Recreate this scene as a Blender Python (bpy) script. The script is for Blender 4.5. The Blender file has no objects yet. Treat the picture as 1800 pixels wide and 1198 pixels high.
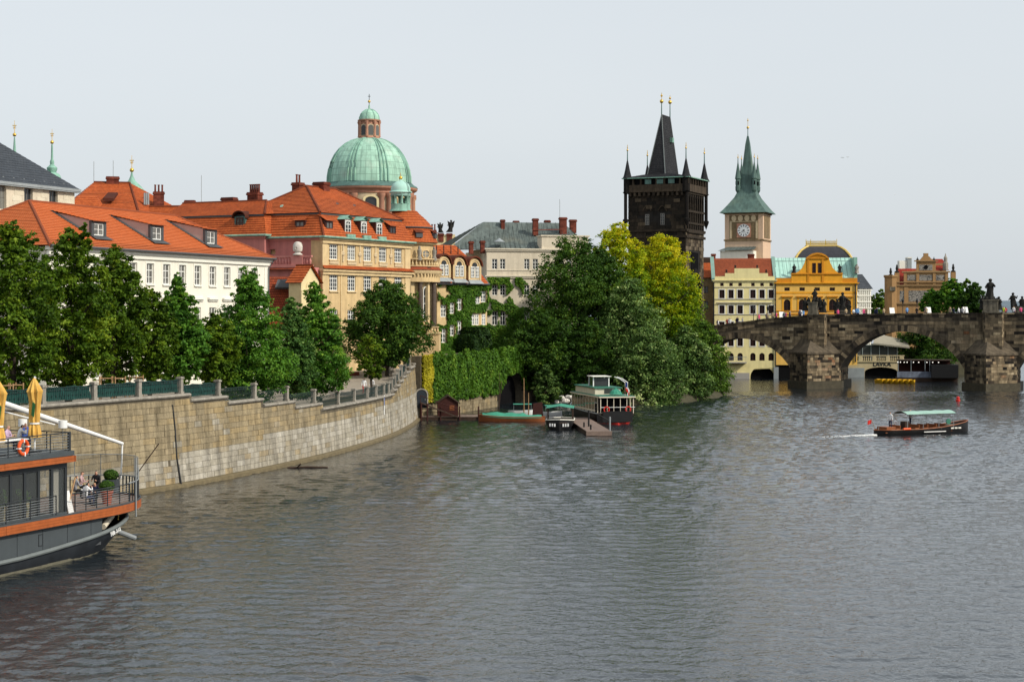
import bpy, math, random
import numpy as np
from mathutils import Vector, Matrix, noise
R = math.radians
random.seed(7); rng = np.random.default_rng(7)
sc = bpy.context.scene; col = sc.collection

# ---------------------------------------------------------------- camera, world, sun, exposure
FPX = 3000.0; YH = 548.0; CAM_H = 12.5          # focal length in photo pixels (1800 wide), horizon row, eye height over the water
cam_data = bpy.data.cameras.new('camera'); cam = bpy.data.objects.new('camera', cam_data); col.objects.link(cam)
cam_data.sensor_width = 36; cam_data.lens = 36 * FPX / 1800; cam_data.shift_y = -(599 - YH) / 1800
cam_data.clip_start = 0.5; cam_data.clip_end = 9000
cam.location = (0, 0, CAM_H); cam.rotation_euler = (R(90), 0, 0)
sc.camera = cam
SUN_EL, SUN_AZ = 37.0, 30.0                      # the sun stands over the river to the right, a little behind the viewer
sun_dir = Vector((math.cos(R(SUN_EL)) * math.cos(R(SUN_AZ)), -math.cos(R(SUN_EL)) * math.sin(R(SUN_AZ)), math.sin(R(SUN_EL))))
w = bpy.data.worlds.new('World'); sc.world = w; w.use_nodes = True
nt = w.node_tree; bg = nt.nodes['Background']
sky = nt.nodes.new('ShaderNodeTexSky'); sky.sky_type = 'NISHITA'; sky.sun_disc = False
sky.sun_elevation = R(SUN_EL); sky.sun_rotation = math.atan2(sun_dir.x, sun_dir.y)
sky.dust_density = 4.0; sky.air_density = 1.0; sky.ozone_density = 1.0; sky.altitude = 200
hsv = nt.nodes.new('ShaderNodeHueSaturation'); hsv.inputs['Saturation'].default_value = 0.5
veil = nt.nodes.new('ShaderNodeMix'); veil.data_type = 'RGBA'; veil.inputs[0].default_value = 0.68
tcw = nt.nodes.new('ShaderNodeTexCoord'); mpw = nt.nodes.new('ShaderNodeMapping'); mpw.inputs['Scale'].default_value = (1, 1, 4)
nzw = nt.nodes.new('ShaderNodeTexNoise'); nzw.inputs['Scale'].default_value = 1.6; nzw.inputs['Detail'].default_value = 4
rmw = nt.nodes.new('ShaderNodeMix'); rmw.data_type = 'RGBA'
rmw.inputs[6].default_value = (6.55, 7.2, 7.75, 1); rmw.inputs[7].default_value = (7.7, 8.1, 8.35, 1)   # thin even cloud, same scale as the sky
nt.links.new(tcw.outputs['Generated'], mpw.inputs['Vector']); nt.links.new(mpw.outputs[0], nzw.inputs['Vector'])
nt.links.new(nzw.outputs['Fac'], rmw.inputs[0])
nt.links.new(sky.outputs[0], hsv.inputs['Color']); nt.links.new(hsv.outputs[0], veil.inputs[6]); nt.links.new(rmw.outputs[2], veil.inputs[7])
nt.links.new(veil.outputs[2], bg.inputs['Color']); bg.inputs['Strength'].default_value = 0.122
sl = bpy.data.lights.new('sun', 'SUN'); sl.energy = 3.4; sl.angle = R(2.5); sl.color = (1.0, 0.93, 0.80)
so = bpy.data.objects.new('sun', sl); col.objects.link(so); so.rotation_euler = sun_dir.to_track_quat('Z', 'Y').to_euler(); so.location = (200, -50, 200)
sc.view_settings.view_transform = 'Standard'; sc.view_settings.look = 'None'; sc.view_settings.gamma = 1; sc.view_settings.exposure = 0.0
sc.view_settings.use_curve_mapping = False
sc.render.engine = 'CYCLES'; sc.cycles.use_denoising = True
sc.cycles.max_bounces = 6; sc.cycles.diffuse_bounces = 2; sc.cycles.glossy_bounces = 3; sc.cycles.transmission_bounces = 4; sc.cycles.transparent_max_bounces = 8
sc.cycles.caustics_reflective = False; sc.cycles.caustics_refractive = False

# ---------------------------------------------------------------- helpers
def W(px, py, Y):                                # photo pixel + real distance -> world point
    return Vector(((px - 900) * Y / FPX, Y, CAM_H - (py - YH) * Y / FPX))
def XP(px, Y): return (px - 900) * Y / FPX
def ZP(py, Y): return CAM_H - (py - YH) * Y / FPX

class MB:
    def __init__(s): s.v = []; s.f = []; s.uv = []; s.a = []
    def add(s, vs, fs, uv=None, a=0.0):
        n = len(s.v); s.v += [tuple(p) for p in vs]
        for k, f in enumerate(fs):
            s.f.append(tuple(i + n for i in f)); s.uv.append(uv[k] if uv else None); s.a.append(a)
        return s
    def quad(s, *p, uv=None, a=0.0): return s.add(p, [tuple(range(len(p)))], [uv] if uv else None, a)
    def box(s, x0, x1, y0, y1, z0, z1, a=0.0):
        return s.hexa([(x0, y0, z0), (x1, y0, z0), (x1, y1, z0), (x0, y1, z0), (x0, y0, z1), (x1, y0, z1), (x1, y1, z1), (x0, y1, z1)], a)
    def hexa(s, p, a=0.0):
        return s.add(p, [(0, 3, 2, 1), (4, 5, 6, 7), (0, 1, 5, 4), (1, 2, 6, 5), (2, 3, 7, 6), (3, 0, 4, 7)], None, a)
    def cbox(s, c, d, rz=0.0, a=0.0):            # centred box turned round z
        ca, sa = math.cos(rz), math.sin(rz); P = []
        for z in (-1, 1):
            for x, y in ((-1, -1), (1, -1), (1, 1), (-1, 1)):
                X, Yy = x * d[0] / 2, y * d[1] / 2
                P.append((c[0] + X * ca - Yy * sa, c[1] + X * sa + Yy * ca, c[2] + z * d[2] / 2))
        return s.hexa(P, a)
    def prism_y(s, poly, y0, y1, a=0.0):         # poly in x,z, extruded along y
        n = len(poly); vs = [(x, y0, z) for x, z in poly] + [(x, y1, z) for x, z in poly]
        fs = [tuple(range(n)), tuple(range(2 * n - 1, n - 1, -1))] + [(i, n + i, n + (i + 1) % n, (i + 1) % n) for i in range(n)]
        return s.add(vs, fs, None, a)
    def prism_z(s, poly, z0, z1, a=0.0):
        n = len(poly); vs = [(x, y, z0) for x, y in poly] + [(x, y, z1) for x, y in poly]
        fs = [tuple(range(n - 1, -1, -1)), tuple(range(n, 2 * n))] + [(i, (i + 1) % n, n + (i + 1) % n, n + i) for i in range(n)]
        return s.add(vs, fs, None, a)
    def lathe(s, prof, n=16, c=(0, 0), a0=0.0, a1=2 * math.pi, sx=1.0, sy=1.0, a=0.0):
        full = abs(a1 - a0 - 2 * math.pi) < 1e-6; m = n if full else n + 1; vs = []
        for r, z in prof:
            for i in range(m):
                t = a0 + (a1 - a0) * i / n; vs.append((c[0] + r * math.cos(t) * sx, c[1] + r * math.sin(t) * sy, z))
        fs = []; uv = []; L = 0.0
        for j in range(len(prof) - 1):
            dl = math.hypot(prof[j + 1][0] - prof[j][0], prof[j + 1][1] - prof[j][1])
            for i in range(n):
                k = (i + 1) % m; fs.append((j * m + i, j * m + k, (j + 1) * m + k, (j + 1) * m + i))
                u0, u1 = i / n, (i + 1) / n; uv.append([(u0, L), (u1, L), (u1, L + dl), (u0, L + dl)])
            L += dl
        if full and prof[0][0] > 1e-4: fs.append(tuple(range(m - 1, -1, -1))); uv.append(None)
        if full and prof[-1][0] > 1e-4: fs.append(tuple((len(prof) - 1) * m + i for i in range(m))); uv.append(None)
        return s.add(vs, fs, uv, a)
    def tube(s, pts, r, n=6, a=0.0):
        pts = [Vector(p) for p in pts]; rs = r if isinstance(r, (list, tuple)) else [r] * len(pts); vs = []
        for i, p in enumerate(pts):
            d = (pts[min(i + 1, len(pts) - 1)] - pts[max(i - 1, 0)]).normalized()
            u = d.cross(Vector((0, 0, 1)) if abs(d.z) < 0.95 else Vector((1, 0, 0))).normalized(); v = d.cross(u)
            for k in range(n):
                t = 2 * math.pi * k / n; vs.append(p + (u * math.cos(t) + v * math.sin(t)) * rs[i])
        fs = [(i * n + k, i * n + (k + 1) % n, (i + 1) * n + (k + 1) % n, (i + 1) * n + k) for i in range(len(pts) - 1) for k in range(n)]
        fs += [tuple(range(n - 1, -1, -1)), tuple((len(pts) - 1) * n + k for k in range(n))]
        return s.add(vs, fs, None, a)
    def loft(s, rows, caps=True, a=0.0):
        n = len(rows[0]); vs = [p for r_ in rows for p in r_]
        fs = [(i * n + k, i * n + k + 1, (i + 1) * n + k + 1, (i + 1) * n + k) for i in range(len(rows) - 1) for k in range(n - 1)]
        if caps: fs += [tuple(range(n - 1, -1, -1)), tuple((len(rows) - 1) * n + k for k in range(n))]
        return s.add(vs, fs, None, a)
    def ball(s, c, r, n=10, m=7, sz=1.0, a=0.0):
        return s.lathe([(max(1e-5, r * math.sin(math.pi * j / m)), c[2] - r * sz * math.cos(math.pi * j / m)) for j in range(m + 1)], n, (c[0], c[1]), a=a)
    def courses(s, bl, br, tr, tl, n, lift=0.05):    # sloping roof field laid in n stepped courses
        bl, br, tr, tl = (Vector(p) for p in (bl, br, tr, tl))
        e = (br - bl) if (br - bl).length > 0.01 else (tr - tl)
        nrm = e.cross((tl + tr) / 2 - (bl + br) / 2).normalized()
        if nrm.z < 0: nrm = -nrm
        ud = e.normalized(); hgt = ((tl + tr) / 2 - (bl + br) / 2).length
        for i in range(n):
            t0, t1 = i / n, (i + 1) / n; up = nrm * lift
            a, b = bl.lerp(tl, t0) + up, br.lerp(tr, t0) + up; d, c_ = bl.lerp(tl, t1), br.lerp(tr, t1)
            a0, b0 = a - up * 1.4, b - up * 1.4; U = lambda p: (p - bl).dot(ud)
            s.quad(a, b, c_, d, uv=[(U(a), t0 * hgt), (U(b), t0 * hgt), (U(c_), t1 * hgt), (U(d), t1 * hgt)])
            s.quad(a0, b0, b, a, uv=[(U(a), t0 * hgt), (U(b), t0 * hgt), (U(b), t0 * hgt), (U(a), t0 * hgt)])
        return s
    def mesh(s, name, mat, smooth=False):
        me = bpy.data.meshes.new(name); me.from_pydata(s.v, [], s.f)
        if any(u is not None for u in s.uv):
            lay = me.uv_layers.new(name='UVMap'); flat = []
            for f, u in zip(s.f, s.uv):
                flat += [c for p in (u if u else [(0, 0)] * len(f)) for c in p]
            lay.data.foreach_set('uv', flat)
        if any(s.a):
            at = me.attributes.new('rnd', 'FLOAT', 'FACE'); at.data.foreach_set('value', s.a)
        for m in (mat if isinstance(mat, (list, tuple)) else [mat]): me.materials.append(m)
        if smooth:
            me.polygons.foreach_set('use_smooth', [True] * len(me.polygons)); me.set_sharp_from_angle(angle=R(38))
        return me
    def build(s, name, mat, parent=None, smooth=False, world=False):
        if world and parent is not None:
            M = wmat(parent).inverted(); s.v = [tuple(M @ Vector(p)) for p in s.v]
        return link(name, s.mesh(name, mat, smooth), parent)

def wmat(o):
    M = Matrix.LocRotScale(o.location, o.rotation_euler, o.scale)
    return wmat(o.parent) @ M if o.parent else M
def link(name, data, parent=None, loc=None, rz=None):
    o = bpy.data.objects.new(name, data); col.objects.link(o)
    if parent is not None: o.parent = parent
    if loc is not None: o.location = loc
    if rz is not None: o.rotation_euler = (0, 0, rz)
    return o
def tag(o, label, cat, group=None, kind=None):
    o['label'] = label; o['category'] = cat
    if group: o['group'] = group
    if kind: o['kind'] = kind
    return o
def thing(name, label, cat, loc=(0, 0, 0), rz=0.0, group=None):
    return tag(link(name, None, None, loc, rz), label, cat, group)
def struct(o): o['kind'] = 'structure'; return o
def stuff(o): o['kind'] = 'stuff'; return o

# ---------------------------------------------------------------- materials
def newmat(name):
    m = bpy.data.materials.new(name); m.use_nodes = True; t = m.node_tree
    return m, t, t.nodes['Principled BSDF']
def N(t, typ, **kw):
    n = t.nodes.new(typ)
    for k, v in kw.items():
        if k in n.inputs: n.inputs[k].default_value = v
        else: setattr(n, k, v)
    return n
def mixc(t, fac, a, b, mode='MIX'):
    m = N(t, 'ShaderNodeMix', data_type='RGBA', blend_type=mode)
    for sock, v in ((m.inputs[0], fac), (m.inputs[6], a), (m.inputs[7], b)):
        if isinstance(v, (int, float)): sock.default_value = v
        elif isinstance(v, (tuple, list)): sock.default_value = (*v[:3], 1)
        else: t.links.new(v, sock)
    return m.outputs[2]
def ramp(t, fac, stops, interp='LINEAR'):
    r = N(t, 'ShaderNodeValToRGB'); r.color_ramp.interpolation = interp; e = r.color_ramp.elements
    while len(e) < len(stops): e.new(0.5)
    for el, (p, c) in zip(e, stops): el.position = p; el.color = (*c, 1) if len(c) == 3 else c
    t.links.new(fac, r.inputs[0]); return r.outputs[0]
def g(v): return (v, v, v)
def mapped(t, coord, scale):
    tc = N(t, 'ShaderNodeTexCoord'); mp = N(t, 'ShaderNodeMapping'); mp.inputs['Scale'].default_value = scale
    t.links.new(tc.outputs[coord], mp.inputs['Vector']); return mp.outputs[0]
def wear(t, base, var, scale, streak, coord='Object'):
    n1 = N(t, 'ShaderNodeTexNoise', Scale=scale, Detail=7.0, Roughness=0.62); t.links.new(mapped(t, coord, (1, 1, 1)), n1.inputs['Vector'])
    c = mixc(t, 1.0, base, ramp(t, n1.outputs['Fac'], [(0.28, g(1 - var)), (0.72, g(1 + var * 0.35))]), 'MULTIPLY')
    if streak:
        n2 = N(t, 'ShaderNodeTexNoise', Scale=1.0, Detail=5.0, Roughness=0.6); t.links.new(mapped(t, coord, (1.6, 1.6, 0.16)), n2.inputs['Vector'])
        c = mixc(t, 1.0, c, ramp(t, n2.outputs['Fac'], [(0.36, g(1 - streak)), (0.6, g(1.0))]), 'MULTIPLY')
    return c, n1.outputs['Fac']
def pmat(name, colr, rough=0.85, var=0.18, scale=1.2, streak=0.0, bump=0.0, bscale=18.0, metal=0.0, spec=0.3):
    m, t, b = newmat(name); b.inputs['Roughness'].default_value = rough; b.inputs['Metallic'].default_value = metal
    b.inputs['Specular IOR Level'].default_value = spec
    c, f = wear(t, colr, var, scale, streak); t.links.new(c, b.inputs['Base Color'])
    if bump:
        nb = N(t, 'ShaderNodeTexNoise', Scale=bscale, Detail=5.0); t.links.new(mapped(t, 'Object', (1, 1, 1)), nb.inputs['Vector'])
        bp = N(t, 'ShaderNodeBump', Strength=bump, Distance=0.05); t.links.new(nb.outputs['Fac'], bp.inputs['Height']); t.links.new(bp.outputs[0], b.inputs['Normal'])
    return m
def tilemat(name, c1, c2, dark, tw=0.22, th=0.33, var=0.25, swirl=0.8):
    m, t, b = newmat(name); b.inputs['Roughness'].default_value = 0.8; b.inputs['Specular IOR Level'].default_value = 0.25
    tc = N(t, 'ShaderNodeTexCoord')
    br = N(t, 'ShaderNodeTexBrick', offset=0.5, squash=1.0); br.inputs['Scale'].default_value = 1.0
    for k, v in (('Brick Width', tw), ('Row Height', th), ('Mortar Size', 0.012), ('Bias', 0.0)): br.inputs[k].default_value = v
    br.inputs['Color1'].default_value = (*c1, 1); br.inputs['Color2'].default_value = (*c2, 1); br.inputs['Mortar'].default_value = (*dark, 1)
    t.links.new(tc.outputs['UV'], br.inputs['Vector'])
    c, f = wear(t, br.outputs['Color'], var, 0.5, 0.0)
    n3 = N(t, 'ShaderNodeTexNoise', Scale=2.5, Detail=8.0, Roughness=0.7); t.links.new(tc.outputs['Object'], n3.inputs['Vector'])
    c = mixc(t, 1.0, c, ramp(t, n3.outputs['Fac'], [(0.34, g(swirl)), (0.55, g(1.0))]), 'MULTIPLY')
    t.links.new(c, b.inputs['Base Color'])
    bp = N(t, 'ShaderNodeBump', Strength=0.6, Distance=0.04); t.links.new(br.outputs['Fac'], bp.inputs['Height']); bp.invert = True
    t.links.new(bp.outputs[0], b.inputs['Normal']); return m
def stonemat(name, stops, var=0.35, streak=0.3, island=False, rough=0.9):
    m, t, b = newmat(name); b.inputs['Roughness'].default_value = rough; b.inputs['Specular IOR Level'].default_value = 0.2
    if island: src = N(t, 'ShaderNodeNewGeometry').outputs['Random Per Island']
    else: src = N(t, 'ShaderNodeAttribute', attribute_name='rnd').outputs['Fac']
    c, f = wear(t, ramp(t, src, stops), var, 1.7, streak)
    n3 = N(t, 'ShaderNodeTexNoise', Scale=9.0, Detail=6.0, Roughness=0.7); t.links.new(mapped(t, 'Object', (1, 1, 1)), n3.inputs['Vector'])
    c = mixc(t, 1.0, c, ramp(t, n3.outputs['Fac'], [(0.3, g(0.72)), (0.65, g(1.08))]), 'MULTIPLY')
    t.links.new(c, b.inputs['Base Color'])
    bp = N(t, 'ShaderNodeBump', Strength=0.5, Distance=0.03); t.links.new(n3.outputs['Fac'], bp.inputs['Height']); t.links.new(bp.outputs[0], b.inputs['Normal']); return m
def leafmat(name, stops, trans=0.35, rough=0.55):
    m, t, b = newmat(name); b.inputs['Roughness'].default_value = rough; b.inputs['Specular IOR Level'].default_value = 0.12
    c = ramp(t, N(t, 'ShaderNodeAttribute', attribute_name='rnd').outputs['Fac'], stops); t.links.new(c, b.inputs['Base Color'])
    tr = N(t, 'ShaderNodeBsdfTranslucent'); t.links.new(mixc(t, 1.0, c, (1.25, 1.15, 0.5), 'MULTIPLY'), tr.inputs['Color'])
    ms = N(t, 'ShaderNodeMixShader'); ms.inputs[0].default_value = trans; out = t.nodes['Material Output']
    t.links.new(b.outputs[0], ms.inputs[1]); t.links.new(tr.outputs[0], ms.inputs[2]); t.links.new(ms.outputs[0], out.inputs['Surface']); return m
def coppermat(name, c=(0.20, 0.42, 0.33), seam=True, us=48.0, vs=0.9, mott=1.0):
    m, t, b = newmat(name); b.inputs['Roughness'].default_value = 0.7; b.inputs['Specular IOR Level'].default_value = 0.3
    tc = N(t, 'ShaderNodeTexCoord'); base = c
    if seam:
        mp = N(t, 'ShaderNodeMapping'); mp.inputs['Scale'].default_value = (us, vs, 1); t.links.new(tc.outputs['UV'], mp.inputs['Vector'])
        br = N(t, 'ShaderNodeTexBrick', offset=0.0); br.inputs['Scale'].default_value = 1.0
        for k, v in (('Brick Width', 1.0), ('Row Height', 1.0), ('Mortar Size', 0.035)): br.inputs[k].default_value = v
        br.inputs['Color1'].default_value = (*c, 1); br.inputs['Color2'].default_value = (*[x * 0.88 for x in c], 1); br.inputs['Mortar'].default_value = (*[x * 0.5 for x in c], 1)
        t.links.new(mp.outputs[0], br.inputs['Vector']); base = br.outputs['Color']
    cc, f = wear(t, base, 0.28 * mott, 0.55, 0.35 * mott)
    n4 = N(t, 'ShaderNodeTexNoise', Scale=0.35, Detail=5.0); t.links.new(tc.outputs['Object'], n4.inputs['Vector'])
    cc = mixc(t, ramp(t, n4.outputs['Fac'], [(0.55, g(0)), (0.75, g(0.35 * mott))]), cc, [min(0.6, x * 1.25) for x in (c[0] * 1.25, c[1], c[2] * 0.8)])
    t.links.new(cc, b.inputs['Base Color']); return m

M = {}
M['white_plaster'] = pmat('white_plaster', (0.80, 0.76, 0.66), var=0.06, streak=0.06)
M['white_trim'] = pmat('white_trim', (0.80, 0.78, 0.70), var=0.06)
M['tan_plaster'] = pmat('tan_plaster', (0.66, 0.48, 0.25), var=0.22, streak=0.16)
M['tan_trim'] = pmat('tan_trim', (0.68, 0.51, 0.28), var=0.2, streak=0.15)
M['tan_ornament'] = pmat('tan_ornament', (0.62, 0.49, 0.31), var=0.3, scale=5.0, bump=0.5)
M['pink_plaster'] = pmat('pink_plaster', (0.52, 0.20, 0.18), var=0.15, streak=0.18)
M['pink_trim'] = pmat('pink_trim', (0.58, 0.24, 0.21), var=0.14, streak=0.1)
M['cream_plaster'] = pmat('cream_plaster', (0.66, 0.58, 0.45), var=0.1, streak=0.16)
M['cream_trim'] = pmat('cream_trim', (0.68, 0.61, 0.48), var=0.1, streak=0.1)
M['cream_ashlar'] = stonemat('cream_ashlar', [(0.0, (0.68, 0.61, 0.47)), (1.0, (0.77, 0.70, 0.55))], var=0.08, streak=0.05, island=True)
M['tile'] = tilemat('red_tile', (0.54, 0.125, 0.03), (0.43, 0.09, 0.022), (0.16, 0.035, 0.012))
M['tile_new'] = tilemat('orange_tile', (0.60, 0.165, 0.05), (0.54, 0.14, 0.04), (0.24, 0.06, 0.022), var=0.06, swirl=0.94)
M['tile_old'] = tilemat('old_tile', (0.32, 0.06, 0.02), (0.22, 0.045, 0.018), (0.08, 0.02, 0.01))
M['slate'] = tilemat('slate', (0.050, 0.060, 0.075), (0.065, 0.075, 0.09), (0.025, 0.03, 0.035), tw=0.5, th=0.3, var=0.2)
M['black_slate'] = tilemat('black_slate', (0.020, 0.021, 0.025), (0.032, 0.032, 0.036), (0.008, 0.008, 0.01), tw=0.3, th=0.3, var=0.4)
M['grey_sheet'] = coppermat('grey_sheet_roof', (0.125, 0.155, 0.145), us=1.6, vs=0.12)
M['copper'] = coppermat('copper_dome', (0.40, 0.66, 0.52), mott=0.8)
M['copper_roof'] = coppermat('copper_roof', (0.42, 0.68, 0.59), us=1.1, vs=0.15, mott=0.3)
M['copper_plain'] = coppermat('copper_plain', (0.26, 0.48, 0.38), seam=False)
M['copper_dark'] = coppermat('copper_dark', (0.10, 0.19, 0.17), seam=False)
M['lead'] = pmat('lead_sheet', (0.07, 0.075, 0.08), rough=0.6)
M['zinc'] = pmat('zinc', (0.30, 0.33, 0.34), rough=0.5)
M['gold'] = pmat('gold_leaf', (0.75, 0.48, 0.10), rough=0.35, metal=0.8, var=0.1)
M['brick_red'] = stonemat('chimney_brick', [(0.0, (0.14, 0.035, 0.022)), (1.0, (0.24, 0.065, 0.04))], island=True, var=0.4)
M['frame_white'] = pmat('white_window_frame', (0.74, 0.74, 0.70), rough=0.5, var=0.06)
M['frame_brown'] = pmat('brown_window_frame', (0.055, 0.02, 0.016), rough=0.5, var=0.1)
M['frame_grey'] = pmat('grey_window_frame', (0.20, 0.19, 0.17), rough=0.5, var=0.1)
m_, t_, b_ = newmat('window_glass'); t_.links.new(ramp(t_, N(t_, 'ShaderNodeObjectInfo').outputs['Random'], [(0.0, (0.010, 0.012, 0.014)), (0.5, (0.022, 0.025, 0.028)), (0.72, (0.05, 0.052, 0.05)), (1.0, (0.20, 0.195, 0.175))]), b_.inputs['Base Color']); b_.inputs['Roughness'].default_value = 0.06; b_.inputs['Specular IOR Level'].default_value = 0.5
M['glass'] = m_
m_, t_, b_ = newmat('curtained_glass'); b_.inputs['Roughness'].default_value = 0.12
c_, f_ = wear(t_, (0.16, 0.155, 0.14), 0.75, 1.3, 0.0); t_.links.new(c_, b_.inputs['Base Color']); M['glass_curtain'] = m_
m_, t_, b_ = newmat('clear_glass'); b_.inputs['Base Color'].default_value = (0.10, 0.11, 0.11, 1); b_.inputs['Roughness'].default_value = 0.02
b_.inputs['Alpha'].default_value = 0.3; M['clear_glass'] = m_
m_, t_, b_ = newmat('dark_old_glass'); b_.inputs['Base Color'].default_value = (0.018, 0.011, 0.010, 1); b_.inputs['Roughness'].default_value = 0.25; b_.inputs['Specular IOR Level'].default_value = 0.12; M['glass_dark'] = m_
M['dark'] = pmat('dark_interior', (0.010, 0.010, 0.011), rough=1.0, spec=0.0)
M['black_metal'] = pmat('black_metal', (0.016, 0.018, 0.020), rough=0.45, var=0.15)
M['green_iron'] = pmat('green_iron_railing', (0.018, 0.038, 0.036), rough=0.5, var=0.25)
M['net_green'] = pmat('green_netting', (0.012, 0.070, 0.060), rough=0.8, var=0.3, scale=3)
M['granite'] = pmat('granite', (0.36, 0.33, 0.28), var=0.35, scale=3, streak=0.3, bump=0.3)
M['stone_wall'] = stonemat('quay_stone', [(0.0, (0.20, 0.155, 0.095)), (0.18, (0.29, 0.23, 0.14)), (0.4, (0.38, 0.31, 0.195)), (0.52, (0.43, 0.32, 0.165)), (0.62, (0.42, 0.38, 0.30)), (0.85, (0.50, 0.455, 0.37)), (1.0, (0.57, 0.53, 0.45))], var=0.3, streak=0.45)
M['mortar'] = pmat('mortar', (0.15, 0.125, 0.085), var=0.4, scale=2, streak=0.3)
M['wet_stone'] = pmat('wet_footing_stone', (0.17, 0.135, 0.075), var=0.4, scale=2.2, bump=0.4, rough=0.7)
M['bridge_stone'] = stonemat('bridge_sandstone', [(0.0, (0.016, 0.014, 0.012)), (0.2, (0.07, 0.055, 0.04)), (0.45, (0.18, 0.14, 0.09)), (0.7, (0.33, 0.25, 0.155)), (0.88, (0.46, 0.365, 0.23)), (0.93, (0.26, 0.11, 0.05)), (1.0, (0.55, 0.44, 0.29))], var=0.45, streak=0.45)
M['bridge_mortar'] = pmat('bridge_core', (0.125, 0.098, 0.066), var=0.5, streak=0.4)
M['tower_stone'] = stonemat('tower_stone', [(0.0, (0.012, 0.010, 0.009)), (0.3, (0.022, 0.018, 0.014)), (0.6, (0.045, 0.034, 0.024)), (0.8, (0.085, 0.063, 0.043)), (0.92, (0.13, 0.10, 0.065)), (1.0, (0.20, 0.16, 0.11))], var=0.45, streak=0.4)
M['tower_core'] = pmat('tower_core', (0.018, 0.015, 0.013), var=0.5, streak=0.3)
M['statue'] = pmat('weathered_sandstone_statue', (0.022, 0.021, 0.018), var=0.6, scale=3, bump=0.4)
M['statue_base'] = pmat('statue_pedestal', (0.20, 0.175, 0.13), var=0.5, scale=2, streak=0.5)
M['bridge_footing'] = pmat('wet_bridge_footing', (0.07, 0.06, 0.038), var=0.5, scale=1.5, bump=0.4, rough=0.7)
M['paving'] = pmat('paving', (0.30, 0.26, 0.21), var=0.25, scale=1.5)
M['earth'] = pmat('earth', (0.06, 0.055, 0.03), var=0.4, scale=0.8, bump=0.4)
M['bark'] = pmat('bark', (0.05, 0.038, 0.026), var=0.4, scale=6, bump=0.5)
M['wood_new'] = pmat('pale_timber', (0.36, 0.22, 0.11), var=0.3, scale=4)
M['wood_dark'] = pmat('dark_timber', (0.05, 0.03, 0.02), var=0.4, scale=4)
M['red_wood'] = pmat('red_stained_timber', (0.05, 0.014, 0.011), var=0.3, scale=4)
M['deck_wood'] = pmat('grey_deck_timber', (0.22, 0.16, 0.13), var=0.3, scale=4)
# ---------------------------------------------------------------- water
m_, t_, b_ = newmat('river_water')
b_.inputs['Base Color'].default_value = (0.010, 0.015, 0.019, 1); b_.inputs['Roughness'].default_value = 0.04; b_.inputs['IOR'].default_value = 1.65
b_.inputs['Specular IOR Level'].default_value = 0.5
def wave(scale, sx, sy, det, rot):
    tc = N(t_, 'ShaderNodeTexCoord'); mp = N(t_, 'ShaderNodeMapping'); mp.inputs['Scale'].default_value = (sx, sy, 1); mp.inputs['Rotation'].default_value = (0, 0, R(rot))
    t_.links.new(tc.outputs['Object'], mp.inputs['Vector']); n = N(t_, 'ShaderNodeTexNoise', Scale=scale, Detail=det, Roughness=0.55); t_.links.new(mp.outputs[0], n.inputs['Vector']); return n.outputs['Fac']
def addh(a, b, k):
    m = N(t_, 'ShaderNodeMath', operation='MULTIPLY_ADD'); t_.links.new(b, m.inputs[0]); m.inputs[1].default_value = k; t_.links.new(a, m.inputs[2]); return m.outputs[0]
hgt = addh(wave(3.4, 1, 0.85, 3, -22), wave(8.0, 1, 0.9, 2, 33), 0.25)
bp_ = N(t_, 'ShaderNodeBump', Strength=1.0, Distance=0.05); t_.links.new(hgt, bp_.inputs['Height']); t_.links.new(bp_.outputs[0], b_.inputs['Normal'])
M['water'] = m_
# the surface itself: real waves in two patches of even grid, open level water round them
wr = np.random.default_rng(3); NW = 56; lam = np.exp(wr.uniform(math.log(0.33), math.log(2.4), NW)); dirs = R(62) + wr.normal(0, 0.75, NW); kx, ky = 2 * np.pi / lam * np.cos(dirs), 2 * np.pi / lam * np.sin(dirs); pha = wr.uniform(0, 6.28, NW)
amp = 0.0215 * lam / (2 * np.pi) * np.where(lam > 2.0, 0.7, 1.0)
def sea(X, Y, step):
    X0_, Y0_ = X + 0.35 * np.sin(Y * 0.21 + 0.9) + 0.25 * np.sin(X * 0.37), Y + 0.4 * np.sin(X * 0.17 + 1.3); h = np.zeros_like(X)
    for i in range(NW):
        if lam[i] > 2.3 * step: h += amp[i] * (1.4 if step > 0.2 else 1.0) * np.sin(kx[i] * X0_ + ky[i] * Y0_ + pha[i])
    gust = 0.95 + 0.30 * np.sin(X * 0.045 + Y * 0.028 + 1.0) + 0.25 * np.sin(X * -0.021 + Y * 0.061) + 0.2 * np.sin(X * 0.11 + Y * 0.037 + 2.2)
    return h * np.clip(gust, 0.45, 1.5)
wv, wf_ = [], []
for (xa, xb, ya, yb, st_) in ((-34, 36, 48, 112, 0.14), (-62, 98, 111.8, 268, 0.30)):
    nx, ny = int((xb - xa) / st_) + 1, int((yb - ya) / st_) + 1; gx, gy = np.meshgrid(np.linspace(xa, xb, nx), np.linspace(ya, yb, ny)); n0 = sum(len(q) for q in wv)
    wv.append(np.stack([gx.ravel(), gy.ravel(), sea(gx, gy, st_).ravel()], 1)); i0 = (np.arange(ny - 1)[:, None] * nx + np.arange(nx - 1)[None, :]).ravel() + n0
    wf_.append(np.stack([i0, i0 + 1, i0 + nx + 1, i0 + nx], 1))
n0 = sum(len(q) for q in wv); wv.append(np.array([(-900, -80, -0.22), (900, -80, -0.22), (900, 6000, -0.22), (-900, 6000, -0.22)], float)); wf_.append(np.array([[n0, n0 + 1, n0 + 2, n0 + 3]]))
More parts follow.
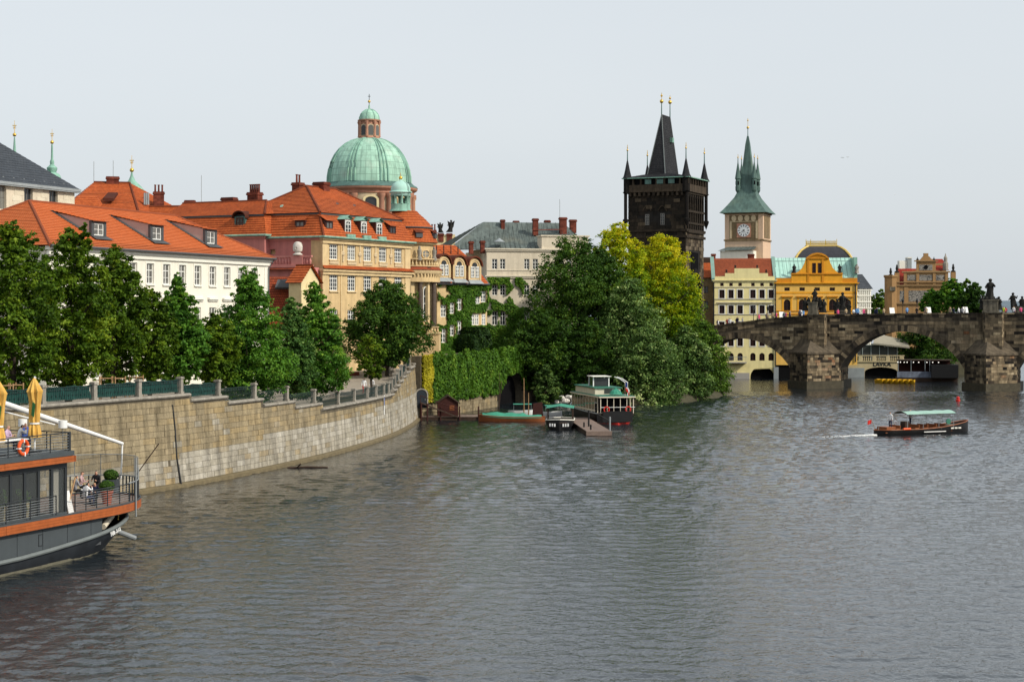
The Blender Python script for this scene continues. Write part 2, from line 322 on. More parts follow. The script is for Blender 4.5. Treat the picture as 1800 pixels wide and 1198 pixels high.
wv, wf_ = np.concatenate(wv), np.concatenate(wf_); me = bpy.data.meshes.new('river_water'); me.vertices.add(len(wv)); me.vertices.foreach_set('co', wv.ravel()); me.loops.add(wf_.size); me.loops.foreach_set('vertex_index', wf_.ravel().astype(np.int32)); me.polygons.add(len(wf_)); me.polygons.foreach_set('loop_start', np.arange(0, wf_.size, 4)); me.polygons.foreach_set('use_smooth', np.ones(len(wf_), bool)); me.update(calc_edges=True); me.materials.append(M['water'])
river = struct(link('river_water', me)); river['label'] = 'rippled grey brown river'

# ---------------------------------------------------------------- leaf clouds
def leafmesh(name, P, Nr, size, rnd, mat, parent=None, aspect=1.0, droop=0.0):
    n = len(P); P = np.asarray(P, float); Nr = np.asarray(Nr, float); Nr /= np.linalg.norm(Nr, axis=1)[:, None] + 1e-9
    rv = rng.normal(size=(n, 3)); 
    if droop: rv[:, 2] -= droop
    T = np.cross(Nr, rv); T /= np.linalg.norm(T, axis=1)[:, None] + 1e-9; B = np.cross(Nr, T)
    s = (size * rng.uniform(0.6, 1.3, n))[:, None]
    if droop: T, B = B, T
    V = np.stack([P - T * s * 0.5 * aspect, P + B * s * 0.42 + Nr * s * 0.12, P + T * s * 0.5 * aspect, P - B * s * 0.42 + Nr * s * 0.12], 1).reshape(-1, 3)
    me = bpy.data.meshes.new(name); me.vertices.add(4 * n); me.vertices.foreach_set('co', V.ravel())
    me.loops.add(4 * n); me.loops.foreach_set('vertex_index', np.arange(4 * n)); me.polygons.add(n)
    me.polygons.foreach_set('loop_start', np.arange(0, 4 * n, 4)); me.update(calc_edges=True)
    at = me.attributes.new('rnd', 'FLOAT', 'FACE'); at.data.foreach_set('value', np.clip(rnd, 0, 1).astype(np.float32))
    me.materials.append(mat); return link(name, me, parent)

def stone_field(mb, O, ud, L, z0, z1, nrm, ch, lmin, lmax, proud, rf, skip=None, gap=0.012, depth=0.12, zf=None):
    """lay courses of stones on an upright plane; rf(u, z) gives a stone's tint"""
    O = Vector(O); ud = Vector(ud).normalized(); nrm = Vector(nrm).normalized(); z = z0; k = 0
    while z < z1 - 0.08:
        h = min(ch * random.uniform(0.88, 1.12), z1 - z); u = -random.uniform(0, lmin)
        while u < L:
            l = random.uniform(lmin, lmax); a, b = max(u, 0) + gap, min(u + l, L) - gap; u += l
            if b - a < 0.12: continue
            if skip and skip(a, b, z, z + h): continue
            if zf and z + h > zf((a + b) / 2): continue
            p = random.uniform(0.0, proud); P = []
            for zz in (z + gap, z + h - gap):
                for uu, d in ((a, p), (b, p), (b, -depth), (a, -depth)):
                    q = O + ud * uu + nrm * d; P.append((q.x, q.y, zz))
            mb.hexa(P, max(0.001, min(1, rf((a + b) / 2, z + h / 2))))
        z += h; k += 1
    return mb

# ---------------------------------------------------------------- embankment wall
CP = [(-46, 72), (-39, 87), (-31.2, 104.5), (-25.3, 118), (-23.4, 122.3), (-18.7, 136.9), (-15.2, 151.8), (-12.4, 168.9), (-11.2, 183), (-10.8, 197.5), (-10.8, 206)]
def catmull(P, n=14):
    out = []
    for i in range(1, len(P) - 2):
        p0, p1, p2, p3 = (np.array(P[j], float) for j in (i - 1, i, i + 1, i + 2))
        for k in range(n):
            t = k / n; out.append(0.5 * ((2 * p1) + (-p0 + p2) * t + (2 * p0 - 5 * p1 + 4 * p2 - p3) * t * t + (-p0 + 3 * p1 - 3 * p2 + p3) * t ** 3))
    out.append(np.array(P[-2], float)); return np.array(out)
WC = catmull(CP); WS = np.concatenate([[0], np.cumsum(np.linalg.norm(np.diff(WC, axis=0), axis=1))]); WL = WS[-1]
def wall_xy(s, z=0.0, off=0.0):
    s = min(max(s, 0), WL); x = np.interp(s, WS, WC[:, 0]); y = np.interp(s, WS, WC[:, 1])
    x2 = np.interp(min(s + 0.6, WL), WS, WC[:, 0]) - np.interp(max(s - 0.6, 0), WS, WC[:, 0]); y2 = np.interp(min(s + 0.6, WL), WS, WC[:, 1]) - np.interp(max(s - 0.6, 0), WS, WC[:, 1])
    l = math.hypot(x2, y2); nx, ny = y2 / l, -x2 / l; d = off - 0.075 * z
    return Vector((x + nx * d, y + ny * d, z))
def wall_px(s, z=5.0): p = wall_xy(s, z); return 900 + FPX * p.x / p.y
_ss = np.linspace(0, WL, 800); _pp = np.array([wall_px(q) for q in _ss])
def s_of(px): return float(np.interp(px, _pp, _ss))
STEPS = [(-200, 6.62), (335, 6.2), (400, 5.72), (462, 5.22), (517, 4.7), (564, 4.22), (690, 4.6), (696, 4.95), (702, 5.3), (708, 5.65), (714, 6.0), (721, 6.35), (729, 6.6)]
STEP_S = [(s_of(p) if p > 0 else 0.0, z) for p, z in STEPS]
def ztop(s):
    z = STEP_S[0][1]
    for q, zz in STEP_S:
        if s >= q - 1e-6: z = zz
    return z
emb = thing('embankment_wall', 'long curved river wall of pale sandstone blocks below the quay trees', 'stone wall', (-20, 130, 0))
core = MB(); n_ = 160
for i in range(n_):
    s0, s1 = WL * i / n_, WL * (i + 1) / n_; zt = ztop((s0 + s1) / 2) - 0.06
    P = []
    for z in (-1.5, zt):
        P += [wall_xy(s0, z, -0.03), wall_xy(s1, z, -0.03), wall_xy(s1, z, -0.9 + 0.075 * z), wall_xy(s0, z, -0.9 + 0.075 * z)]
    core.hexa(P)
core.build('wall_core', M['mortar'], emb, world=True)
foot = MB()
for i in range(90):
    s0, s1 = WL * i / 90, WL * (i + 1) / 90
    foot.hexa([wall_xy(s0, -1, 0.32), wall_xy(s1, -1, 0.32), wall_xy(s1, -1, -0.2), wall_xy(s0, -1, -0.2), wall_xy(s0, 0.22, 0.26), wall_xy(s1, 0.22, 0.26), wall_xy(s1, 0.36, -0.1), wall_xy(s0, 0.36, -0.1)])
foot.build('footing', M['wet_stone'], emb, world=True)
stones = []; z = 0.34; row = 0
while z < 6.6:
    h = 0.42; s = random.uniform(0, 0.8)
    while s < WL - 0.2:
        l = random.uniform(0.95, 1.7); a, b = s + 0.014, min(s + l, WL) - 0.014; s += l
        if z + h > ztop((a + b) / 2) - 0.16: continue
        if abs(s_of(312) - a) < 0.02: continue
        pr = random.uniform(0.0, 0.03); P = []
        for zz in (z + 0.012, z + h - 0.012):
            P += [wall_xy(a, zz, pr), wall_xy(b, zz, pr), wall_xy(b, zz, -0.12), wall_xy(a, zz, -0.12)]
        far = (a / WL); pale_h = 2.3 + 1.0 * max(0, (a - s_of(330)) / (WL - s_of(330))) if a > s_of(300) else 1.7
        if z < pale_h: t_v = random.choice((random.uniform(0.6, 0.8), random.uniform(0.8, 1.0), random.uniform(0.55, 0.95)))
        else: t_v = random.choice((random.uniform(0.3, 0.48), random.uniform(0.36, 0.5), random.uniform(0.34, 0.6), random.uniform(0.28, 0.66)))
        if a < s_of(300): t_v *= 0.86
        stones.append(((a + b) / 2, z, P, max(0.01, t_v)))
    z += h; row += 1
near = sorted([q for q in stones if wall_px(q[0]) > 255], key=lambda q: q[0])[:290]; ids = {id(q) for q in near}
for q in near: MB().hexa(q[2], q[3]).build('stone', M['stone_wall'], emb, world=True)
rest = MB()
for q in stones:
    if id(q) not in ids: rest.hexa(q[2], q[3])
stuff(rest.build('stone_courses', M['stone_wall'], emb, world=True))
# coping in lengths, with the rounded nose of the photo
cop_breaks = [0.0] + [q for q, _ in STEP_S[1:]] + [WL]
for k in range(len(cop_breaks) - 1):
    a, b = cop_breaks[k], cop_breaks[k + 1]; zt = ztop((a + b) / 2); n = max(1, int((b - a) / 2.4))
    for i in range(n):
        s0, s1 = a + (b - a) * i / n + 0.008, a + (b - a) * (i + 1) / n - 0.008; mb = MB(); rows = []
        for s in np.linspace(s0, s1, 4):
            pr = [(-0.25, -0.30), (0.02, -0.30), (0.16, -0.20), (0.20, -0.11), (0.16, -0.03), (0.05, 0.0), (-0.65, 0.0), (-0.65, -0.30), (-0.25, -0.30)]
            rows.append([wall_xy(s, 0, o - 0.075 * zt) + Vector((0, 0, zt + dz)) for o, dz in pr])
        mb.loft(rows).build('coping_stone', M['granite'], emb, world=True)
# rust and damp stained drain slot running down the wall
drain = MB(); sd = s_of(304)
drain.tube([wall_xy(sd, 5.9, 0.02), wall_xy(sd + 0.12, 4.2, 0.03), wall_xy(sd + 0.1, 2.2, 0.03), wall_xy(sd + 0.35, 0.2, 0.1)], 0.07, 6)
tag(drain.build('drain_pipe', M['black_metal']), 'dark vertical drain line down the quay wall near the restaurant boat', 'drain pipe')

# railing on the coping: granite posts, iron panels, some hung with green netting
rail = thing('quay_railing', 'iron railing with pale granite posts along the top of the quay wall', 'railing', (-20, 130, 5))
posts = [-60, 15, 90, 180, 258, 331, 396, 458.5, 514, 561, 602, 630, 652.7, 668, 681.5, 690, 696, 702, 708, 714, 721, 729]
ps = [s_of(p - 4) if p > 0 else max(0.5, s_of(15) - 8) for p in posts]; ps[0] = max(0.3, ps[1] - 6.5)
def wtop(s, dz, off=-0.22):
    zt = ztop(s); p = wall_xy(s, 0, off - 0.075 * zt); return Vector((p.x, p.y, zt + dz))
def wang(s): a, b = wall_xy(max(0, s - 0.5)), wall_xy(s + 0.5); return math.atan2(b.y - a.y, b.x - a.x)
for i, s in enumerate(ps):
    mb = MB(); zt = ztop(s - 0.05); p = wall_xy(s - 0.2, 0, -0.25 - 0.075 * zt); rz = wang(s); hh = 1.22
    for (d, z0, z1) in ((0.44, 0.0, 0.16), (0.34, 0.16, hh - 0.16), (0.46, hh - 0.16, hh - 0.05), (0.36, hh - 0.05, hh)):
        mb.cbox((p.x, p.y, zt + (z0 + z1) / 2), (d, d, z1 - z0), rz)
    mb.build('post', M['granite'], rail, world=True)
    if i + 1 < len(ps):
        a, b = s + 0.15, ps[i + 1] - 0.45
        if b - a < 0.4: continue
        zt2 = ztop((a + b) / 2); Q = lambda s_, dz: (lambda p: Vector((p.x, p.y, zt2 + dz)))(wall_xy(s_, 0, -0.25 - 0.075 * zt2))
        pan = MB(); nb = max(3, int((b - a) / 0.2)); S = np.linspace(a, b, nb)
        for dz, rr in ((0.12, 0.022), (0.98, 0.028), (0.80, 0.016)): pan.tube([Q(x, dz) for x in np.linspace(a - 0.1, b + 0.1, 5)], rr, 5)
        for j, x in enumerate(S):
            q = Q(x, 0); pan.cbox((q.x, q.y, zt2 + 0.55), (0.03, 0.03, 0.86), 0.3)
            if j % 2 == 0: pan.tube([Q(x, 0.8), Q(x + 0.1, 0.9), Q(x + 0.2, 0.8)], 0.014, 4)
            if j % 2: pan.cbox((q.x, q.y, zt2 + 0.45), (0.07, 0.07, 0.10), 0.3)
        pan.build('railing_panel', M['green_iron'], rail, world=True)
        if posts[i] < 396:
            net = MB(); rows = []; xs = np.linspace(a, b if posts[i] < 380 else a + (b - a) * 0.4, 12)
            for x in xs:
                sag = 0.05 * math.sin(x * 3.1) + 0.03 * math.sin(x * 7.7)
                rows.append([Q(x, 1.02 + sag) + Vector((-0.02, -0.02, 0)), Q(x, 0.75) + Vector((-0.07 - sag, 0.02, 0)), Q(x, 0.15) + Vector((-0.06 + sag, 0.02, 0))])
            net.loft(rows, caps=False).build('green_netting', M['net_green'], rail, world=True)

# ---------------------------------------------------------------- land
pav = MB(); offs = [-0.85, -4, -9, -16, -30, -60]; S = np.linspace(0, WL, 120)
def zg(s, o):
    zs = sum(ztop(min(max(s + d, 0), WL)) for d in (-3, -1.5, 0, 1.5, 3)) / 5 - 0.5
    k = min(1, max(0, (-o - 3) / 12)); return min(zs, ztop(s) - 0.3) * (1 - k) + 5.3 * k
rows = [[wall_xy(s, 0, o - 0.0) + Vector((0, 0, zg(s, o))) for o in offs] for s in S]
pav.loft(rows, caps=False); pv = pav.build('pavement', M['paving']); struct(pv)
shore = [(float(wall_xy(s, 0, -1.2).x), float(wall_xy(s, 0, -1.2).y)) for s in np.linspace(0, WL, 40)]
shore += [(-13, 200), (-9, 232), (-6, 250), (10, 246), (16, 231), (22, 236), (28, 250), (33, 268), (35, 290), (37, 326), (62, 328), (62, 334), (77, 336), (100, 352), (108, 380), (90, 520), (75, 900), (75, 5500), (-2500, 5500), (-2500, 60)]
struct(MB().prism_z(shore, -2, 4.0).build('ground', M['earth']))

# ---------------------------------------------------------------- ivy wall with the dark water arch
ivA, ivB = Vector((-10.6, 198.2, 0)), Vector((2.6, 239.5, 0)); ivd = (ivB - ivA).normalized(); ivL = (ivB - ivA).length; ivn = Vector((ivd.y, -ivd.x, 0))
ivy = thing('ivy_covered_wall', 'high river wall buried in green ivy with a dark arched water gate', 'wall', tuple(ivA), math.atan2(ivd.y, ivd.x))
L0, L1, HZ, AZ = ivL - 14.5, ivL - 3.2, 7.35, 4.6           # arch between L0 and L1
def arch_pts(x0, x1, z0, z1, n=14): c = (x0 + x1) / 2; r = (x1 - x0) / 2; return [(c - r * math.cos(math.pi * i / n), z0 + (z1 - z0) * math.sin(math.pi * i / n)) for i in range(n + 1)]
poly = [(0, -1), (0, HZ), (ivL + 6, HZ), (ivL + 6, -1), (L1, -1)] + [(x, z) for x, z in reversed(arch_pts(L0, L1, 0.8, AZ))] + [(L0, -1)]
MB().prism_y(poly, 0, 1.2).build('wall_core', M['mortar'], ivy)
ring = MB(); ap = arch_pts(L0, L1, 0.8, AZ, 18); ao = arch_pts(L0 - 0.5, L1 + 0.5, 0.8, AZ + 0.5, 18)
for i in range(18):
    (x0, z0), (x1, z1), (x2, z2), (x3, z3) = ap[i], ap[i + 1], ao[i + 1], ao[i]
    ring.prism_y([(x0, z0), (x1, z1), (x2, z2), (x3, z3)], -0.06, 0.3, random.uniform(0.05, 0.3))
ring.build('arch_ring', M['bridge_stone'], ivy)
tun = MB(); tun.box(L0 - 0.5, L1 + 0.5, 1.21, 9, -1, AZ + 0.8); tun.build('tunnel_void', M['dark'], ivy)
basest = MB(); stone_field(basest, (0, 0, 0), (1, 0, 0), L0 - 0.6, 0, 1.6, (0, -1, 0), 0.4, 0.7, 1.3, 0.05, lambda u, z: random.uniform(0.1, 0.5)); stuff(basest.build('stone_courses', M['stone_wall'], ivy))
def ivy_field(name, u0, u1, z0, z1, n, size, mat, parent, mask=None, depth=0.25, y=0.0, bright=None):
    u = rng.uniform(u0, u1, n); zz = rng.uniform(z0, z1, n)
    m = np.array([noise.noise(Vector((a * 0.55, b * 0.55, 3.1))) for a, b in zip(u, zz)])
    if mask is not None: k = np.array([mask(a, b, c) for a, b, c in zip(u, zz, m)]); u, zz, m = u[k], zz[k], m[k]
    P = np.stack([u, y - 0.05 - depth * rng.uniform(0, 1, len(u)) ** 1.5 - 0.22 * np.clip(m + 0.3, 0, 1), zz], 1)
    Nn = np.stack([rng.normal(0, 0.5, len(u)), -np.ones(len(u)), rng.normal(0.35, 0.5, len(u))], 1)
    rn = 0.5 + 0.45 * m + rng.normal(0, 0.16, len(u)); return stuff(leafmesh(name, P, Nn, size, rn, mat, parent, 1.15))
M['ivy'] = leafmat('ivy_leaves', [(0.0, (0.020, 0.055, 0.006)), (0.45, (0.055, 0.135, 0.012)), (0.75, (0.095, 0.20, 0.018)), (1.0, (0.18, 0.28, 0.03))], 0.3)
M['ivy_yellow'] = leafmat('yellow_ivy_leaves', [(0.0, (0.20, 0.18, 0.012)), (0.6, (0.42, 0.38, 0.02)), (1.0, (0.55, 0.48, 0.04))], 0.3)
arc_c, arc_r = (L0 + L1) / 2, (L1 - L0) / 2
def ivmask(a, b, m):
    dx = (a - arc_c) / (arc_r - 0.1); ins = abs(dx) < 1 and b < 0.5 + (AZ - 0.7 - 0.8 * m) * math.sqrt(1 - dx * dx)
    return not ins and b > 1.5 + 0.8 * m + (0.3 if a < 20 else 0.2) and b < HZ + 0.25 + 0.9 * m
ivy_field('ivy', 3.4, ivL + 5, 1.2, HZ + 0.7, 26000, 0.30, M['ivy'], ivy, ivmask, 0.35)
ivy_field('yellow_ivy', 0.2, 3.9, 1.9, HZ + 0.1, 5200, 0.24, M['ivy_yellow'], ivy, lambda a, b, m: a < 3.5 + m, 0.25)

# ---------------------------------------------------------------- the stone bridge
BR = thing('stone_arch_bridge', 'old sandstone arch bridge with blackened blocks crossing the river', 'bridge', (48.8, 282, 0), R(-20))
PC = [-25.3, 0.31, 28.85, 57.4]; HW = 4.1; FY, BY = 5.0, 14.5; XL, XR = -46.0, 74.0
TOPS = [(-60, 7.4), (-45, 7.9), (-15.5, 10.3), (-8, 11.35), (0, 12.0), (18, 12.3), (80, 12.5)]
def btop(x): return float(np.interp(x, [p for p, _ in TOPS], [q for _, q in TOPS]))
ARC = []
for i in range(3):
    x0, x1 = PC[i] + HW, PC[i + 1] - HW; c = (x0 + x1) / 2; hs = (x1 - x0) / 2; crown = min(9.3, btop(c) - 2.7); spr = 3.1; ri = crown - spr
    rad = (hs * hs + ri * ri) / (2 * ri); ARC.append((x0, x1, c, crown - rad, rad))
ARC.append((PC[3] + HW, 90, 76, -3, 12.3))
def intr(x):
    for x0, x1, c, zc, rad in ARC:
        if x0 < x < x1: return zc + math.sqrt(max(0, rad * rad - (x - c) ** 2))
    return -2.0
body = MB(); xs = set(np.arange(XL, XR, 0.6))
for x0, x1, *_ in ARC[:3]: xs |= {x0 - 1e-3, x0 + 1e-3, x1 - 1e-3, x1 + 1e-3}
xs = sorted(xs)
for a, b in zip(xs[:-1], xs[1:]):
    la, lb, ta, tb = intr(a), intr(b), btop(a), btop(b)
    if b - a < 0.01: 
        body.quad((a, FY, la), (a, BY, la), (b, BY, lb), (b, FY, lb)); continue
    body.quad((a, FY, la), (b, FY, lb), (b, FY, tb), (a, FY, ta)); body.quad((b, BY, lb), (a, BY, la), (a, BY, ta), (b, BY, tb))
    body.quad((a, FY, ta), (b, FY, tb), (b, FY + 0.5, tb), (a, FY + 0.5, ta)); body.quad((a, FY + 0.5, ta - 1.05), (b, FY + 0.5, tb - 1.05), (b, BY - 0.5, tb - 1.05), (a, BY - 0.5, ta - 1.05))
    body.quad((a, FY + 0.5, ta), (b, FY + 0.5, tb), (b, FY + 0.5, tb - 1.05), (a, FY + 0.5, ta - 1.05)); body.quad((a, BY - 0.5, ta), (b, BY - 0.5, tb), (b, BY, tb), (a, BY, ta))
    body.quad((b, BY - 0.5, tb), (a, BY - 0.5, ta), (a, BY - 0.5, ta - 1.05), (b, BY - 0.5, tb - 1.05))
    body.quad((b, FY, lb), (a, FY, la), (a, BY, la), (b, BY, lb))
body.build('spandrel_core', M['bridge_mortar'], BR)
def btint(u, z):
    m = noise.noise(Vector((u * 0.16, z * 0.35, 9.0)))
    v = 0.56 + 0.5 * m + random.gauss(0, 0.17)
    if random.random() < 0.09: v = random.uniform(0.0, 0.1)
    return min(1, max(0.0, v))
def near_arch(a, b, z0, z1):
    for x0, x1, c, zc, rad in ARC:
        for x in (a + XL, b + XL, (a + b) / 2 + XL):
            for z in (z0, z1):
                if z > zc and math.hypot(x - c, z - zc) < rad + 0.98 and x0 - 1.2 < x < x1 + 1.2: return True
                if z <= 3.2 and x0 < x < x1: return True
    return False
sp = MB(); stone_field(sp, (XL, FY, 0), (1, 0, 0), 54 - XL, 1.0, 11.3, (0, -1, 0), 0.52, 0.6, 1.9, 0.07, btint, near_arch, zf=lambda u: btop(u + XL) - 1.2)
stuff(sp.build('spandrel_stones', M['bridge_stone'], BR))
par = MB(); x = XL
for rowi in range(3):
    x = XL
    while x < 54:
        l = random.uniform(0.8, 1.8); a, b = x + 0.012, x + l - 0.012; x += l; p = random.uniform(0.03, 0.08) + (0.12 if rowi == 2 else 0)
        h0, h1 = (-1.2, -0.72, -0.24)[rowi] + 0.012, (-0.72, -0.24, 0.03)[rowi]
        v = random.uniform(0.05, 0.42) if random.random() < 0.88 else random.uniform(0.55, 0.85)
        par.hexa([(a, FY - p, btop(a) + h0), (b, FY - p, btop(b) + h0), (b, FY + 0.45, btop(b) + h0), (a, FY + 0.45, btop(a) + h0), (a, FY - p, btop(a) + h1), (b, FY - p, btop(b) + h1), (b, FY + 0.45, btop(b) + h1), (a, FY + 0.45, btop(a) + h1)], v)
stuff(par.build('parapet_stones', M['bridge_stone'], BR))
for x0, x1, c, zc, rad in ARC[:3]:
    vs = MB(); th = math.asin(min(1, (x1 - x0) / 2 / rad)); n = int(2 * th * rad / 0.5)
    for i in range(n):
        t0, t1 = -th + 2 * th * i / n + 0.0012, -th + 2 * th * (i + 1) / n - 0.0012; ro = rad + random.uniform(0.92, 1.06); p = random.uniform(0.04, 0.13)
        q = lambda t, r_: (c + r_ * math.sin(t), zc + r_ * math.cos(t))
        vs.prism_y([q(t0, rad - 0.02), q(t1, rad - 0.02), q(t1, ro), q(t0, ro)], FY - p, FY + 1.1, random.uniform(0.08, 0.5) if random.random() < 0.8 else random.uniform(0.5, 0.8))
    stuff(vs.build('voussoir_ring', M['bridge_stone'], BR))
def pier(c):
    tip = c - 0.3; e = MB(); o = 0.45
    e.prism_z([(c - HW - o, FY), (tip, -0.5), (c + HW + o, FY), (c + HW + o, BY + 1), (c - HW - o, BY + 1)], -1.5, 1.0)
    pb = e.build('plinth', M['bridge_footing'], BR)
    MB().prism_z([(c - HW, FY + 0.01), (tip, 0.05), (c + HW, FY + 0.01)], 1.0, 5.6).build('cutwater_core', M['bridge_mortar'], BR)
    s_ = MB()
    for A, B in (((c - HW, FY), (tip, 0.0)), ((tip, 0.0), (c + HW, FY)), ((c + HW, FY), (c + HW, BY)),):
        d = Vector((B[0] - A[0], B[1] - A[1], 0)); L = d.length; d.normalize(); nn = Vector((d.y, -d.x, 0))
        off = 0.18 if c > 20 else 0.05
        stone_field(s_, (A[0], A[1], 0), d, L, 1.02, 5.5 if B[1] <= FY else 3.1, nn, 0.44, 0.5, 1.3, 0.06, lambda u, z: min(1, max(0, random.choice((random.gauss(0.8, 0.12), random.gauss(0.55, 0.2), random.gauss(0.3, 0.2)) if nn.x > 0 else (random.gauss(0.5, 0.2), random.gauss(0.25, 0.15))) + (0.06 if random.random() < 0.1 else 0))))  # right-facing sides get lighter tints: sunlight put into the stone colour
    stuff(s_.build('cutwater_stones', M['bridge_stone'], BR))
    cap = MB(); r_ = [(c - HW - 0.25, FY), (tip, -0.3), (c + HW + 0.25, FY)]
    cap.prism_z(r_, 5.5, 5.78)
    top = (c - 0.4, FY - 1.2, 8.0)
    cap.add([(r_[0][0], FY, 5.78), (r_[1][0], r_[1][1], 5.78), (r_[2][0], FY, 5.78), top, (c - 2.2, FY, 8.0), (c + 2.2, FY, 8.0)], [(0, 1, 3), (1, 2, 3), (0, 3, 4), (2, 5, 3), (4, 3, 5)])
    cap.build('cutwater_roof', M['bridge_mortar'], BR)
    x0, x1 = c - 1.25, c + 2.1; T = MB(); pl = [(x0, FY), (x0 + 0.55, FY - 1.7), (x1 - 0.2, FY - 1.7), (x1, FY)]; zt = btop(c)
    T.prism_z(pl, 6.6, zt - 0.02)
    T.build('turret_core', M['bridge_mortar'], BR); ts = MB()
    for (A, B) in ((pl[0], pl[1]), (pl[1], pl[2]), (pl[2], pl[3])):
        d = Vector((B[0] - A[0], B[1] - A[1], 0)); L = d.length; d.normalize(); stone_field(ts, (A[0], A[1], 0), d, L, 7.0, zt, Vector((d.y, -d.x, 0)), 0.46, 0.5, 1.2, 0.04, lambda u, z: min(0.88, max(0.02, random.gauss(0.62 if z < zt - 1.4 else 0.4, 0.15))))
    stuff(ts.build('turret_stones', M['bridge_stone'], BR))
    cs = MB(); cs.prism_z([(x0 - 0.15, FY + 0.4), (x0 + 0.45, FY - 1.9), (x1 - 0.1, FY - 1.9), (x1 + 0.15, FY + 0.4)], zt, zt + 0.16); cs.build('turret_cap', M['statue_base'], BR)
for c in PC: pier(c)
# ---------------------------------------------------------------- facade helpers
class Fac:
    """an upright plane in a building's own coordinates: u to the viewer's right, y into the building, z up from the building's base"""
    def __init__(s, root, lx=0.0, ly=0.0, la=0.0):
        s.root, s.lx, s.ly, s.la = root, lx, ly, la; M_ = wmat(root); o = M_ @ Vector((lx, ly, 0)); s.ox, s.oy, s.zb = o.x, o.y, o.z
        d = M_.to_3x3() @ Vector((math.cos(la), math.sin(la), 0)); s.dx, s.dy = d.x, d.y
    def u(s, px, y=0.0):
        k = (px - 900) / FPX; ax, ay = s.ox - s.dy * y, s.oy + s.dx * y; return (k * ay - ax) / (s.dx - k * s.dy)
    def uz(s, px, py, y=0.0):
        u = s.u(px, y); Y = s.oy + s.dx * y + u * s.dy; return u, CAM_H - (py - YH) * Y / FPX - s.zb
    def z(s, px, py, y=0.0): return s.uz(px, py, y)[1]
    def put(s, mb, name, mat, parent=None, smooth=False):
        o = mb.build(name, mat, parent or s.root, smooth); o.location = (s.lx, s.ly, 0); o.rotation_euler = (0, 0, s.la); return o
    def place(s, name, me, u, y, z, parent=None):
        c, sn = math.cos(s.la), math.sin(s.la); return link(name, me, parent or s.root, (s.lx + u * c - y * sn, s.ly + u * sn + y * c, z), s.la)
def wall(fac, u0, u1, z0, z1, ops, mat, th=0.28, name='wall', y=0.0):
    mb = MB(); us = sorted({u0, u1} | {v for o in ops for v in o[:2] if u0 < v < u1}); zs = sorted({z0, z1} | {v for o in ops for v in o[2:4] if z0 < v < z1})
    for a, b in zip(us[:-1], us[1:]):
        for c, d in zip(zs[:-1], zs[1:]):
            cu, cz = (a + b) / 2, (c + d) / 2
            if any(o[0] < cu < o[1] and o[2] < cz < o[3] for o in ops): continue
            mb.quad((a, y, c), (b, y, c), (b, y, d), (a, y, d))
    for o in ops:
        a, b, c, d = o[:4]; e = y + th
        mb.quad((a, y, c), (a, e, c), (b, e, c), (b, y, c)); mb.quad((a, y, c), (a, y, d), (a, e, d), (a, e, c)); mb.quad((b, y, d), (b, y, c), (b, e, c), (b, e, d))
        if len(o) > 4 and o[4] == 'arch':
            P = arch_pts(a, b, d - (b - a) / 2, d, 10)
            for (x0, q0), (x1, q1) in zip(P[:-1], P[1:]): mb.quad((x0, y, q0), (x1, y, q1), (x1, y, d), (x0, y, d)); mb.quad((x0, y, q0), (x0, e, q0), (x1, e, q1), (x1, y, q1))
        else: mb.quad((b, y, d), (b, e, d), (a, e, d), (a, y, d))
    return fac.put(mb, name, mat)
_wc = {}
def window(fac, o, cols=2, rows=3, mat='frame_white', y=0.12, glass='glass', sill=None, fw=0.09, parent=None):
    u0, u1, z0, z1 = o[:4]; arch = len(o) > 4 and o[4] == 'arch'; w_, h_ = round(u1 - u0, 2), round(z1 - z0, 2); key = (w_, h_, cols, rows, mat, arch, fw, glass)
    if key not in _wc:
        fr = MB(); mw = fw * 0.6
        fr.box(0, fw, 0, 0.07, 0, h_); fr.box(w_ - fw, w_, 0, 0.07, 0, h_); fr.box(fw, w_ - fw, 0, 0.07, 0, fw); fr.box(fw, w_ - fw, 0, 0.07, h_ - fw, h_)
        for i in range(1, cols): x = w_ * i / cols; k = mw * (0.9 if i * 2 == cols else 0.5); fr.box(x - k, x + k, 0.003, 0.06, fw, h_ - fw)
        for j in range(1, rows): zz = h_ * j / rows; k = mw * (0.8 if j == rows - 1 and rows > 2 else 0.4); fr.box(fw, w_ - fw, 0.008, 0.055, zz - k, zz + k)
        if arch:
            P = arch_pts(0, w_, h_ - w_ / 2, h_, 10); Q = arch_pts(fw, w_ - fw, h_ - w_ / 2, h_ - fw, 10)
            for i in range(10): fr.prism_y([P[i], P[i + 1], Q[i + 1], Q[i]], -0.004, 0.07)
        gl = MB().quad((0.01, 0.045, 0.01), (w_ - 0.01, 0.045, 0.01), (w_ - 0.01, 0.045, h_ - 0.01), (0.01, 0.045, h_ - 0.01))
        _wc[key] = (fr.mesh('window', M[mat]), gl.mesh('pane', M[glass]))
    f_, g_ = _wc[key]; win = fac.place('window', f_, u0, y, z0, parent); link('pane', g_, win)
    if sill is not None:
        k2 = ('sill', w_, sill)
        if k2 not in _wc: _wc[k2] = MB().box(-0.12, w_ + 0.12, -y - 0.16, -y + 0.05, -0.14, 0.0).mesh('sill', M[sill])
        link('sill', _wc[k2], win)
    return win
def band(fac, u0, u1, z0, z1, out, mat, name='cornice', y=0.0):
    mb = MB(); h = z1 - z0; mb.box(u0 - out, u1 + out, y - out, y + 0.12, z0 + h * 0.55, z1); mb.box(u0 - out * 0.5, u1 + out * 0.5, y - out * 0.55, y + 0.12, z0, z0 + h * 0.55); return fac.put(mb, name, M[mat])
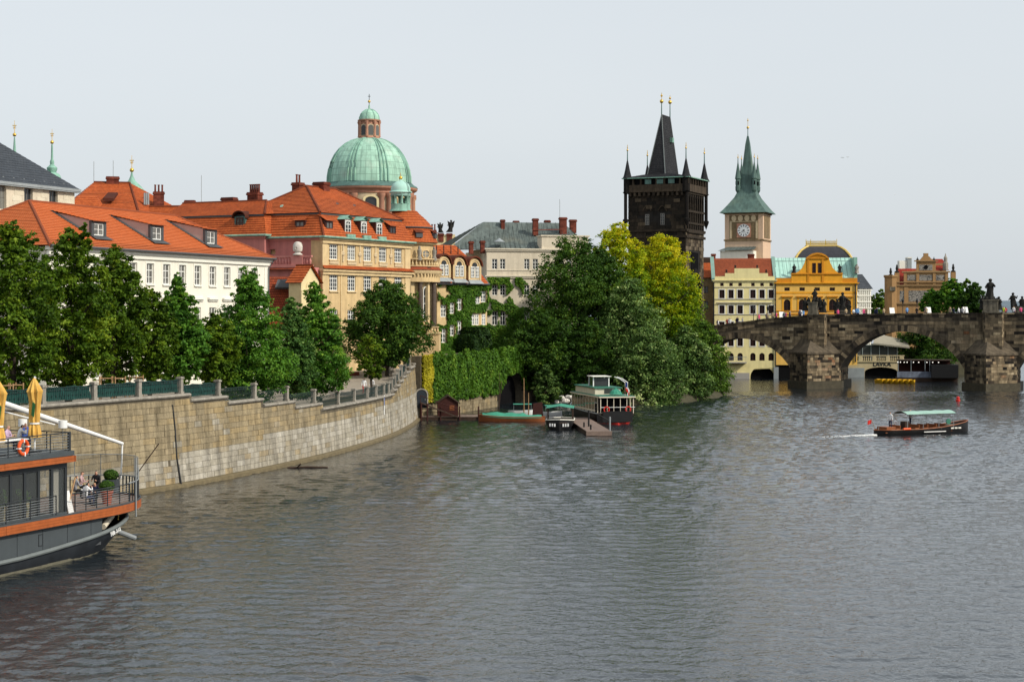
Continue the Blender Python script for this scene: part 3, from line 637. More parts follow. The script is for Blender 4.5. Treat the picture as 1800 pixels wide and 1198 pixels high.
def chimney(root, x, y, z0, z1, w_=0.9, d_=0.7, pots=0, name='chimney'):
    mb = MB(); ch = 0.3; z = z0; k = 0
    while z < z1 - 0.35:
        h = min(ch, z1 - 0.35 - z); n = max(2, int(w_ / 0.45))
        for i in range(n): mb.box(x - w_ / 2 + w_ * i / n, x - w_ / 2 + w_ * (i + 1) / n, y - d_ / 2, y + d_ / 2, z, z + h)
        z += h
    mb.box(x - w_ / 2 - 0.1, x + w_ / 2 + 0.1, y - d_ / 2 - 0.1, y + d_ / 2 + 0.1, z1 - 0.35, z1 - 0.15); mb.box(x - w_ / 2 - 0.04, x + w_ / 2 + 0.04, y - d_ / 2 - 0.04, y + d_ / 2 + 0.04, z1 - 0.15, z1)
    o = mb.build(name, M['brick_red'], root)
    for i in range(pots):
        px = x - w_ / 2 + w_ * (i + 0.5) / pots; MB().lathe([(0.13, z1), (0.11, z1 + 0.8), (0.15, z1 + 0.85), (0.15, z1 + 0.95)], 8, (px, y)).build('chimney_pot', M['brick_red'], o)
    return o
def ridge_tiles(root, pts, r=0.13, mat='tile'): return MB().tube(pts, r, 6).build('ridge_tiles', M[mat], root)
def finial(name, label, x, y, z0, zball, ztip, rb=0.35, r0=0.12, extra=None, base=None, mat='copper_plain'):
    t = thing(name, label, 'spire', (x, y, z0)); mb = MB()
    mb.lathe([(r0 if p is None else p, z) for p, z in (base or [(None, 0.0), (r0 * 0.5, zball - z0 - rb)])], 10); mb.build('spire_shaft', M[mat], t, True)
    MB().ball((0, 0, zball - z0), rb, 12, 8).build('golden_ball', M['gold'], t, True)
    c = MB(); h = ztip - zball; c.tube([(0, 0, zball - z0 + rb * 0.8), (0, 0, ztip - z0)], [0.06, 0.03], 6); c.box(-h * 0.14, h * 0.14, -0.04, 0.04, zball - z0 + h * 0.62, zball - z0 + h * 0.68)
    for k in range(8):
        a = k * math.pi / 4; c.tube([(0, 0, zball - z0 + h * 0.5), (h * 0.12 * math.cos(a), 0, zball - z0 + h * 0.5 + h * 0.12 * math.sin(a))], 0.03, 4)
    c.build('gilded_star', M['gold'], t); return t

# ---------------------------------------------------------------- white house with the orange tiled roof
ZB = 5.0
d_ = Vector((0.345, 0.9386)); Cn = Vector((-38.6, 142.2)); Lw = 38.2
WH = thing('white_house', 'long white plastered house with orange tiled hipped roof and slanted dormers', 'house', (Cn.x, Cn.y, ZB), math.atan2(d_.y, d_.x))
f = Fac(WH); D = 14.0; ze = 18.05 - ZB; zr = 22.3 - ZB
cx = [233.8, 261.6, 288, 314.2, 340.4, 367.8, 394.9, 421.7, 447.4]; us = [f.u(p) for p in cx]; du = (us[-1] - us[0]) / 8; us = [us[-1] - du * i for i in range(int(us[-1] / du))]
wz0, wz1 = f.z(341, 501), f.z(341, 466.5); lz1 = f.z(368, 540); lz0 = lz1 - 2.0
ops = []
for u in us:
    for a, b in ((wz0, wz1), (lz0, lz1), (lz0 - 4.2, lz1 - 4.0)): ops.append((u - 0.62, u + 0.62, a, b))
wall(f, 0, Lw, 0, ze, ops, M['white_plaster'])
for o in ops: window(f, o, 2, 3, sill='white_trim', glass='glass_curtain')
for u in us:
    fr = MB(); a, b = wz0, wz1
    for (x0, x1, z0, z1) in ((u - 0.8, u - 0.63, a - 0.02, b + 0.18), (u + 0.63, u + 0.8, a - 0.02, b + 0.18), (u - 0.63, u + 0.63, b, b + 0.18)): fr.box(x0, x1, -0.05, 0.02, z0, z1)
    f.put(fr, 'window_surround', M['white_trim'])
    hd = MB(); hd.box(u - 1.0, u + 1.0, -0.28, 0.02, lz1 + 0.75, lz1 + 0.95); hd.box(u - 0.85, u + 0.85, -0.14, 0.02, lz1 + 0.6, lz1 + 0.75); f.put(hd, 'window_hood', M['white_trim'])
MB().box(Lw - 0.9, Lw + 0.06, -0.06, 0.05, 0, ze - 0.9).build('pilaster', M['white_trim'], WH); MB().box(0, Lw - 0.9, -0.05, 0.05, wz1 + 0.42, wz1 + 0.5).build('moulding', M['white_trim'], WH)
band(f, 0, Lw, ze - 0.75, ze - 0.05, 0.35, 'white_trim')
MB().box(0, Lw, 0.3, D, 0, ze - 0.1).build('house_core', M['white_plaster'], WH)
e0 = 0.55; roof = MB(); zr0 = ze
A_, B_, C_, D_ = (-e0, -e0, zr0), (Lw + e0, -e0, zr0), (Lw + e0, D + e0, zr0), (-e0, D + e0, zr0); r1, r2 = (D / 2, D / 2, zr), (Lw - D / 2, D / 2, zr)
roof.courses(A_, B_, r2, r1, 26, 0.07); roof.courses(B_, C_, r2, r2, 30, 0.05); roof.courses(D_, A_, r1, r1, 30, 0.05); roof.courses(C_, D_, r1, r2, 30, 0.05)
roof.build('roof', M['tile_new'], WH)
ridge_tiles(WH, [A_, r1, r2, B_], 0.16, 'tile_new'); ridge_tiles(WH, [C_, r2], 0.16, 'tile_new'); ridge_tiles(WH, [D_, r1], 0.16, 'tile_new')
gt = MB(); gt.tube([(-e0, -e0 - 0.08, ze - 0.03), (Lw + e0, -e0 - 0.08, ze - 0.03)], 0.11, 8); gt.tube([(Lw + 0.3, -e0, ze - 0.1), (Lw - 0.25, -0.2, ze - 1.0), (Lw - 0.25, -0.2, 0.2)], 0.07, 6); gt.build('gutter', M['lead'], WH)
pitch = (zr - ze) / (D / 2 + e0)
for (px, py, tx) in ((172.8, 408.4, 105), (275, 414, 208), (370, 420.4, 305)):
    yd = 1.35; u, zc = f.uz(px, py + 1, yd); hw = 1.1; zbm = ze + pitch * (yd + e0) + 0.04; ztp = zc + 0.85; mz = ztp + 0.2
    yb = (mz + 0.85 - ze) / pitch - e0; dm = MB(); zb2 = ze + pitch * (yb + e0)
    for sx in (-1, 1): dm.prism_y([(0, 0)] * 3, 0, 0) if False else dm.add([(u + sx * hw, yd, zbm), (u + sx * hw, yd, mz), (u + sx * hw, yb, zb2)], [(0, 1, 2)])
    ck = dm.build('dormer', M['dormer_cheek'] if 'dormer_cheek' in M else M.setdefault('dormer_cheek', pmat('dormer_cheek_render', (0.46, 0.37, 0.34), var=0.1)), WH)
    fr = MB(); o = (u - 0.78, u + 0.78, max(zbm + 0.1, zc - 0.8), ztp); Y0 = yd - 0.02
    fr.box(u - hw - 0.05, o[0], Y0 - 0.06, Y0 + 0.2, zbm - 0.1, mz); fr.box(o[1], u + hw + 0.05, Y0 - 0.06, Y0 + 0.2, zbm - 0.1, mz); fr.box(o[0], o[1], Y0 - 0.06, Y0 + 0.2, o[3], mz); fr.box(o[0], o[1], Y0 - 0.06, Y0 + 0.2, zbm - 0.1, o[2])
    fr.add([(u - hw - 0.3, yd - 0.75, zbm - 0.26), (u + hw + 0.3, yd - 0.75, zbm - 0.26), (u + hw + 0.12, yd, zbm + 0.1), (u - hw - 0.12, yd, zbm + 0.1)], [(0, 1, 2, 3)])
    for sx in (-1, 1): fr.tube([(u + sx * (hw + 0.05), yd, zbm + 0.06), (u + sx * (hw + 0.05), yb, zb2 + 0.06)], 0.11, 4)
    fr.build('dormer_front', M['lead'], ck); window(f, o, 2, 2, y=Y0 + 0.02, fw=0.1, parent=ck, glass='glass_curtain')
    dr = MB(); dr.courses((u - hw - 0.15, yd - 0.3, mz - 0.03), (u + hw + 0.15, yd - 0.3, mz - 0.03), (u + hw + 0.15, yb + 0.2, zb2 + 0.16), (u - hw - 0.15, yb + 0.2, zb2 + 0.16), 10, 0.05)
    dr.build('dormer_roof', M['tile_new'], ck)

# ---------------------------------------------------------------- modern stone-clad house with slate roof, upper corner of the view
p0, p1 = Vector((XP(-90, 180), 180)), Vector((XP(131, 200), 200)); dd = (p1 - p0); Lm = dd.length
SH = thing('stone_clad_house', 'pale stone-clad modern house with blue-grey slate roof behind the white house', 'house', (p0.x, p0.y, ZB), math.atan2(dd.y, dd.x))
f = Fac(SH); ze = f.z(131, 333)
ops = []
for x0, x1 in ((-44, -28), (-2, 11.5), (43, 58), (87, 102)):
    a, b = f.u(x0), f.u(x1); zt = ze - 0.4
    ops += [(a, b, zt - 2.6, zt), (a, b, zt - 6.2, zt - 3.4)]
wall(f, 0, Lm, 0, ze, ops, M['cream_plaster'], th=0.4, y=0.03)
for o in ops: window(f, o, 2, 2, 'frame_grey', 0.3, fw=0.07)
cl = MB()
def skp(a, b, z0, z1): return any(a < o[1] and b > o[0] and z0 < o[3] and z1 > o[2] for o in ops)
stone_field(cl, (0, 0.0, 0), (1, 0, 0), Lm, ze - 10, ze - 0.25, (0, -1, 0), 0.62, 1.2, 1.6, 0.01, lambda u, z: random.random(), skp, 0.006, 0.1)
stuff(cl.build('cladding_slabs', M['cream_ashlar'], SH))
MB().box(0, Lm, 0.5, 16, 0, ze - 0.2).build('house_core', M['cream_plaster'], SH)
sr = MB(); e0 = 0.45
hy = 9.0; zr = ze + 7.6
sr.courses((-1, -e0, ze), (Lm + e0, -e0, ze), (Lm - hy, hy, zr), (-1, hy, zr), 24, 0.03); sr.courses((Lm + e0, -e0, ze), (Lm + e0, 2 * hy, ze), (Lm - hy, hy, zr), (Lm - hy, hy, zr), 24, 0.03)
sr.build('roof', M['slate'], SH)
eb = MB(); eb.box(-1, Lm + e0 + 0.1, -e0 - 0.12, 0.1, ze - 0.28, ze + 0.02); eb.box(-1, Lm + e0, -e0 - 0.05, 0.1, ze - 0.42, ze - 0.28)
for i in range(12): eb.box(Lm * i / 12, Lm * i / 12 + 0.25, 0.25, 0.4, ze + 0.48, ze + 0.62)
eb.build('eaves', M['zinc'], SH)

# ---------------------------------------------------------------- red-roofed house behind
Yr = 225.0; RH = thing('red_hipped_house', 'red tiled hipped house with brick chimneys rising behind the white house', 'house', (XP(118, Yr), Yr, ZB), R(14))
f = Fac(RH); eL, eR = f.u(100), f.u(300); ze = f.z(240, 372); rw = eR - eL; y2 = 9.0
ra, rb = f.uz(165, 322, y2), f.uz(228, 320, y2); zr = (ra[1] + rb[1]) / 2
hr = MB(); hub = f.u(243)
hr.courses((eL, 0, ze - 0.6), (hub, 0, ze), (rb[0], y2, zr), (ra[0], y2, zr), 22, 0.05); hr.courses((hub, 0, ze), (eR + 3, 6.5, ze), (rb[0], y2, zr), (rb[0], y2, zr), 22, 0.05)
hr.courses((eL - 1, 14, ze), (eL, 0, ze - 0.6), (ra[0], y2, zr), (ra[0], y2, zr), 22, 0.05); hr.build('roof', M['tile'], RH)
ridge_tiles(RH, [(ra[0], y2, zr), (rb[0], y2, zr), (hub, 0, ze)], 0.2); MB().box(eL + 0.3, hub + 4, 0.5, 14, 0, ze - 0.8).build('house_core', M['cream_plaster'], RH)
u, z = f.uz(198, 313, y2); chimney(RH, u, y2, z - 2, z + 0.2, 1.7, 0.9)
u, z = f.uz(279, 337, 4.0); chimney(RH, u, 4.0, z - 3.4, z, 1.4, 1.0, 3)
u, z = f.uz(158, 352, 1.2); sd_ = MB(); sd_.courses((u - 2.6, -0.2, z - 1.0), (u + 1.2, -0.2, z - 1.0), (u + 0.9, 1.8, z + 0.6), (u - 1.6, 1.8, z + 0.6), 6, 0.05); sd_.courses((u + 1.2, -0.2, z - 1.0), (u + 1.7, 2.8, z - 0.4), (u + 0.9, 1.8, z + 0.6), (u + 0.9, 1.8, z + 0.6), 6, 0.05); sd_.build('dormer_roof', M['tile'], RH)
u, z = f.uz(193, 347, 2.5); sk = MB(); sk.hexa([(u - .9, 2.2, z - .5), (u + .5, 2.2, z - .5), (u + 1.1, 4.2, z + .5), (u - .2, 4.2, z + .5), (u - .9, 2.2, z - .1), (u + .5, 2.2, z - .1), (u + 1.1, 4.2, z + .8), (u - .2, 4.2, z + .8)]); sk.build('skylight', M['tile_old'], RH)
u, z = f.uz(254, 348, 3.0); vt = MB(); [vt.tube([(u + 0.25 * i, 3.0, z - 0.9), (u + 0.25 * i, 3.0, z + 0.7)], 0.12, 8) for i in range(3)]; vt.build('flue_pipe', M['zinc'], RH)
for px, py0, py1, y_ in ((165, 284, 323, y2), (199, 282, 313, y2)):
    u, z0 = f.uz(px, py1, y_); MB().tube([(u, y_, z0 - 0.3), (u, y_, f.z(px, py0, y_))], 0.04, 5).build('aerial', M['zinc'], RH)

# spires of the church towers standing further back
def at(px, py, Y): p = W(px, py, Y); return p
a = at(25.5, 272, 300); finial('church_spire', 'slim green spire with golden ball above the slate roof', a.x, 300, ZP(330, 300), ZP(237, 300), ZP(212, 300), 0.33, base=[(1.0, 0.0), (0.75, 5.2), (0.28, 6.4), (0.10, 8.9)])
a = at(91.5, 300, 300); zz = lambda py: ZP(py, 300) - ZP(345, 300)
finial('church_spire', 'slim green onion spire with golden ball beside the slate roof edge', a.x, 300, ZP(345, 300), ZP(250, 300), ZP(227, 300), 0.33, base=[(1.6, 0.0), (1.6, zz(312)), (1.3, zz(306)), (0.7, zz(303)), (0.9, zz(299)), (0.95, zz(295)), (0.6, zz(292)), (0.35, zz(289)), (0.4, zz(284)), (0.22, zz(280)), (0.14, zz(254))])
a = at(228.5, 325, 280); zz = lambda py: ZP(py, 280) - ZP(338, 280)
finial('church_spire', 'small green spire with golden ball over the red hipped roof', a.x + 0.3, 280, ZP(338, 280), ZP(299, 280), ZP(273, 280), 0.36, base=[(2.4, 0.0), (1.3, zz(325)), (0.6, zz(318)), (0.25, zz(310)), (0.12, zz(303))])

# ---------------------------------------------------------------- palace: tan river front, pink north side, red mansard roof
dp = Vector((0.455, 0.8905)); PCn = Vector((-21.1, 190.0)); Lp = 19.1; Dp = 13.0
PL = thing('tan_palace', 'palace with weathered tan river front, pink side and red mansard roof', 'palace', (PCn.x, PCn.y, ZB), math.atan2(dp.y, dp.x))
f = Fac(PL); ze = f.z(567.8, 416); 
zc1, zc0 = f.z(567, 470), f.z(567, 478)
pxw = [586.5, 618, 646, 673, 700]; ops = []; uw = [f.u(p) for p in pxw]; w2 = (f.u(594) - f.u(579)) / 2
za1, za0 = f.z(586.5, 429.5), f.z(586.5, 456); zb1, zb0 = f.z(586.5, 482), f.z(586.5, 511)
for u in uw: ops += [(u - w2, u + w2, za0, za1), (u - w2, u + w2, zb0, zb1), (u - w2, u + w2, zb0 - 4.2, zb1 - 4.0)]
wall(f, 0, Lp, 0, ze, ops, M['tan_plaster'])
for o in ops: window(f, o, 4, 4, fw=0.11, sill='tan_trim')
band(f, 0, Lp, ze - 0.7, ze, 0.4, 'tan_trim'); band(f, 0, Lp, zc0 - 0.25, zc1 - 0.1, 0.4, 'tan_trim', 'string_cornice')
st = MB(); st.courses((-0.5, -0.55, zc1 - 0.1), (Lp + 0.3, -0.55, zc1 - 0.1), (Lp, 0.03, zc1 + 0.32), (0, 0.03, zc1 + 0.32), 3, 0.05); st.build('tile_strip', M['tile'], PL)
or_ = MB(); edges = [0] + [(a + b) / 2 for a, b in zip(uw[:-1], uw[1:])] + [Lp]
for e in edges[1:-1]:
    or_.box(e - 0.14, e + 0.14, -0.09, 0.03, za0 - 0.2, za1 + 0.5); or_.lathe([(0.001, za1 - 0.6), (0.3, za1 - 0.8), (0.32, za1 - 1.1), (0.001, za1 - 1.4)], 8, (e, -0.06), sy=0.4)
    or_.lathe([(0.001, zb1 + 0.55), (0.25, zb1 + 0.45), (0.25, zb1 + 0.2), (0.001, zb1 + 0.05)], 8, (e, -0.06), sy=0.4)
for u in uw: or_.box(u - w2 - 0.1, u + w2 + 0.1, -0.2, 0.02, zb1 + 0.12, zb1 + 0.26); or_.box(u - w2 - 0.05, u + w2 + 0.05, -0.1, 0.02, za0 - 0.5, za0 - 0.16)
or_.build('stucco_ornament', M['tan_ornament'], PL)
for xa, xb in ((-0.08, 1.0), (Lp - 1.2, Lp + 0.05), (f.u(599) - 0.1, f.u(599) + 0.1)): MB().box(xa, xb, -0.08, 0.05, 0, ze - 0.7).build('pilaster', M['tan_trim'], PL)
nf = Fac(PL, 0, Dp, -math.pi / 2)                      # north side, u runs from the back towards the river corner
un = nf.u(547); wall(nf, un, Dp, 0, ze, [], M['tan_plaster']); 
wall(nf, 0, un, 0, ze, [(nf.u(474), nf.u(484), nf.z(478, 447), nf.z(478, 438))], M['pink_plaster'])
band(nf, 0, Dp, ze - 0.35, ze, 0.3, 'pink_trim')
MB().box(0.4, Lp, 0.4, Dp - 0.3, 0, ze - 0.3).build('palace_core', M['tan_plaster'], PL)
# mansard
zm = f.z(563, 374.5, 1.0); ins = 1.15; zr = 27.15 - ZB; mr = MB(); e0 = 0.5
A_, B_, C_, D_ = (-e0, -e0, ze + 0.02), (Lp + 0.6, -e0, ze + 0.02), (Lp + 0.6, Dp + e0, ze + 0.02), (-e0, Dp + e0, ze + 0.02)
a_, b_2, c_2, d_2 = (ins, ins, zm), (Lp - 0.2, ins, zm), (Lp - 0.2, Dp - ins, zm), (ins, Dp - ins, zm)
mr.courses(A_, B_, b_2, a_, 9, 0.06); mr.courses(D_, A_, a_, d_2, 9, 0.06); mr.courses(B_, C_, c_2, b_2, 9, 0.06); mr.courses(C_, D_, d_2, c_2, 9, 0.06)
o2 = 0.25; A2, B2, C2, D2 = (ins - o2, ins - o2, zm + 0.08), (Lp - 0.2 + o2, ins - o2, zm + 0.08), (Lp - 0.2 + o2, Dp - ins + o2, zm + 0.08), (ins - o2, Dp - ins + o2, zm + 0.08)
r1, r2 = (6.5, 6.5, zr), (Lp - 6.5, 6.5, zr)
mr.courses(A2, B2, r2, r1, 20, 0.05); mr.courses(D2, A2, r1, r1, 20, 0.05); mr.courses(B2, C2, r2, r2, 20, 0.05); mr.courses(C2, D2, r1, r2, 20, 0.05)
mr.build('roof', M['tile'], PL)
fl = MB(); fl.prism_z([(ins - 0.16, ins - 0.16), (Lp - 0.1, ins - 0.16), (Lp - 0.1, Dp - ins + 0.16), (ins - 0.16, Dp - ins + 0.16)], zm - 0.12, zm + 0.1); fl.build('roof_break_board', M['lead'], PL)
gq = MB(); gq.tube([(-e0 - 0.1, Dp, ze), (-e0 - 0.1, -e0 - 0.1, ze), (Lp + 0.5, -e0 - 0.1, ze)], 0.12, 6); gq.build('gutter', M['copper_plain'], PL)
ridge_tiles(PL, [A2, r1, r2, B2], 0.17); ridge_tiles(PL, [D2, r1], 0.17); ridge_tiles(PL, [A_, a_], 0.15)
def dormer(fac, px, py, w_, h_, yd=0.1, kind='gable'):
    u, z = fac.uz(px, py, yd); hw = w_ / 2; sl = 1.25 / (zm - ze) if zm > ze else 0.5; bx = MB()
    bx.box(u - hw - 0.16, u + hw + 0.16, yd, yd + 1.5, z - h_ / 2 - 0.15, z + h_ / 2 + 0.12); root_ = fac.put(bx, 'dormer', M['dark_timber'] if 'dark_timber' in M else M['frame_brown'])
    o = (u - hw, u + hw, z - h_ / 2, z + h_ / 2); window(fac, (*o, 'arch') if kind == 'gable' else o, 2, 3 if kind == 'gable' else 1, 'frame_white' if kind == 'gable' else 'frame_brown', yd - 0.075, fw=0.09, parent=None)
    rf_ = MB(); zt = z + h_ / 2 + 0.12
    if kind == 'gable':
        for s_ in (-1, 1): rf_.quad((u, yd - 0.3, zt + 0.45), (u + s_ * (hw + 0.35), yd - 0.3, zt - 0.05), (u + s_ * (hw + 0.35), yd + 1.7, zt - 0.05), (u, yd + 1.7, zt + 0.45))
        rf_.prism_y([(u - hw - 0.25, zt), (u + hw + 0.25, zt), (u, zt + 0.36)], yd - 0.02, yd + 0.1); fac.put(MB().box(u - hw - 0.25, u + hw + 0.25, yd - 0.55, yd, z - h_ / 2 - 0.5, z - h_ / 2 - 0.16), 'dormer_sill', M['copper_plain'])
        fac.put(rf_, 'dormer_roof', M['copper_plain'])
    else:
        rf_.courses((u - hw - 0.3, yd - 0.3, zt), (u + hw + 0.3, yd - 0.3, zt), (u + hw + 0.15, yd + 1.1, zt + 0.75), (u - hw - 0.15, yd + 1.1, zt + 0.75), 4, 0.05); fac.put(rf_, 'dormer_roof', M['tile'])
for px in (611, 639, 666): dormer(f, px, 398 + (px - 611) * 0.085, 0.72 / 0.6, 1.45, -0.05)
for px, py in ((578.5, 396), (690, 405)): dormer(f, px, py, 1.3, 0.75, 0.1, 'shed')
dormer(nf, 527.5, 394, 1.1, 0.6, 0.25, 'shed')
for px, py in ((588, 361), (618, 364)):
    u, z = f.uz(px, py, 3.2); ey = MB(); ey.hexa([(u - 1.3, 3.0, z - .25), (u + .6, 3.0, z - .3), (u + .6, 4.4, z + .4), (u - 1.3, 4.4, z + .4), (u - 1.2, 3.0, z - .2), (u + .6, 3.0, z + .28), (u + .6, 4.8, z + .75), (u - 1.3, 4.8, z + .72)]); ey.build('eyebrow_skylight', M['lead'], PL)
u, z = f.uz(524, 324, 8.0); chimney(PL, u, 8.0, z - 3.2, z + 0.2, 1.1, 1.0, 2)
u, z = f.uz(565, 321, 6.5); chimney(PL, u, 6.5, z - 1.4, z + 0.05, 1.3, 1.5)
vf = MB(); vf.tube([(-0.2, nf.lx + 6.6, ze), (1.6, 6.6, zm), (2.6, 7.2, zm + 1.0)], 0.28, 5); vf.build('valley_flashing', M['copper_plain'], PL)
# pink wing, lower mansard, in front of the back part of the north side
PW = thing('pink_wing', 'pink side wing with red mansard roof and one arched dormer', 'building', tuple(wmat(PL) @ Vector((0, Dp, 0))), PL.rotation_euler.z - math.pi / 2)
g_ = Fac(PW); x1 = g_.u(465, -0.9); x0 = x1 - 9.0; ze2 = g_.z(465, 413, -0.9)
wq = Fac(PW, 0, -0.9); wall(wq, x0, x1, 0, ze2, [], M['pink_plaster']); wr = Fac(PW, x1, -0.9, math.pi / 2); wall(wr, 0, 2.4, 0, ze2, [(0.7, 1.4, ze2 - 3.6, ze2 - 2.5)], M['pink_plaster']); window(wr, (0.7, 1.4, ze2 - 3.6, ze2 - 2.5), 1, 2)
band(wq, x0, x1, ze2 - 0.35, ze2, 0.3, 'pink_trim'); MB().box(x0, x1 - 0.3, -0.5, 6, 0, ze2 - 0.2).build('wing_core', M['pink_plaster'], PW)
zm2 = g_.z(455, 378, 0.2); zr2 = g_.z(447, 353, 3.5); mw = MB()
mw.courses((x0 - 6, -1.3, ze2), (x1 + 0.4, -1.3, ze2), (x1 - 0.9, 0.2, zm2), (x0 - 6, 0.2, zm2), 9, 0.06); mw.courses((x1 + 0.4, -1.3, ze2), (x1 + 0.4, 2.0, ze2), (x1 + 0.1, 2.0, zm2), (x1 - 0.9, 0.2, zm2), 9, 0.06)
mw.courses((x0 - 6, 0.0, zm2 + 0.08), (x1 - 0.6, 0.0, zm2 + 0.08), (x1 - 2.9, 3.6, zr2), (x0 - 6, 3.6, zr2), 12, 0.05); mw.courses((x1 - 0.6, 0.0, zm2 + 0.08), (x1 + 1.2, 3.0, zm2 + 0.3), (x1 - 1.5, 3.6, zr2), (x1 - 2.9, 3.6, zr2), 12, 0.05)
mw.build('roof', M['tile'], PW); ridge_tiles(PW, [(x0 - 6, 3.6, zr2), (x1 - 2.9, 3.6, zr2), (x1 - 0.6, 0.0, zm2 + 0.1)], 0.15)
MB().box(x0 - 6, x1 - 0.75, 0.0, 0.3, zm2 - 0.1, zm2 + 0.08).build('roof_break_board', M['lead'], PW); MB().tube([(x0 - 6, -1.4, ze2), (x1 + 0.5, -1.4, ze2), (x1 + 0.5, 2, ze2)], 0.13, 6).build('gutter', M['copper_plain'], PW)
zm_, ze_, zm, ze = zm, ze, zm2, ze2
u, z = g_.uz(422.5, 396, -0.4); dw = MB(); dw.box(u - 0.75, u + 0.75, -0.5, 1.5, z - 1.1, z + 1.0); dq = dw.build('dormer', M['copper_dark'], PW); window(g_, (u - 0.5, u + 0.5, z - 1.0, z + 0.9, 'arch'), 2, 3, 'frame_brown', -0.58, parent=None)
P = arch_pts(u - 0.95, u + 0.95, z + 0.8, z + 1.55, 10); rfm = MB()
for (xa, za), (xb, zb_) in zip(P[:-1], P[1:]): rfm.hexa([(xa, -0.8, za), (xb, -0.8, zb_), (xb, 1.8, zb_), (xa, 1.8, za), (xa, -0.8, za + 0.12), (xb, -0.8, zb_ + 0.12), (xb, 1.8, zb_ + 0.12), (xa, 1.8, za + 0.12)])
MB().box(u - 1.1, u + 1.1, -1.0, -0.5, z - 1.5, z - 1.12).build('dormer_sill', M['copper_plain'], PW); rfm.build('dormer_roof', M['tile_old'], PW)
u, z = g_.uz(448, 338, 5.0); chimney(PW, u, 5.0, z - 2.4, z, 1.5, 1.0, 5)
u, z = g_.uz(403, 350, 7.0); chimney(PW, u, 7.0, z - 1.5, z + 0.2, 1.7, 0.9)
zm, ze = zm_, ze_
# back range roof joining the wing to the red hipped house
BRn = thing('red_back_range', 'low red tiled back range linking the hipped house and the pink wing', 'building', (XP(290, 215), 215, ZB), R(-4))
h_ = Fac(BRn); a0, z0 = h_.uz(250, 392); a1, z1 = h_.uz(470, 392); t0, tz = h_.uz(262, 363, 5); t1, tz1 = h_.uz(440, 357, 5); rr = MB(); rr.courses((a0, 0, z0 - 2), (a1, 0, z0 - 2), (t1, 5, tz), (t0, 5, tz), 24, 0.05); rr.build('roof', M['tile'], BRn); MB().box(a0, a1, 0.6, 9, 0, z0 - 1.8).build('wall', M['pink_plaster'], BRn)
ridge_tiles(BRn, [(t0, 5, tz), (t1, 5, tz)], 0.17)
u, z = h_.uz(334, 352, 5); chimney(BRn, u, 5, z - 1.2, z, 1.2, 0.8)
u, z = h_.uz(354, 362, 5); MB().tube([(u, 5, z - 0.3), (u, 5, h_.z(354, 308, 5))], 0.035, 5).build('aerial', M['zinc'], BRn)
# pink terrace with balustrade and stone bust
TR = thing('pink_terrace', 'pink balustraded terrace against the palace north side', 'terrace', tuple(wmat(PL) @ Vector((-1.75, Dp, 0))), PL.rotation_euler.z - math.pi / 2)
k_ = Fac(TR); x0, x1 = k_.u(462), k_.u(547); zt = k_.z(520, 449); zbse = k_.z(520, 466)
MB().box(x0, x1, 0, 1.6, 0, zbse - 0.25).build('terrace_wall', M['pink_plaster'], TR); band(k_, x0, x1, zbse - 0.55, zbse, 0.25, 'pink_trim', 'terrace_cornice')
MB().courses((x0, -0.5, zbse - 0.5), (x1, -0.5, zbse - 0.5), (x1, 0.02, zbse - 0.15), (x0, 0.02, zbse - 0.15), 2, 0.05).build('tile_strip', M['tile_old'], TR)
rl = MB(); rl.box(x0, x1, 0.0, 0.3, zt - 0.18, zt); rl.box(x0, x1, 0.0, 0.3, zbse, zbse + 0.12); rl.build('handrail', M['pink_trim'], TR)
ub = k_.u(522); bal = MB().lathe([(0.07, zbse + 0.1), (0.13, zbse + 0.45), (0.07, zt - 0.4), (0.1, zt - 0.17)], 8).mesh('baluster', M['pink_trim'])
n = int((x1 - x0) / 0.4)
for i in range(n):
    x = x0 + (x1 - x0) * (i + 0.5) / n
    if abs(x - ub) > 0.8: link('baluster', bal, TR, (x, 0.15, 0))
pb = MB(); pb.box(ub - 0.75, ub + 0.75, -0.04, 0.34, zbse, zt + 0.03); pb.build('pedestal', M['pink_trim'], TR)
bu = thing('stone_bust', 'pale stone bust on the pink terrace pedestal', 'statue', tuple(wmat(TR) @ Vector((ub, 0.15, zt + 0.03))), TR.rotation_euler.z)
bb = MB(); bb.lathe([(0.55, 0), (0.6, 0.1), (0.35, 0.25), (0.32, 0.38), (0.52, 0.45), (0.58, 0.8), (0.55, 1.15), (0.4, 1.42), (0.1, 1.52)], 12, (0, 0), sy=0.8); bb.box(-0.25, 0.25, -0.5, -0.3, 0.85, 0.95); bb.box(-0.07, 0.07, -0.55, -0.3, 0.65, 0.85); bb.build('bust', M['granite_pale'] if 'granite_pale' in M else M.setdefault('granite_pale', pmat('pale_statue_stone', (0.62, 0.58, 0.52), var=0.3, scale=4)), bu, True)
# annex with the dark red roof and the little cream gable in front of it
AX = thing('red_roofed_annex', 'low annex with dark red tiled roof between white house and palace', 'building', (XP(478, 183), 183, ZB), R(8))
x_ = Fac(AX); a0, z0 = x_.uz(455, 585); a1, z1 = x_.uz(545, 585); t0, tz = x_.uz(462, 486, 4); t1, _ = x_.uz(540, 486, 4); ar = MB(); ar.courses((a0, 0, z0), (a1, 0, z0), (t1, 4, tz), (t0, 4, tz), 22, 0.05); ar.build('roof', M['tile_old'], AX); MB().box(a0 + .3, a1 - .3, 0.4, 4, 0, z0).build('wall', M['cream_plaster'], AX)
u, z = x_.uz(498, 503, 2.6); MB().hexa([(u - .9, 2.3, z - .3), (u + .6, 2.3, z - .3), (u + .8, 3.2, z + .5), (u - .6, 3.2, z + .5), (u - .9, 2.2, z - .1), (u + .6, 2.2, z - .1), (u + .8, 3.0, z + .75), (u - .6, 3.0, z + .75)]).build('skylight', M['lead'], AX)
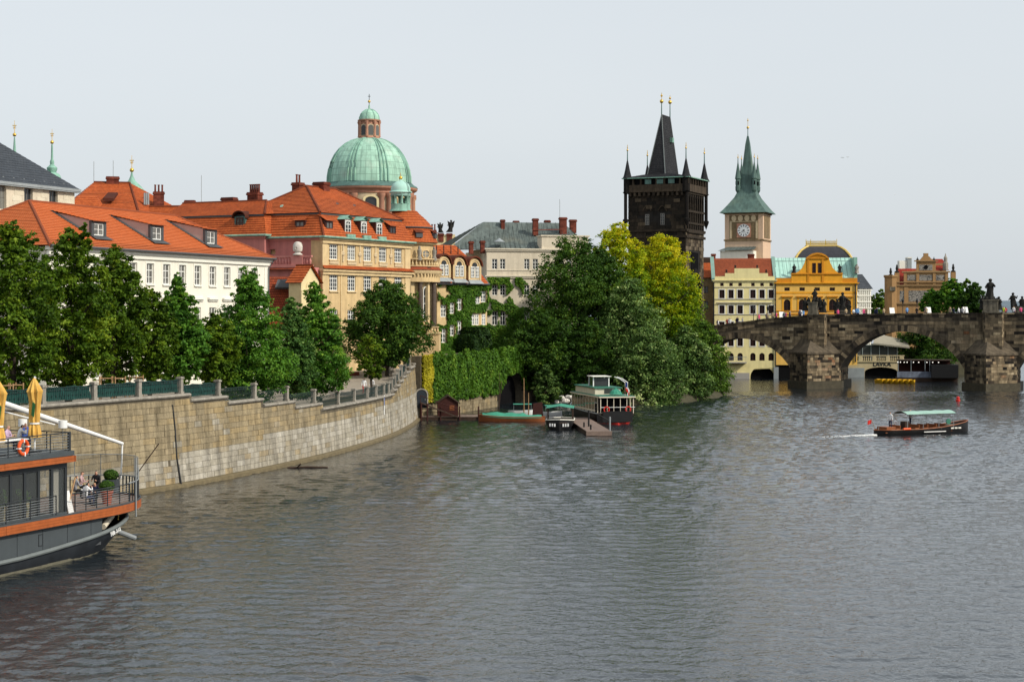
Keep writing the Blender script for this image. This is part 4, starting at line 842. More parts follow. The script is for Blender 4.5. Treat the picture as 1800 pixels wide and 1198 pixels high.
GB = thing('cream_gable', 'small cream gable with steep red tile cap beside the palace corner', 'building', (XP(545, 184), 184, ZB), R(58))
y_ = Fac(GB); zt = y_.z(545, 468); hw = 1.5; zs = zt - 1.5
gp = MB(); gp.prism_y([(-hw, 0), (hw, 0), (hw, zs), (0, zt), (-hw, zs)], 0, 1.7); gp.build('wall', M['yellow_plaster'] if 'yellow_plaster' in M else M.setdefault('yellow_plaster', pmat('yellow_cream_plaster', (0.72, 0.60, 0.34), var=0.12)), GB)
gn = MB(); P = arch_pts(-0.6, 0.6, zs - 0.9, zs - 0.2, 10)
for i in range(10): gn.prism_y([P[i], P[i + 1], (P[i + 1][0] * 1.2, zs - 0.9 + (P[i + 1][1] - zs + 0.9) * 1.25), (P[i][0] * 1.2, zs - 0.9 + (P[i][1] - zs + 0.9) * 1.25)], -0.08, 0.02)
gn.box(-hw - 0.1, -hw + 0.35, -0.12, 0.05, 0, zs - 0.9); gn.box(hw - 0.35, hw + 0.1, -0.12, 0.05, 0, zs - 0.9); gn.box(-hw - 0.2, hw + 0.2, -0.16, 0.03, zs - 1.15, zs - 0.9); gn.build('gable_trim', M['yellow_plaster'], GB)
gr = MB(); [gr.courses((s_ * (hw + 0.35), -0.35, zs - 0.3) if s_ > 0 else (s_ * (hw + 0.35), 1.9, zs - 0.3), (s_ * (hw + 0.35), 1.9, zs - 0.3) if s_ > 0 else (s_ * (hw + 0.35), -0.35, zs - 0.3), (0, 1.9, zt + 0.12) if s_ > 0 else (0, -0.35, zt + 0.12), (0, -0.35, zt + 0.12) if s_ > 0 else (0, 1.9, zt + 0.12), 7, 0.07) for s_ in (-1, 1)]; gr.build('roof', M['tile'], GB)
ridge_tiles(GB, [(0, -0.35, zt + 0.15), (0, 1.9, zt + 0.15)], 0.12)
# ---------------------------------------------------------------- corner rotunda of the palace with columns, balcony and copper lantern
Yc = 211.5; RT = thing('columned_rotunda', 'round tan palace corner with dark columns, balcony, red roof and copper lantern', 'building', (XP(712, Yc), Yc, ZB), 0)
zq = lambda py, Y=Yc: ZP(py, Y) - ZB
RD = 3.5
dm = MB().lathe([(RD, 0), (RD, zq(428))], 40).build('drum', M['tan_plaster'], RT, True)
def ringband(r, z0, z1, mat, name, n=40): return MB().lathe([(r - 0.35, z0), (r - 0.12, z0), (r, z0 + (z1 - z0) * 0.5), (r, z1), (r - 0.35, z1 + 0.02)], n).build(name, M[mat], RT, True)
ringband(RD + 0.4, zq(431), zq(427), 'tan_trim', 'eave_cornice'); ringband(RD + 1.15, zq(482), zq(475.5), 'tan_trim', 'entablature_cornice')
MB().lathe([(RD - 0.2, zq(496)), (RD + 0.85, zq(496)), (RD + 0.85, zq(482)), (RD - 0.2, zq(482))], 40).build('entablature', M['tan_plaster'], RT, True)
dl = MB()
for i in range(60):
    a = -math.pi + 2 * math.pi * i / 60
    if -math.pi * 0.95 < a < 0.35: dl.cbox(((RD + 0.95) * math.cos(a), (RD + 0.95) * math.sin(a), zq(484)), (0.22, 0.16, 0.25), a)
stuff(dl.build('dentils', M['tan_trim'], RT))
tcp = MB(); tcp.lathe([(RD + 1.25, zq(475.3)), (RD + 0.7, zq(470.5))], 40); tcp.build('tile_strip', M['tile_old'], RT)
ringband(RD + 0.75, zq(458.5), zq(455.5), 'tan_trim', 'balustrade_rail'); ringband(RD + 0.8, zq(470.5), zq(467.5), 'tan_trim', 'balustrade_base')
bme = MB().lathe([(0.08, 0), (0.14, 0.2), (0.07, 0.45), (0.11, 0.62)], 8).mesh('baluster', M['tan_trim'])
for i in range(26):
    a = -math.pi * 0.75 + math.pi * 0.95 * i / 25; link('baluster', bme, RT, ((RD + 0.55) * math.cos(a), (RD + 0.55) * math.sin(a), zq(467.5)))
for k, a in enumerate((-1.02, -0.40)):
    x, y = (RD + 0.45) * math.cos(a), (RD + 0.45) * math.sin(a)
    st_ = MB(); st_.lathe([(0.36, zq(574)), (0.36, zq(573)), (0.30, zq(572)), (0.31, zq(540)), (0.27, zq(499)), (0.40, zq(497.5)), (0.40, zq(496))], 14, (x, y)); st_.build('column', M['column_stone'] if 'column_stone' in M else M.setdefault('column_stone', pmat('dark_column_granite', (0.10, 0.075, 0.06), var=0.35, scale=4)), RT, True)
    fg = MB(); fg.lathe([(0.3, zq(459)), (0.32, zq(455)), (0.2, zq(451)), (0.26, zq(447)), (0.28, zq(441)), (0.14, zq(439.5)), (0.17, zq(437.5)), (0.12, zq(435)), (0.02, zq(434))], 10, ((RD + 0.6) * math.cos(a - 0.05), (RD + 0.6) * math.sin(a - 0.05)), sy=0.8)
    fg.build('balcony_figure', M['granite'], RT, True)
    MB().cbox(((RD + 0.1) * math.cos(a - 0.26), (RD + 0.1) * math.sin(a - 0.26), (zq(574) + zq(496)) / 2), (0.5, 0.5, zq(496) - zq(574)), a).build('pilaster', M['tan_trim'], RT)
def cyl_window(a, py0, py1, wd, oval=False):
    z0, z1 = zq(py1), zq(py0); c = (RD + 0.02); o = link('window', None, RT, (c * math.cos(a), c * math.sin(a), 0), a + math.pi / 2); hw = wd / 2; fr = MB(); gl = MB()
    n = 18; cz = (z0 + z1) / 2
    if oval: P = [(hw * math.cos(2 * math.pi * i / n), cz + (z1 - z0) / 2 * math.sin(2 * math.pi * i / n)) for i in range(n)]
    else: P = [(-hw, z0), (hw, z0)] + [(x, z) for x, z in reversed(arch_pts(-hw, hw, z1 - hw, z1, 12))]
    m_c = (0, cz); Q = [(x * 1.18, cz + (z - cz) * (1.12 if oval else 1.05)) for x, z in P]; k = len(P)
    for i in range(k): j = (i + 1) % k; fr.prism_y([P[i], P[j], Q[j], Q[i]], -0.12, 0.1)
    fr.box(-0.04, 0.04, -0.05, 0.02, z0, z1); [fr.box(-hw, hw, -0.045, 0.02, z0 + (z1 - z0) * t - 0.03, z0 + (z1 - z0) * t + 0.03) for t in ((0.5,) if oval else (0.25, 0.5, 0.72))]
    gl.prism_y(P, -0.03, 0.06); fr.build('window_frame', M['tan_trim'] if oval else M['frame_white'], o); gl.build('pane', M['glass'], o)
for a in (-1.62, -0.72): cyl_window(a, 441, 454, 1.25, True)
for a in (-1.95, -1.42, -0.70, -0.05): cyl_window(a, 505, 562, 1.0)
# roof: mansard ring, bell, copper lantern
rm = MB(); rp = [(RD + 0.55, zq(427)), (RD - 0.25, zq(401))]; rq = [(RD - 0.05, zq(400)), (RD - 1.0, zq(385)), (1.75, zq(376)), (1.45, zq(371))]
def ringcourses(prof, n, seg=40):
    for i in range(n):
        t0, t1 = i / n, (i + 1) / n; pr = lambda t: (np.interp(t, np.linspace(0, 1, len(prof)), [p[0] for p in prof]), np.interp(t, np.linspace(0, 1, len(prof)), [p[1] for p in prof]))
        (r0, z0), (r1, z1) = pr(t0), pr(t1); r0 += 0.05
        for k in range(seg):
            a0, a1 = 2 * math.pi * k / seg, 2 * math.pi * (k + 1) / seg; c = lambda r, a, z: (r * math.cos(a), r * math.sin(a), z)
            U0, U1 = a0 * RD, a1 * RD; rm.quad(c(r0, a0, z0), c(r0, a1, z0), c(r1, a1, z1), c(r1, a0, z1), uv=[(U0, z0), (U1, z0), (U1, z1), (U0, z1)]); rm.quad(c(r0 - 0.07, a0, z0 - 0.03), c(r0 - 0.07, a1, z0 - 0.03), c(r0, a1, z0), c(r0, a0, z0), uv=[(U0, z0), (U1, z0), (U1, z0), (U0, z0)])
ringcourses(rp, 6); ringcourses(rq, 7); rm.build('roof', M['tile'], RT)
MB().lathe([(RD - 0.2, zq(402.5)), (RD + 0.02, zq(402)), (RD + 0.02, zq(400)), (RD - 0.3, zq(399.8))], 40).build('roof_break_board', M['lead'], RT)
for a in (-1.05, -0.25):
    dq = link('dormer', None, RT, ((RD + 0.15) * math.cos(a), (RD + 0.15) * math.sin(a), zq(415)), a + math.pi / 2); MB().box(-0.45, 0.45, -0.35, 0.6, -0.3, 0.3).build('dormer_front', M['lead'], dq); MB().hexa([(-.6, -.5, .3), (.6, -.5, .3), (.45, .7, .75), (-.45, .7, .75), (-.6, -.5, .38), (.6, -.5, .38), (.45, .7, .85), (-.45, .7, .85)]).build('dormer_roof', M['tile'], dq)
lx = 704.5 - 712; lc = (lx * Yc / FPX, -0.3)
MB().lathe([(1.5, zq(372)), (1.35, zq(370)), (1.2, zq(367)), (1.2, zq(359))], 24, lc).build('lantern_base', M['copper_plain'], RT, True)
MB().lathe([(1.25, zq(345)), (1.2, zq(343)), (1.25, zq(340)), (1.42, zq(339)), (1.42, zq(337.5)), (1.2, zq(336)), (1.22, zq(331)), (1.0, zq(324)), (0.6, zq(320)), (0.2, zq(318)), (0.08, zq(315))], 24, lc).build('lantern_dome', M['copper_roof'], RT, True)
for i in range(8):
    a = 2 * math.pi * i / 8 + 0.2; MB().lathe([(0.22, zq(359)), (0.16, zq(357)), (0.15, zq(347)), (0.24, zq(345)), (0.24, zq(343))], 8, (lc[0] + 1.05 * math.cos(a), lc[1] + 1.05 * math.sin(a))).build('lantern_pillar', M['copper_plain'], RT, True)
MB().ball((lc[0], lc[1], zq(313)), 0.24, 10, 7).build('golden_ball', M['gold'], RT, True); MB().tube([(lc[0], lc[1], zq(313)), (lc[0], lc[1], zq(304))], 0.04, 5).build('gilded_tip', M['gold'], RT)
# low balcony wing at the water side of the rotunda
bx_ = MB(); bx_.box(RD * 0.2, XP(774, Yc) - XP(712, Yc), -3.6, 1.0, 0, zq(586)); bx_.build('base_block', M['tan_plaster'], RT)
xr = XP(774, Yc) - XP(712, Yc); MB().box(RD * 0.15, xr + 0.1, -3.75, 1.0, zq(586), zq(583)).build('balcony_slab', M['tan_trim'], RT); MB().box(RD * 0.2, xr, -3.6, -3.35, zq(575), zq(573)).build('balcony_rail', M['tan_trim'], RT)
for i in range(10): link('baluster', bme, RT, (RD * 0.25 + (xr - RD * 0.25) * (i + 0.5) / 10, -3.48, zq(583)))

# ---------------------------------------------------------------- ivy grown wing with three arched dormers
p0, p1 = Vector((XP(768, 219.5), 219.5)), Vector((XP(856, 225), 225)); dd = p1 - p0; Li = dd.length
IW = thing('ivy_wing', 'ivy grown wing with red mansard and three round headed dormers', 'building', (p0.x, p0.y, ZB), math.atan2(dd.y, dd.x))
f = Fac(IW); ze = f.z(810, 499); ops = []
wl = [(779, 536, 557), (793, 532, 551), (806.5, 525, 545), (778.5, 578, 602), (793, 571, 590), (806, 564, 587), (839, 522, 534), (849, 512, 531)]
for px, a, b in wl: u = f.u(px); ops.append((u - 0.42, u + 0.42, f.z(px, b), f.z(px, a)))
ops += [(f.u(p) - 0.32, f.u(p) + 0.32, f.z(p, 571), f.z(p, 552)) for p in (831, 838, 850)]
wall(f, 0, Li, 0, ze, ops, M['tan_plaster'])
for o in ops: window(f, o, 2, 3, fw=0.12, y=0.02)
MB().box(0.3, Li - 0.3, 0.4, 9, 0, ze - 0.2).build('wing_core', M['tan_plaster'], IW)
zm = f.z(800, 436, 2.0); mr = MB(); mr.courses((-0.5, -0.4, ze), (Li, -0.4, ze), (Li - 1.2, 1.4, f.z(800, 462, 1.4)), (-0.5, 1.4, f.z(800, 462, 1.4)), 9, 0.06); zk = f.z(800, 462, 1.4)
mr.courses((-3.5, 1.3, zk + 0.05), (Li - 1.1, 1.3, zk + 0.05), (Li - 2.2, 4.0, f.z(795, 431, 4)), (-3.5, 4.0, f.z(795, 431, 4)), 10, 0.06); mr.courses((Li - 1.1, 1.3, zk), (Li - 1.1, 8, zk), (Li - 2.2, 4.0, f.z(795, 431, 4)), (Li - 2.2, 4.0, f.z(795, 431, 4)), 8, 0.06); mr.build('roof', M['tile'], IW)
MB().hexa([(Li, -0.4, ze), (Li + 0.25, -0.4, ze), (Li + 0.25, 6, ze), (Li, 6, ze), (Li - 1.25, 1.4, zk), (Li - 1.0, 1.4, zk), (Li - 1.0, 6, zk), (Li - 1.25, 6, zk)]).build('slate_side', M['lead'], IW)
MB().tube([(-0.3, -0.5, ze), (Li, -0.5, ze)], 0.13, 6).build('gutter', M['lead'], IW)
for px, dy in ((779, 0), (806, 2), (833, 4)):
    u, z1 = f.uz(px, 450 + dy, -0.2); z0 = f.z(px, 488 + dy, -0.2); hw = 0.98; zs = z1 - hw; db = MB(); P = [(u - hw, z0), (u + hw, z0)] + list(reversed(arch_pts(u - hw, u + hw, zs, z1, 12))); db.prism_y(P, -0.35, 1.6)
    dr_ = db.build('dormer', M['tan_plaster'], IW)
    cap = MB(); A1 = arch_pts(u - hw - 0.12, u + hw + 0.12, zs, z1 + 0.12, 12); A2 = arch_pts(u - hw - 0.3, u + hw + 0.3, zs - 0.1, z1 + 0.32, 12)
    for i in range(12): cap.prism_y([A1[i], A1[i + 1], A2[i + 1], A2[i]], -0.6, 1.8)
    cap.build('dormer_hood', M['tile_mid'] if 'tile_mid' in M else M.setdefault('tile_mid', tilemat('mid_red_tile', (0.42, 0.08, 0.022), (0.34, 0.065, 0.02), (0.12, 0.03, 0.012))), dr_)
    tr_ = MB(); A1 = arch_pts(u - hw * 0.75, u + hw * 0.75, zs, z1 - 0.3, 12); A2 = arch_pts(u - hw * 0.9, u + hw * 0.9, zs, z1 - 0.12, 12)
    for i in range(12): tr_.prism_y([A1[i], A1[i + 1], A2[i + 1], A2[i]], -0.43, -0.3)
    tr_.box(u - hw - 0.1, u - hw + 0.2, -0.43, -0.3, z0, zs); tr_.box(u + hw - 0.2, u + hw + 0.1, -0.43, -0.3, z0, zs); tr_.build('dormer_trim', M['tan_trim'], dr_)
    oc = MB(); oc.prism_y([(u + 0.42 * math.cos(t), z1 - 0.95 + 0.42 * math.sin(t)) for t in np.linspace(0, 2 * math.pi, 16, endpoint=False)], -0.40, -0.3); oc.build('round_window', M['glass'], dr_)
    for sx in (-0.38, 0.38):
        o = (u + sx - 0.30, u + sx + 0.30, z0 + 0.3, zs - 0.1); window(f, o, 2, 3, fw=0.1, y=-0.44, parent=dr_)
    MB().hexa([(u - hw - .2, -.9, z0 - .5), (u + hw + .2, -.9, z0 - .5), (u + hw + .2, -.3, z0 - .5), (u - hw - .2, -.3, z0 - .5), (u - hw - .2, -.85, z0 - .42), (u + hw + .2, -.85, z0 - .42), (u + hw, -.36, z0 + .02), (u - hw, -.36, z0 + .02)]).build('dormer_apron', M['zinc'], dr_)
for i in range(5):
    u = 0.8 + i * 1.2; yy = 2.6; MB().tube([(u, yy, zk + 1.2), (u, yy, zk + 2.3)], 0.07, 5).build('vent_pipe', M['black_metal'], IW)
def imask(a, b, m):
    if any(o[0] - 0.12 < a < o[1] + 0.12 and o[2] - 0.1 < b < o[3] + 0.12 for o in ops): return False
    if a > f.u(826) and f.z(840, 572) < b < f.z(840, 549): return False
    return not (a < 1.6 and m < 0.0 and b > 6) and m > -0.45 and not (b < 1.2 and a < f.u(812))
ivy_field('ivy', 0.1, Li, 0.3, ze - 0.15, 17000, 0.30, M['ivy'], IW, imask, 0.25)
hedge = thing('clipped_hedge_block', 'dark clipped evergreen block against the ivy grown walls', 'hedge', (-4.9, 222.0, ZB), R(60))
n = 9000; P = rng.uniform(-1, 1, (n, 3)); ax = rng.integers(0, 3, n); P[np.arange(n), ax] = np.sign(P[np.arange(n), ax]) * rng.uniform(0.85, 1.02, n); Nn = P * (np.abs(P) > 0.84) + rng.normal(0, 0.4, (n, 3)); P = P / (np.sum(np.abs(P) ** 5, axis=1) ** 0.2)[:, None] * (1 + 0.12 * np.sin(P[:, :1] * 7 + P[:, 2:] * 5)) * np.array([2.2, 1.4, 2.6]) + np.array([0, 0, 2.6])
M['hedge'] = leafmat('hedge_leaves', [(0.0, (0.006, 0.018, 0.005)), (0.6, (0.018, 0.048, 0.010)), (1.0, (0.04, 0.08, 0.014))], 0.15)
leafmesh('foliage', P, Nn, 0.26, rng.uniform(0, 1, n), M['hedge'], hedge)

# ---------------------------------------------------------------- cream house with grey sheet roof
p0, p1 = Vector((XP(855.5, 260), 260)), Vector((XP(1035, 264), 264)); dd = p1 - p0; Lg = dd.length
GH = thing('grey_roofed_house', 'tall cream house with grey sheet-metal roof and brick chimneys behind the dark trees', 'house', (p0.x, p0.y, ZB), math.atan2(dd.y, dd.x))
f = Fac(GH); ze = f.z(900, 436.5); ops = []
for px in (869.5, 883.5, 926, 941): 
    u = f.u(px); ops += [(u - 0.42, u + 0.42, f.z(px, 473), f.z(px, 455)), (u - 0.42, u + 0.42, f.z(px, 519), f.z(px, 501)), (u - 0.42, u + 0.42, f.z(px, 571), f.z(px, 547))]
for px in (985, 1000): u = f.u(px); ops += [(u - 0.42, u + 0.42, f.z(px, 473), f.z(px, 455)), (u - 0.42, u + 0.42, f.z(px, 519), f.z(px, 501))]
wall(f, 0, Lg, 0, ze, ops, M['cream_plaster'])
for o in ops: window(f, o, 2, 3, fw=0.08, mat='frame_white')
sf = Fac(GH, 0, 9, -math.pi / 2); wall(sf, 0, 9, 0, ze, [], M['cream_plaster'])
band(f, 0, Lg, ze - 0.45, ze, 0.35, 'cream_trim'); band(f, 0, Lg, f.z(900, 489), f.z(900, 484), 0.3, 'cream_trim', 'string_cornice'); MB().box(0, Lg, -0.08, 0.05, f.z(900, 475.5), f.z(900, 474)).build('moulding', M['cream_trim'], GH)
MB().box(0.3, Lg - 0.3, 0.5, 16, 0, ze - 0.2).build('house_core', M['cream_plaster'], GH)
zr = f.z(920, 391, 9); ua, ub = f.u(850, 9), f.u(990, 9); gr = MB(); e0 = 0.5
def sheet(mb, a, b, c, d):
    a, b, c, d = map(Vector, (a, b, c, d)); L = (b - a).length; k = (b - a).normalized(); mb.quad(a, b, c, d, uv=[(0, 0), (L, 0), ((c - a).dot(k), 8), ((d - a).dot(k), 8)])
    nrm = k.cross((d - a) if (d - a).length > .1 else (c - a)).normalized()
    if nrm.z < 0: nrm = -nrm
    n = int(L / 0.75)
    for i in range(1, n):
        u = L * i / n; p = a + k * u; up = ((c + d) / 2 - (a + b) / 2); up -= k * up.dot(k); ud, uc = (d - a).dot(k), (c - a).dot(k)
        t = 1.0
        if u < ud: t = u / ud
        if u > uc: t = (L - u) / (L - uc)
        q = p + up * t; mb.tube([p + nrm * 0.02, q + nrm * 0.02], 0.03, 4)
sheet(gr, (-e0 - 5, -e0 + 4, ze - 0.2), (Lg, -e0, ze), (ub, 9, zr), (ua, 9, zr)); sheet(gr, (Lg + e0, -e0, ze), (Lg + e0, 18, ze), (ub, 9, zr), (ub, 9, zr)); sheet(gr, (-5.5, 18, ze), (-5.5, 3.5, ze), (ua, 9, zr), (ua, 9, zr)); gr.build('roof', M['grey_sheet'], GH)
rd = MB(); rd.quad((f.u(932, 6.4), 5.0, f.z(932, 406, 5.0) + 0.1), (f.u(985, 5), 5.0, f.z(985, 405, 5.0) + 0.1), (f.u(985, 5), 5.3, f.z(985, 403.5, 5.3) + 0.1), (f.u(932, 6.4), 5.3, f.z(932, 404.5, 5.3) + 0.1)); rd.build('red_flashing', M['brick_red'], GH)
at_ = MB(); u0, u1 = f.u(952), f.u(1034); at_.box(u0, u1, -0.1, 2.5, ze, f.z(1000, 416)); at_.box(u0 - 0.15, u1 + 0.2, -0.25, 2.6, f.z(1000, 416), f.z(1000, 413.5)); at_.build('attic_block', M['cream_plaster'], GH)
for px, p0_, p1_, y_, w_ in ((883.5, 405, 386, 8, 0.55), (941, 405, 384, 5.5, 0.8), (989.5, 405, 382, 5.5, 1.1), (1007, 401, 386, 9, 1.0), (907, 395, 388, 11, 0.8), (962, 394, 387, 11, 0.8), (828, 437, 424, 1, 0.6), (848, 436, 423, 1, 0.6)):
    u, z1 = f.uz(px, p1_, y_); chimney(GH, u, y_, f.z(px, p0_, y_) - 0.8, z1, w_ * 1.0, 0.7)
u, z = f.uz(876, 421, 3); ey = MB(); ey.lathe([(0.9, 0), (0.001, 0.9)], 12, (0, 0)); ey.v = [(u + x * 1.0, 2.4 + y * 1.3, z + zz_ * 0.7 - 0.4) for x, y, zz_ in ey.v]; ey.build('roof_vent', M['zinc'], GH)
u, z = f.uz(984, 384, 9); MB().tube([(u, 9, z - 1), (u, 9, f.z(984, 350, 9))], 0.04, 5).build('aerial', M['zinc'], GH)
gops = list(ops)
def gmask(a, b, m):
    if any(o[0] - 0.1 < a < o[1] + 0.1 and o[2] - 0.1 < b < o[3] + 0.1 for o in gops): return False
    lim = f.z(880, 488); k = (a - f.u(885)) / 7.0
    if b > f.z(880, 545): return b < lim and (m > -0.02 + 0.15 * max(0, k) or (a < f.u(868) and b > f.z(880, 505))) and a < f.u(930)
    return m > -0.3 - 0.25 * max(0, min(1, k)) or b < f.z(880, 572)
ivy_field('ivy', 0.05, Lg - 4, 0.3, f.z(880, 488), 15000, 0.32, M['ivy'], GH, gmask, 0.3)
# two dark statues on the monastery roof edge behind
MR = thing('monastery_attic', 'cream attic wall with brick chimneys behind the ivy wing', 'building', (XP(762, 284), 284, ZB), R(5)); mf = Fac(MR); a0, a1 = mf.u(752), mf.u(800); MB().box(a0, a1, 0, 5, 0, mf.z(775, 412)).build('wall', M['yellow_plaster'], MR); chimney(MR, mf.u(762), 0.2, mf.z(762, 425), mf.z(762, 404), 0.9, 0.7, 2)
for px in (775, 790): chimney(MR, mf.u(px), 0.2, mf.z(px, 425), mf.z(px, 410), 0.9, 0.7, 0, 'statue_plinth')
def robed(mb, h, lean=0.0, arm=0.6, seed=1, w_=1.0, wings=False, raise_=0.0):
    """a weathered robed figure about h tall, built as one draped surface with head and arms"""
    r_ = random.Random(seed); ph = [r_.uniform(0, 6.28) for _ in range(6)]; n = 14; rows = []
    prof = [(0.0, 0.20), (0.06, 0.19), (0.2, 0.155), (0.38, 0.13), (0.5, 0.135), (0.62, 0.12), (0.72, 0.135), (0.79, 0.12), (0.83, 0.055), (0.86, 0.05), (0.89, 0.07), (0.94, 0.075), (0.98, 0.055), (1.0, 0.005)]
    for t, r in prof:
        row = []; off = lean * h * math.sin(t * 2.2) * 0.12
        for k in range(n + 1):
            a = 2 * math.pi * k / n; rr = r * h * w_ * (1 + (0.14 * math.sin(3 * a + ph[0] + 3 * t) + 0.10 * math.sin(7 * a + ph[1] + 6 * t)) * (1 if t < 0.75 else 0.2))
            row.append((rr * math.cos(a) + off, rr * math.sin(a) * (0.72 if t < 0.83 else 1), t * h))
        rows.append(row)
    mb.loft(rows, caps=False); o = lean * h * 0.1
    for s_ in (-1, 1):
        up = raise_ if s_ > 0 else 0.0; e = Vector((o + s_ * 0.21 * h, -0.06 * h, (0.58 + 0.1 * up) * h)); hnd = Vector((o + s_ * (0.08 + 0.22 * arm) * h, -0.17 * h, (0.55 + 0.35 * up) * h))
        mb.tube([(o + s_ * 0.10 * h, 0, 0.76 * h), e, hnd, hnd + (hnd - e) * 0.25], [0.055 * h, 0.048 * h, 0.034 * h, 0.02 * h], 7)
        if wings: mb.hexa([(o + s_ * .05 * h, .08 * h, .45 * h), (o + s_ * .2 * h, .12 * h, .4 * h), (o + s_ * .2 * h, .16 * h, .4 * h), (o + s_ * .05 * h, .12 * h, .45 * h), (o + s_ * .06 * h, .08 * h, .8 * h), (o + s_ * .3 * h, .14 * h, .95 * h), (o + s_ * .3 * h, .18 * h, .95 * h), (o + s_ * .06 * h, .12 * h, .8 * h)])
    return mb
for k, (px, py0, py1, ln, rs) in enumerate(((775.5, 411, 393, -1.0, 0.3), (790, 410, 388.5, 1.2, 0.9))):
    z0, z1 = ZP(py0, 284), ZP(py1, 284); st = thing('rooftop_statue', ('dark stooping statue on the monastery roof edge', 'dark statue with raised arm on the monastery roof edge')[k], 'statue', (XP(px, 284), 284.3, z0 + 0.2))
    robed(MB(), z1 - z0, ln, 0.9, k + 5, 1.25, wings=True, raise_=rs).build('figure', M['statue'], st, True)

# ---------------------------------------------------------------- domed church
Yd = 290.0; CH = thing('domed_church', 'church with big green copper dome on a pink columned drum', 'church', (XP(649, Yd), Yd, ZB)); zq = lambda py: ZP(py, Yd) - ZB; k = Yd / FPX
M['church_pink'] = pmat('church_pink_stone', (0.48, 0.24, 0.16), var=0.2, streak=0.2); M['church_cream'] = pmat('church_cream_plaster', (0.56, 0.45, 0.30), var=0.12, streak=0.15)
RB = 75 * k
MB().lathe([(82 * k, 0), (82 * k, zq(392))], 40).build('church_body', M['church_cream'], CH); MB().lathe([(77 * k, zq(392)), (77 * k, zq(337))], 48).build('drum', M['church_cream'], CH, True)
MB().lathe([(77 * k, zq(344)), (79 * k, zq(343)), (79 * k, zq(339)), (84 * k, zq(336)), (85 * k, zq(334)), (85 * k, zq(332)), (76 * k, zq(331.5))], 48).build('cornice', M['church_pink'], CH, True)
MB().lathe([(85.5 * k, zq(331.9)), (84 * k, zq(329)), (78 * k, zq(326)), (77 * k, zq(324)), (75 * k, zq(323))], 48).build('dome_skirt', M['copper_dark'], CH, True)
prof = [(75, 323), (74.5, 312), (72.5, 300), (68.5, 287), (62, 274), (53.5, 263), (43, 254), (32, 248), (20, 244)]
pf = [(r * k, zq(p)) for r, p in prof]; MB().lathe(pf, 64).build('dome', M['copper'], CH, True)
for i in range(8):
    a = 2 * math.pi * (i + 0.5) / 8 + 0.05
    for da in (-0.09, 0.0, 0.09):
        MB().tube([((r + 0.03) * math.cos(a + da), (r + 0.03) * math.sin(a + da), z) for r, z in pf], [0.20 - 0.012 * j for j in range(len(pf))], 6).build('dome_rib', M['copper_plain'], CH, True)
for i in range(16):                                   # paired pink columns round the drum
    a = 2 * math.pi * (i // 2) / 8 + (0.09 if i % 2 else -0.09) + math.pi / 8 + 0.05; MB().lathe([(0.62, zq(394)), (0.62, zq(391)), (0.5, zq(390)), (0.45, zq(352)), (0.65, zq(349)), (0.68, zq(344.5))], 12, (79.5 * k * math.cos(a), 79.5 * k * math.sin(a))).build('drum_column', M['church_pink'], CH, True)
for i in range(8):
    a = -math.pi / 2 + 2 * math.pi * i / 8 + 0.12; o = link('drum_window', None, CH, (77.2 * k * math.cos(a), 77.2 * k * math.sin(a), 0), a + math.pi / 2); hw = 0.95; z0, z1 = zq(395), zq(350.5); P = [(-hw, z0), (hw, z0)] + list(reversed(arch_pts(-hw, hw, z1 - 0.6, z1, 12))); Q = [(x * 1.4, (z0 + z1) / 2 + (z - (z0 + z1) / 2) * 1.12) for x, z in P]; fr = MB()
    for j in range(len(P)): jj = (j + 1) % len(P); fr.prism_y([P[j], P[jj], Q[jj], Q[j]], -0.3, 0.5)
    fr.build('window_surround', M['yellow_plaster'], o); MB().prism_y(P, -0.05, 0.3).build('pane', M['glass'], o)
# lantern
MB().lathe([(19 * k, zq(245)), (19.5 * k, zq(243)), (18.5 * k, zq(241)), (17 * k, zq(240)), (17 * k, zq(214)), (20 * k, zq(213.5)), (20.5 * k, zq(211.5)), (18 * k, zq(211))], 32).build('lantern', M['church_pink'], CH, True)
for i in range(8):
    a = 2 * math.pi * i / 8 + 0.25; P = [(-0.42, zq(239)), (0.42, zq(239))] + list(reversed(arch_pts(-0.42, 0.42, zq(225), zq(221), 8))); o = link('lantern_window', None, CH, (17.0 * k * math.cos(a), 17.0 * k * math.sin(a), 0), a + math.pi / 2); MB().prism_y(P, -0.06, 0.2).build('pane', M['glass'], o); P2 = [(-0.55, zq(240)), (0.55, zq(240)), (0.55, zq(221)), (0, zq(219)), (-0.55, zq(221))]; MB().prism_y(P2, -0.03, 0.1).build('window_surround', M['church_cream'], o)
    a += math.pi / 8; MB().lathe([(0.3, zq(241)), (0.22, zq(239)), (0.2, zq(219)), (0.32, zq(216)), (0.32, zq(214))], 8, (18 * k * math.cos(a), 18 * k * math.sin(a))).build('lantern_column', M['church_pink'], CH, True)
MB().lathe([(18 * k, zq(211)), (17.5 * k, zq(206)), (15.5 * k, zq(201)), (11 * k, zq(196)), (5 * k, zq(192.5)), (1.6 * k, zq(191)), (1.6 * k, zq(186)), (0.7 * k, zq(184))], 32).build('lantern_dome', M['copper'], CH, True)
for i in range(8): a = 2 * math.pi * i / 8 + 0.25 + math.pi / 8; MB().tube([(r * k * math.cos(a), r * k * math.sin(a), zq(p)) for r, p in ((18, 211), (17.6, 206), (15.6, 201), (11.2, 196), (5, 192.3))], 0.09, 5).build('lantern_rib', M['copper_plain'], CH, True)
MB().ball((0, 0, zq(178.5)), 0.24, 10, 7).build('golden_ball', M['gold'], CH, True); cr = MB(); cr.tube([(0, 0, zq(185)), (0, 0, zq(165.5))], 0.05, 5); cr.box(-0.22, 0.22, -0.03, 0.03, zq(170), zq(169)); cr.build('cross', M['black_metal'], CH)
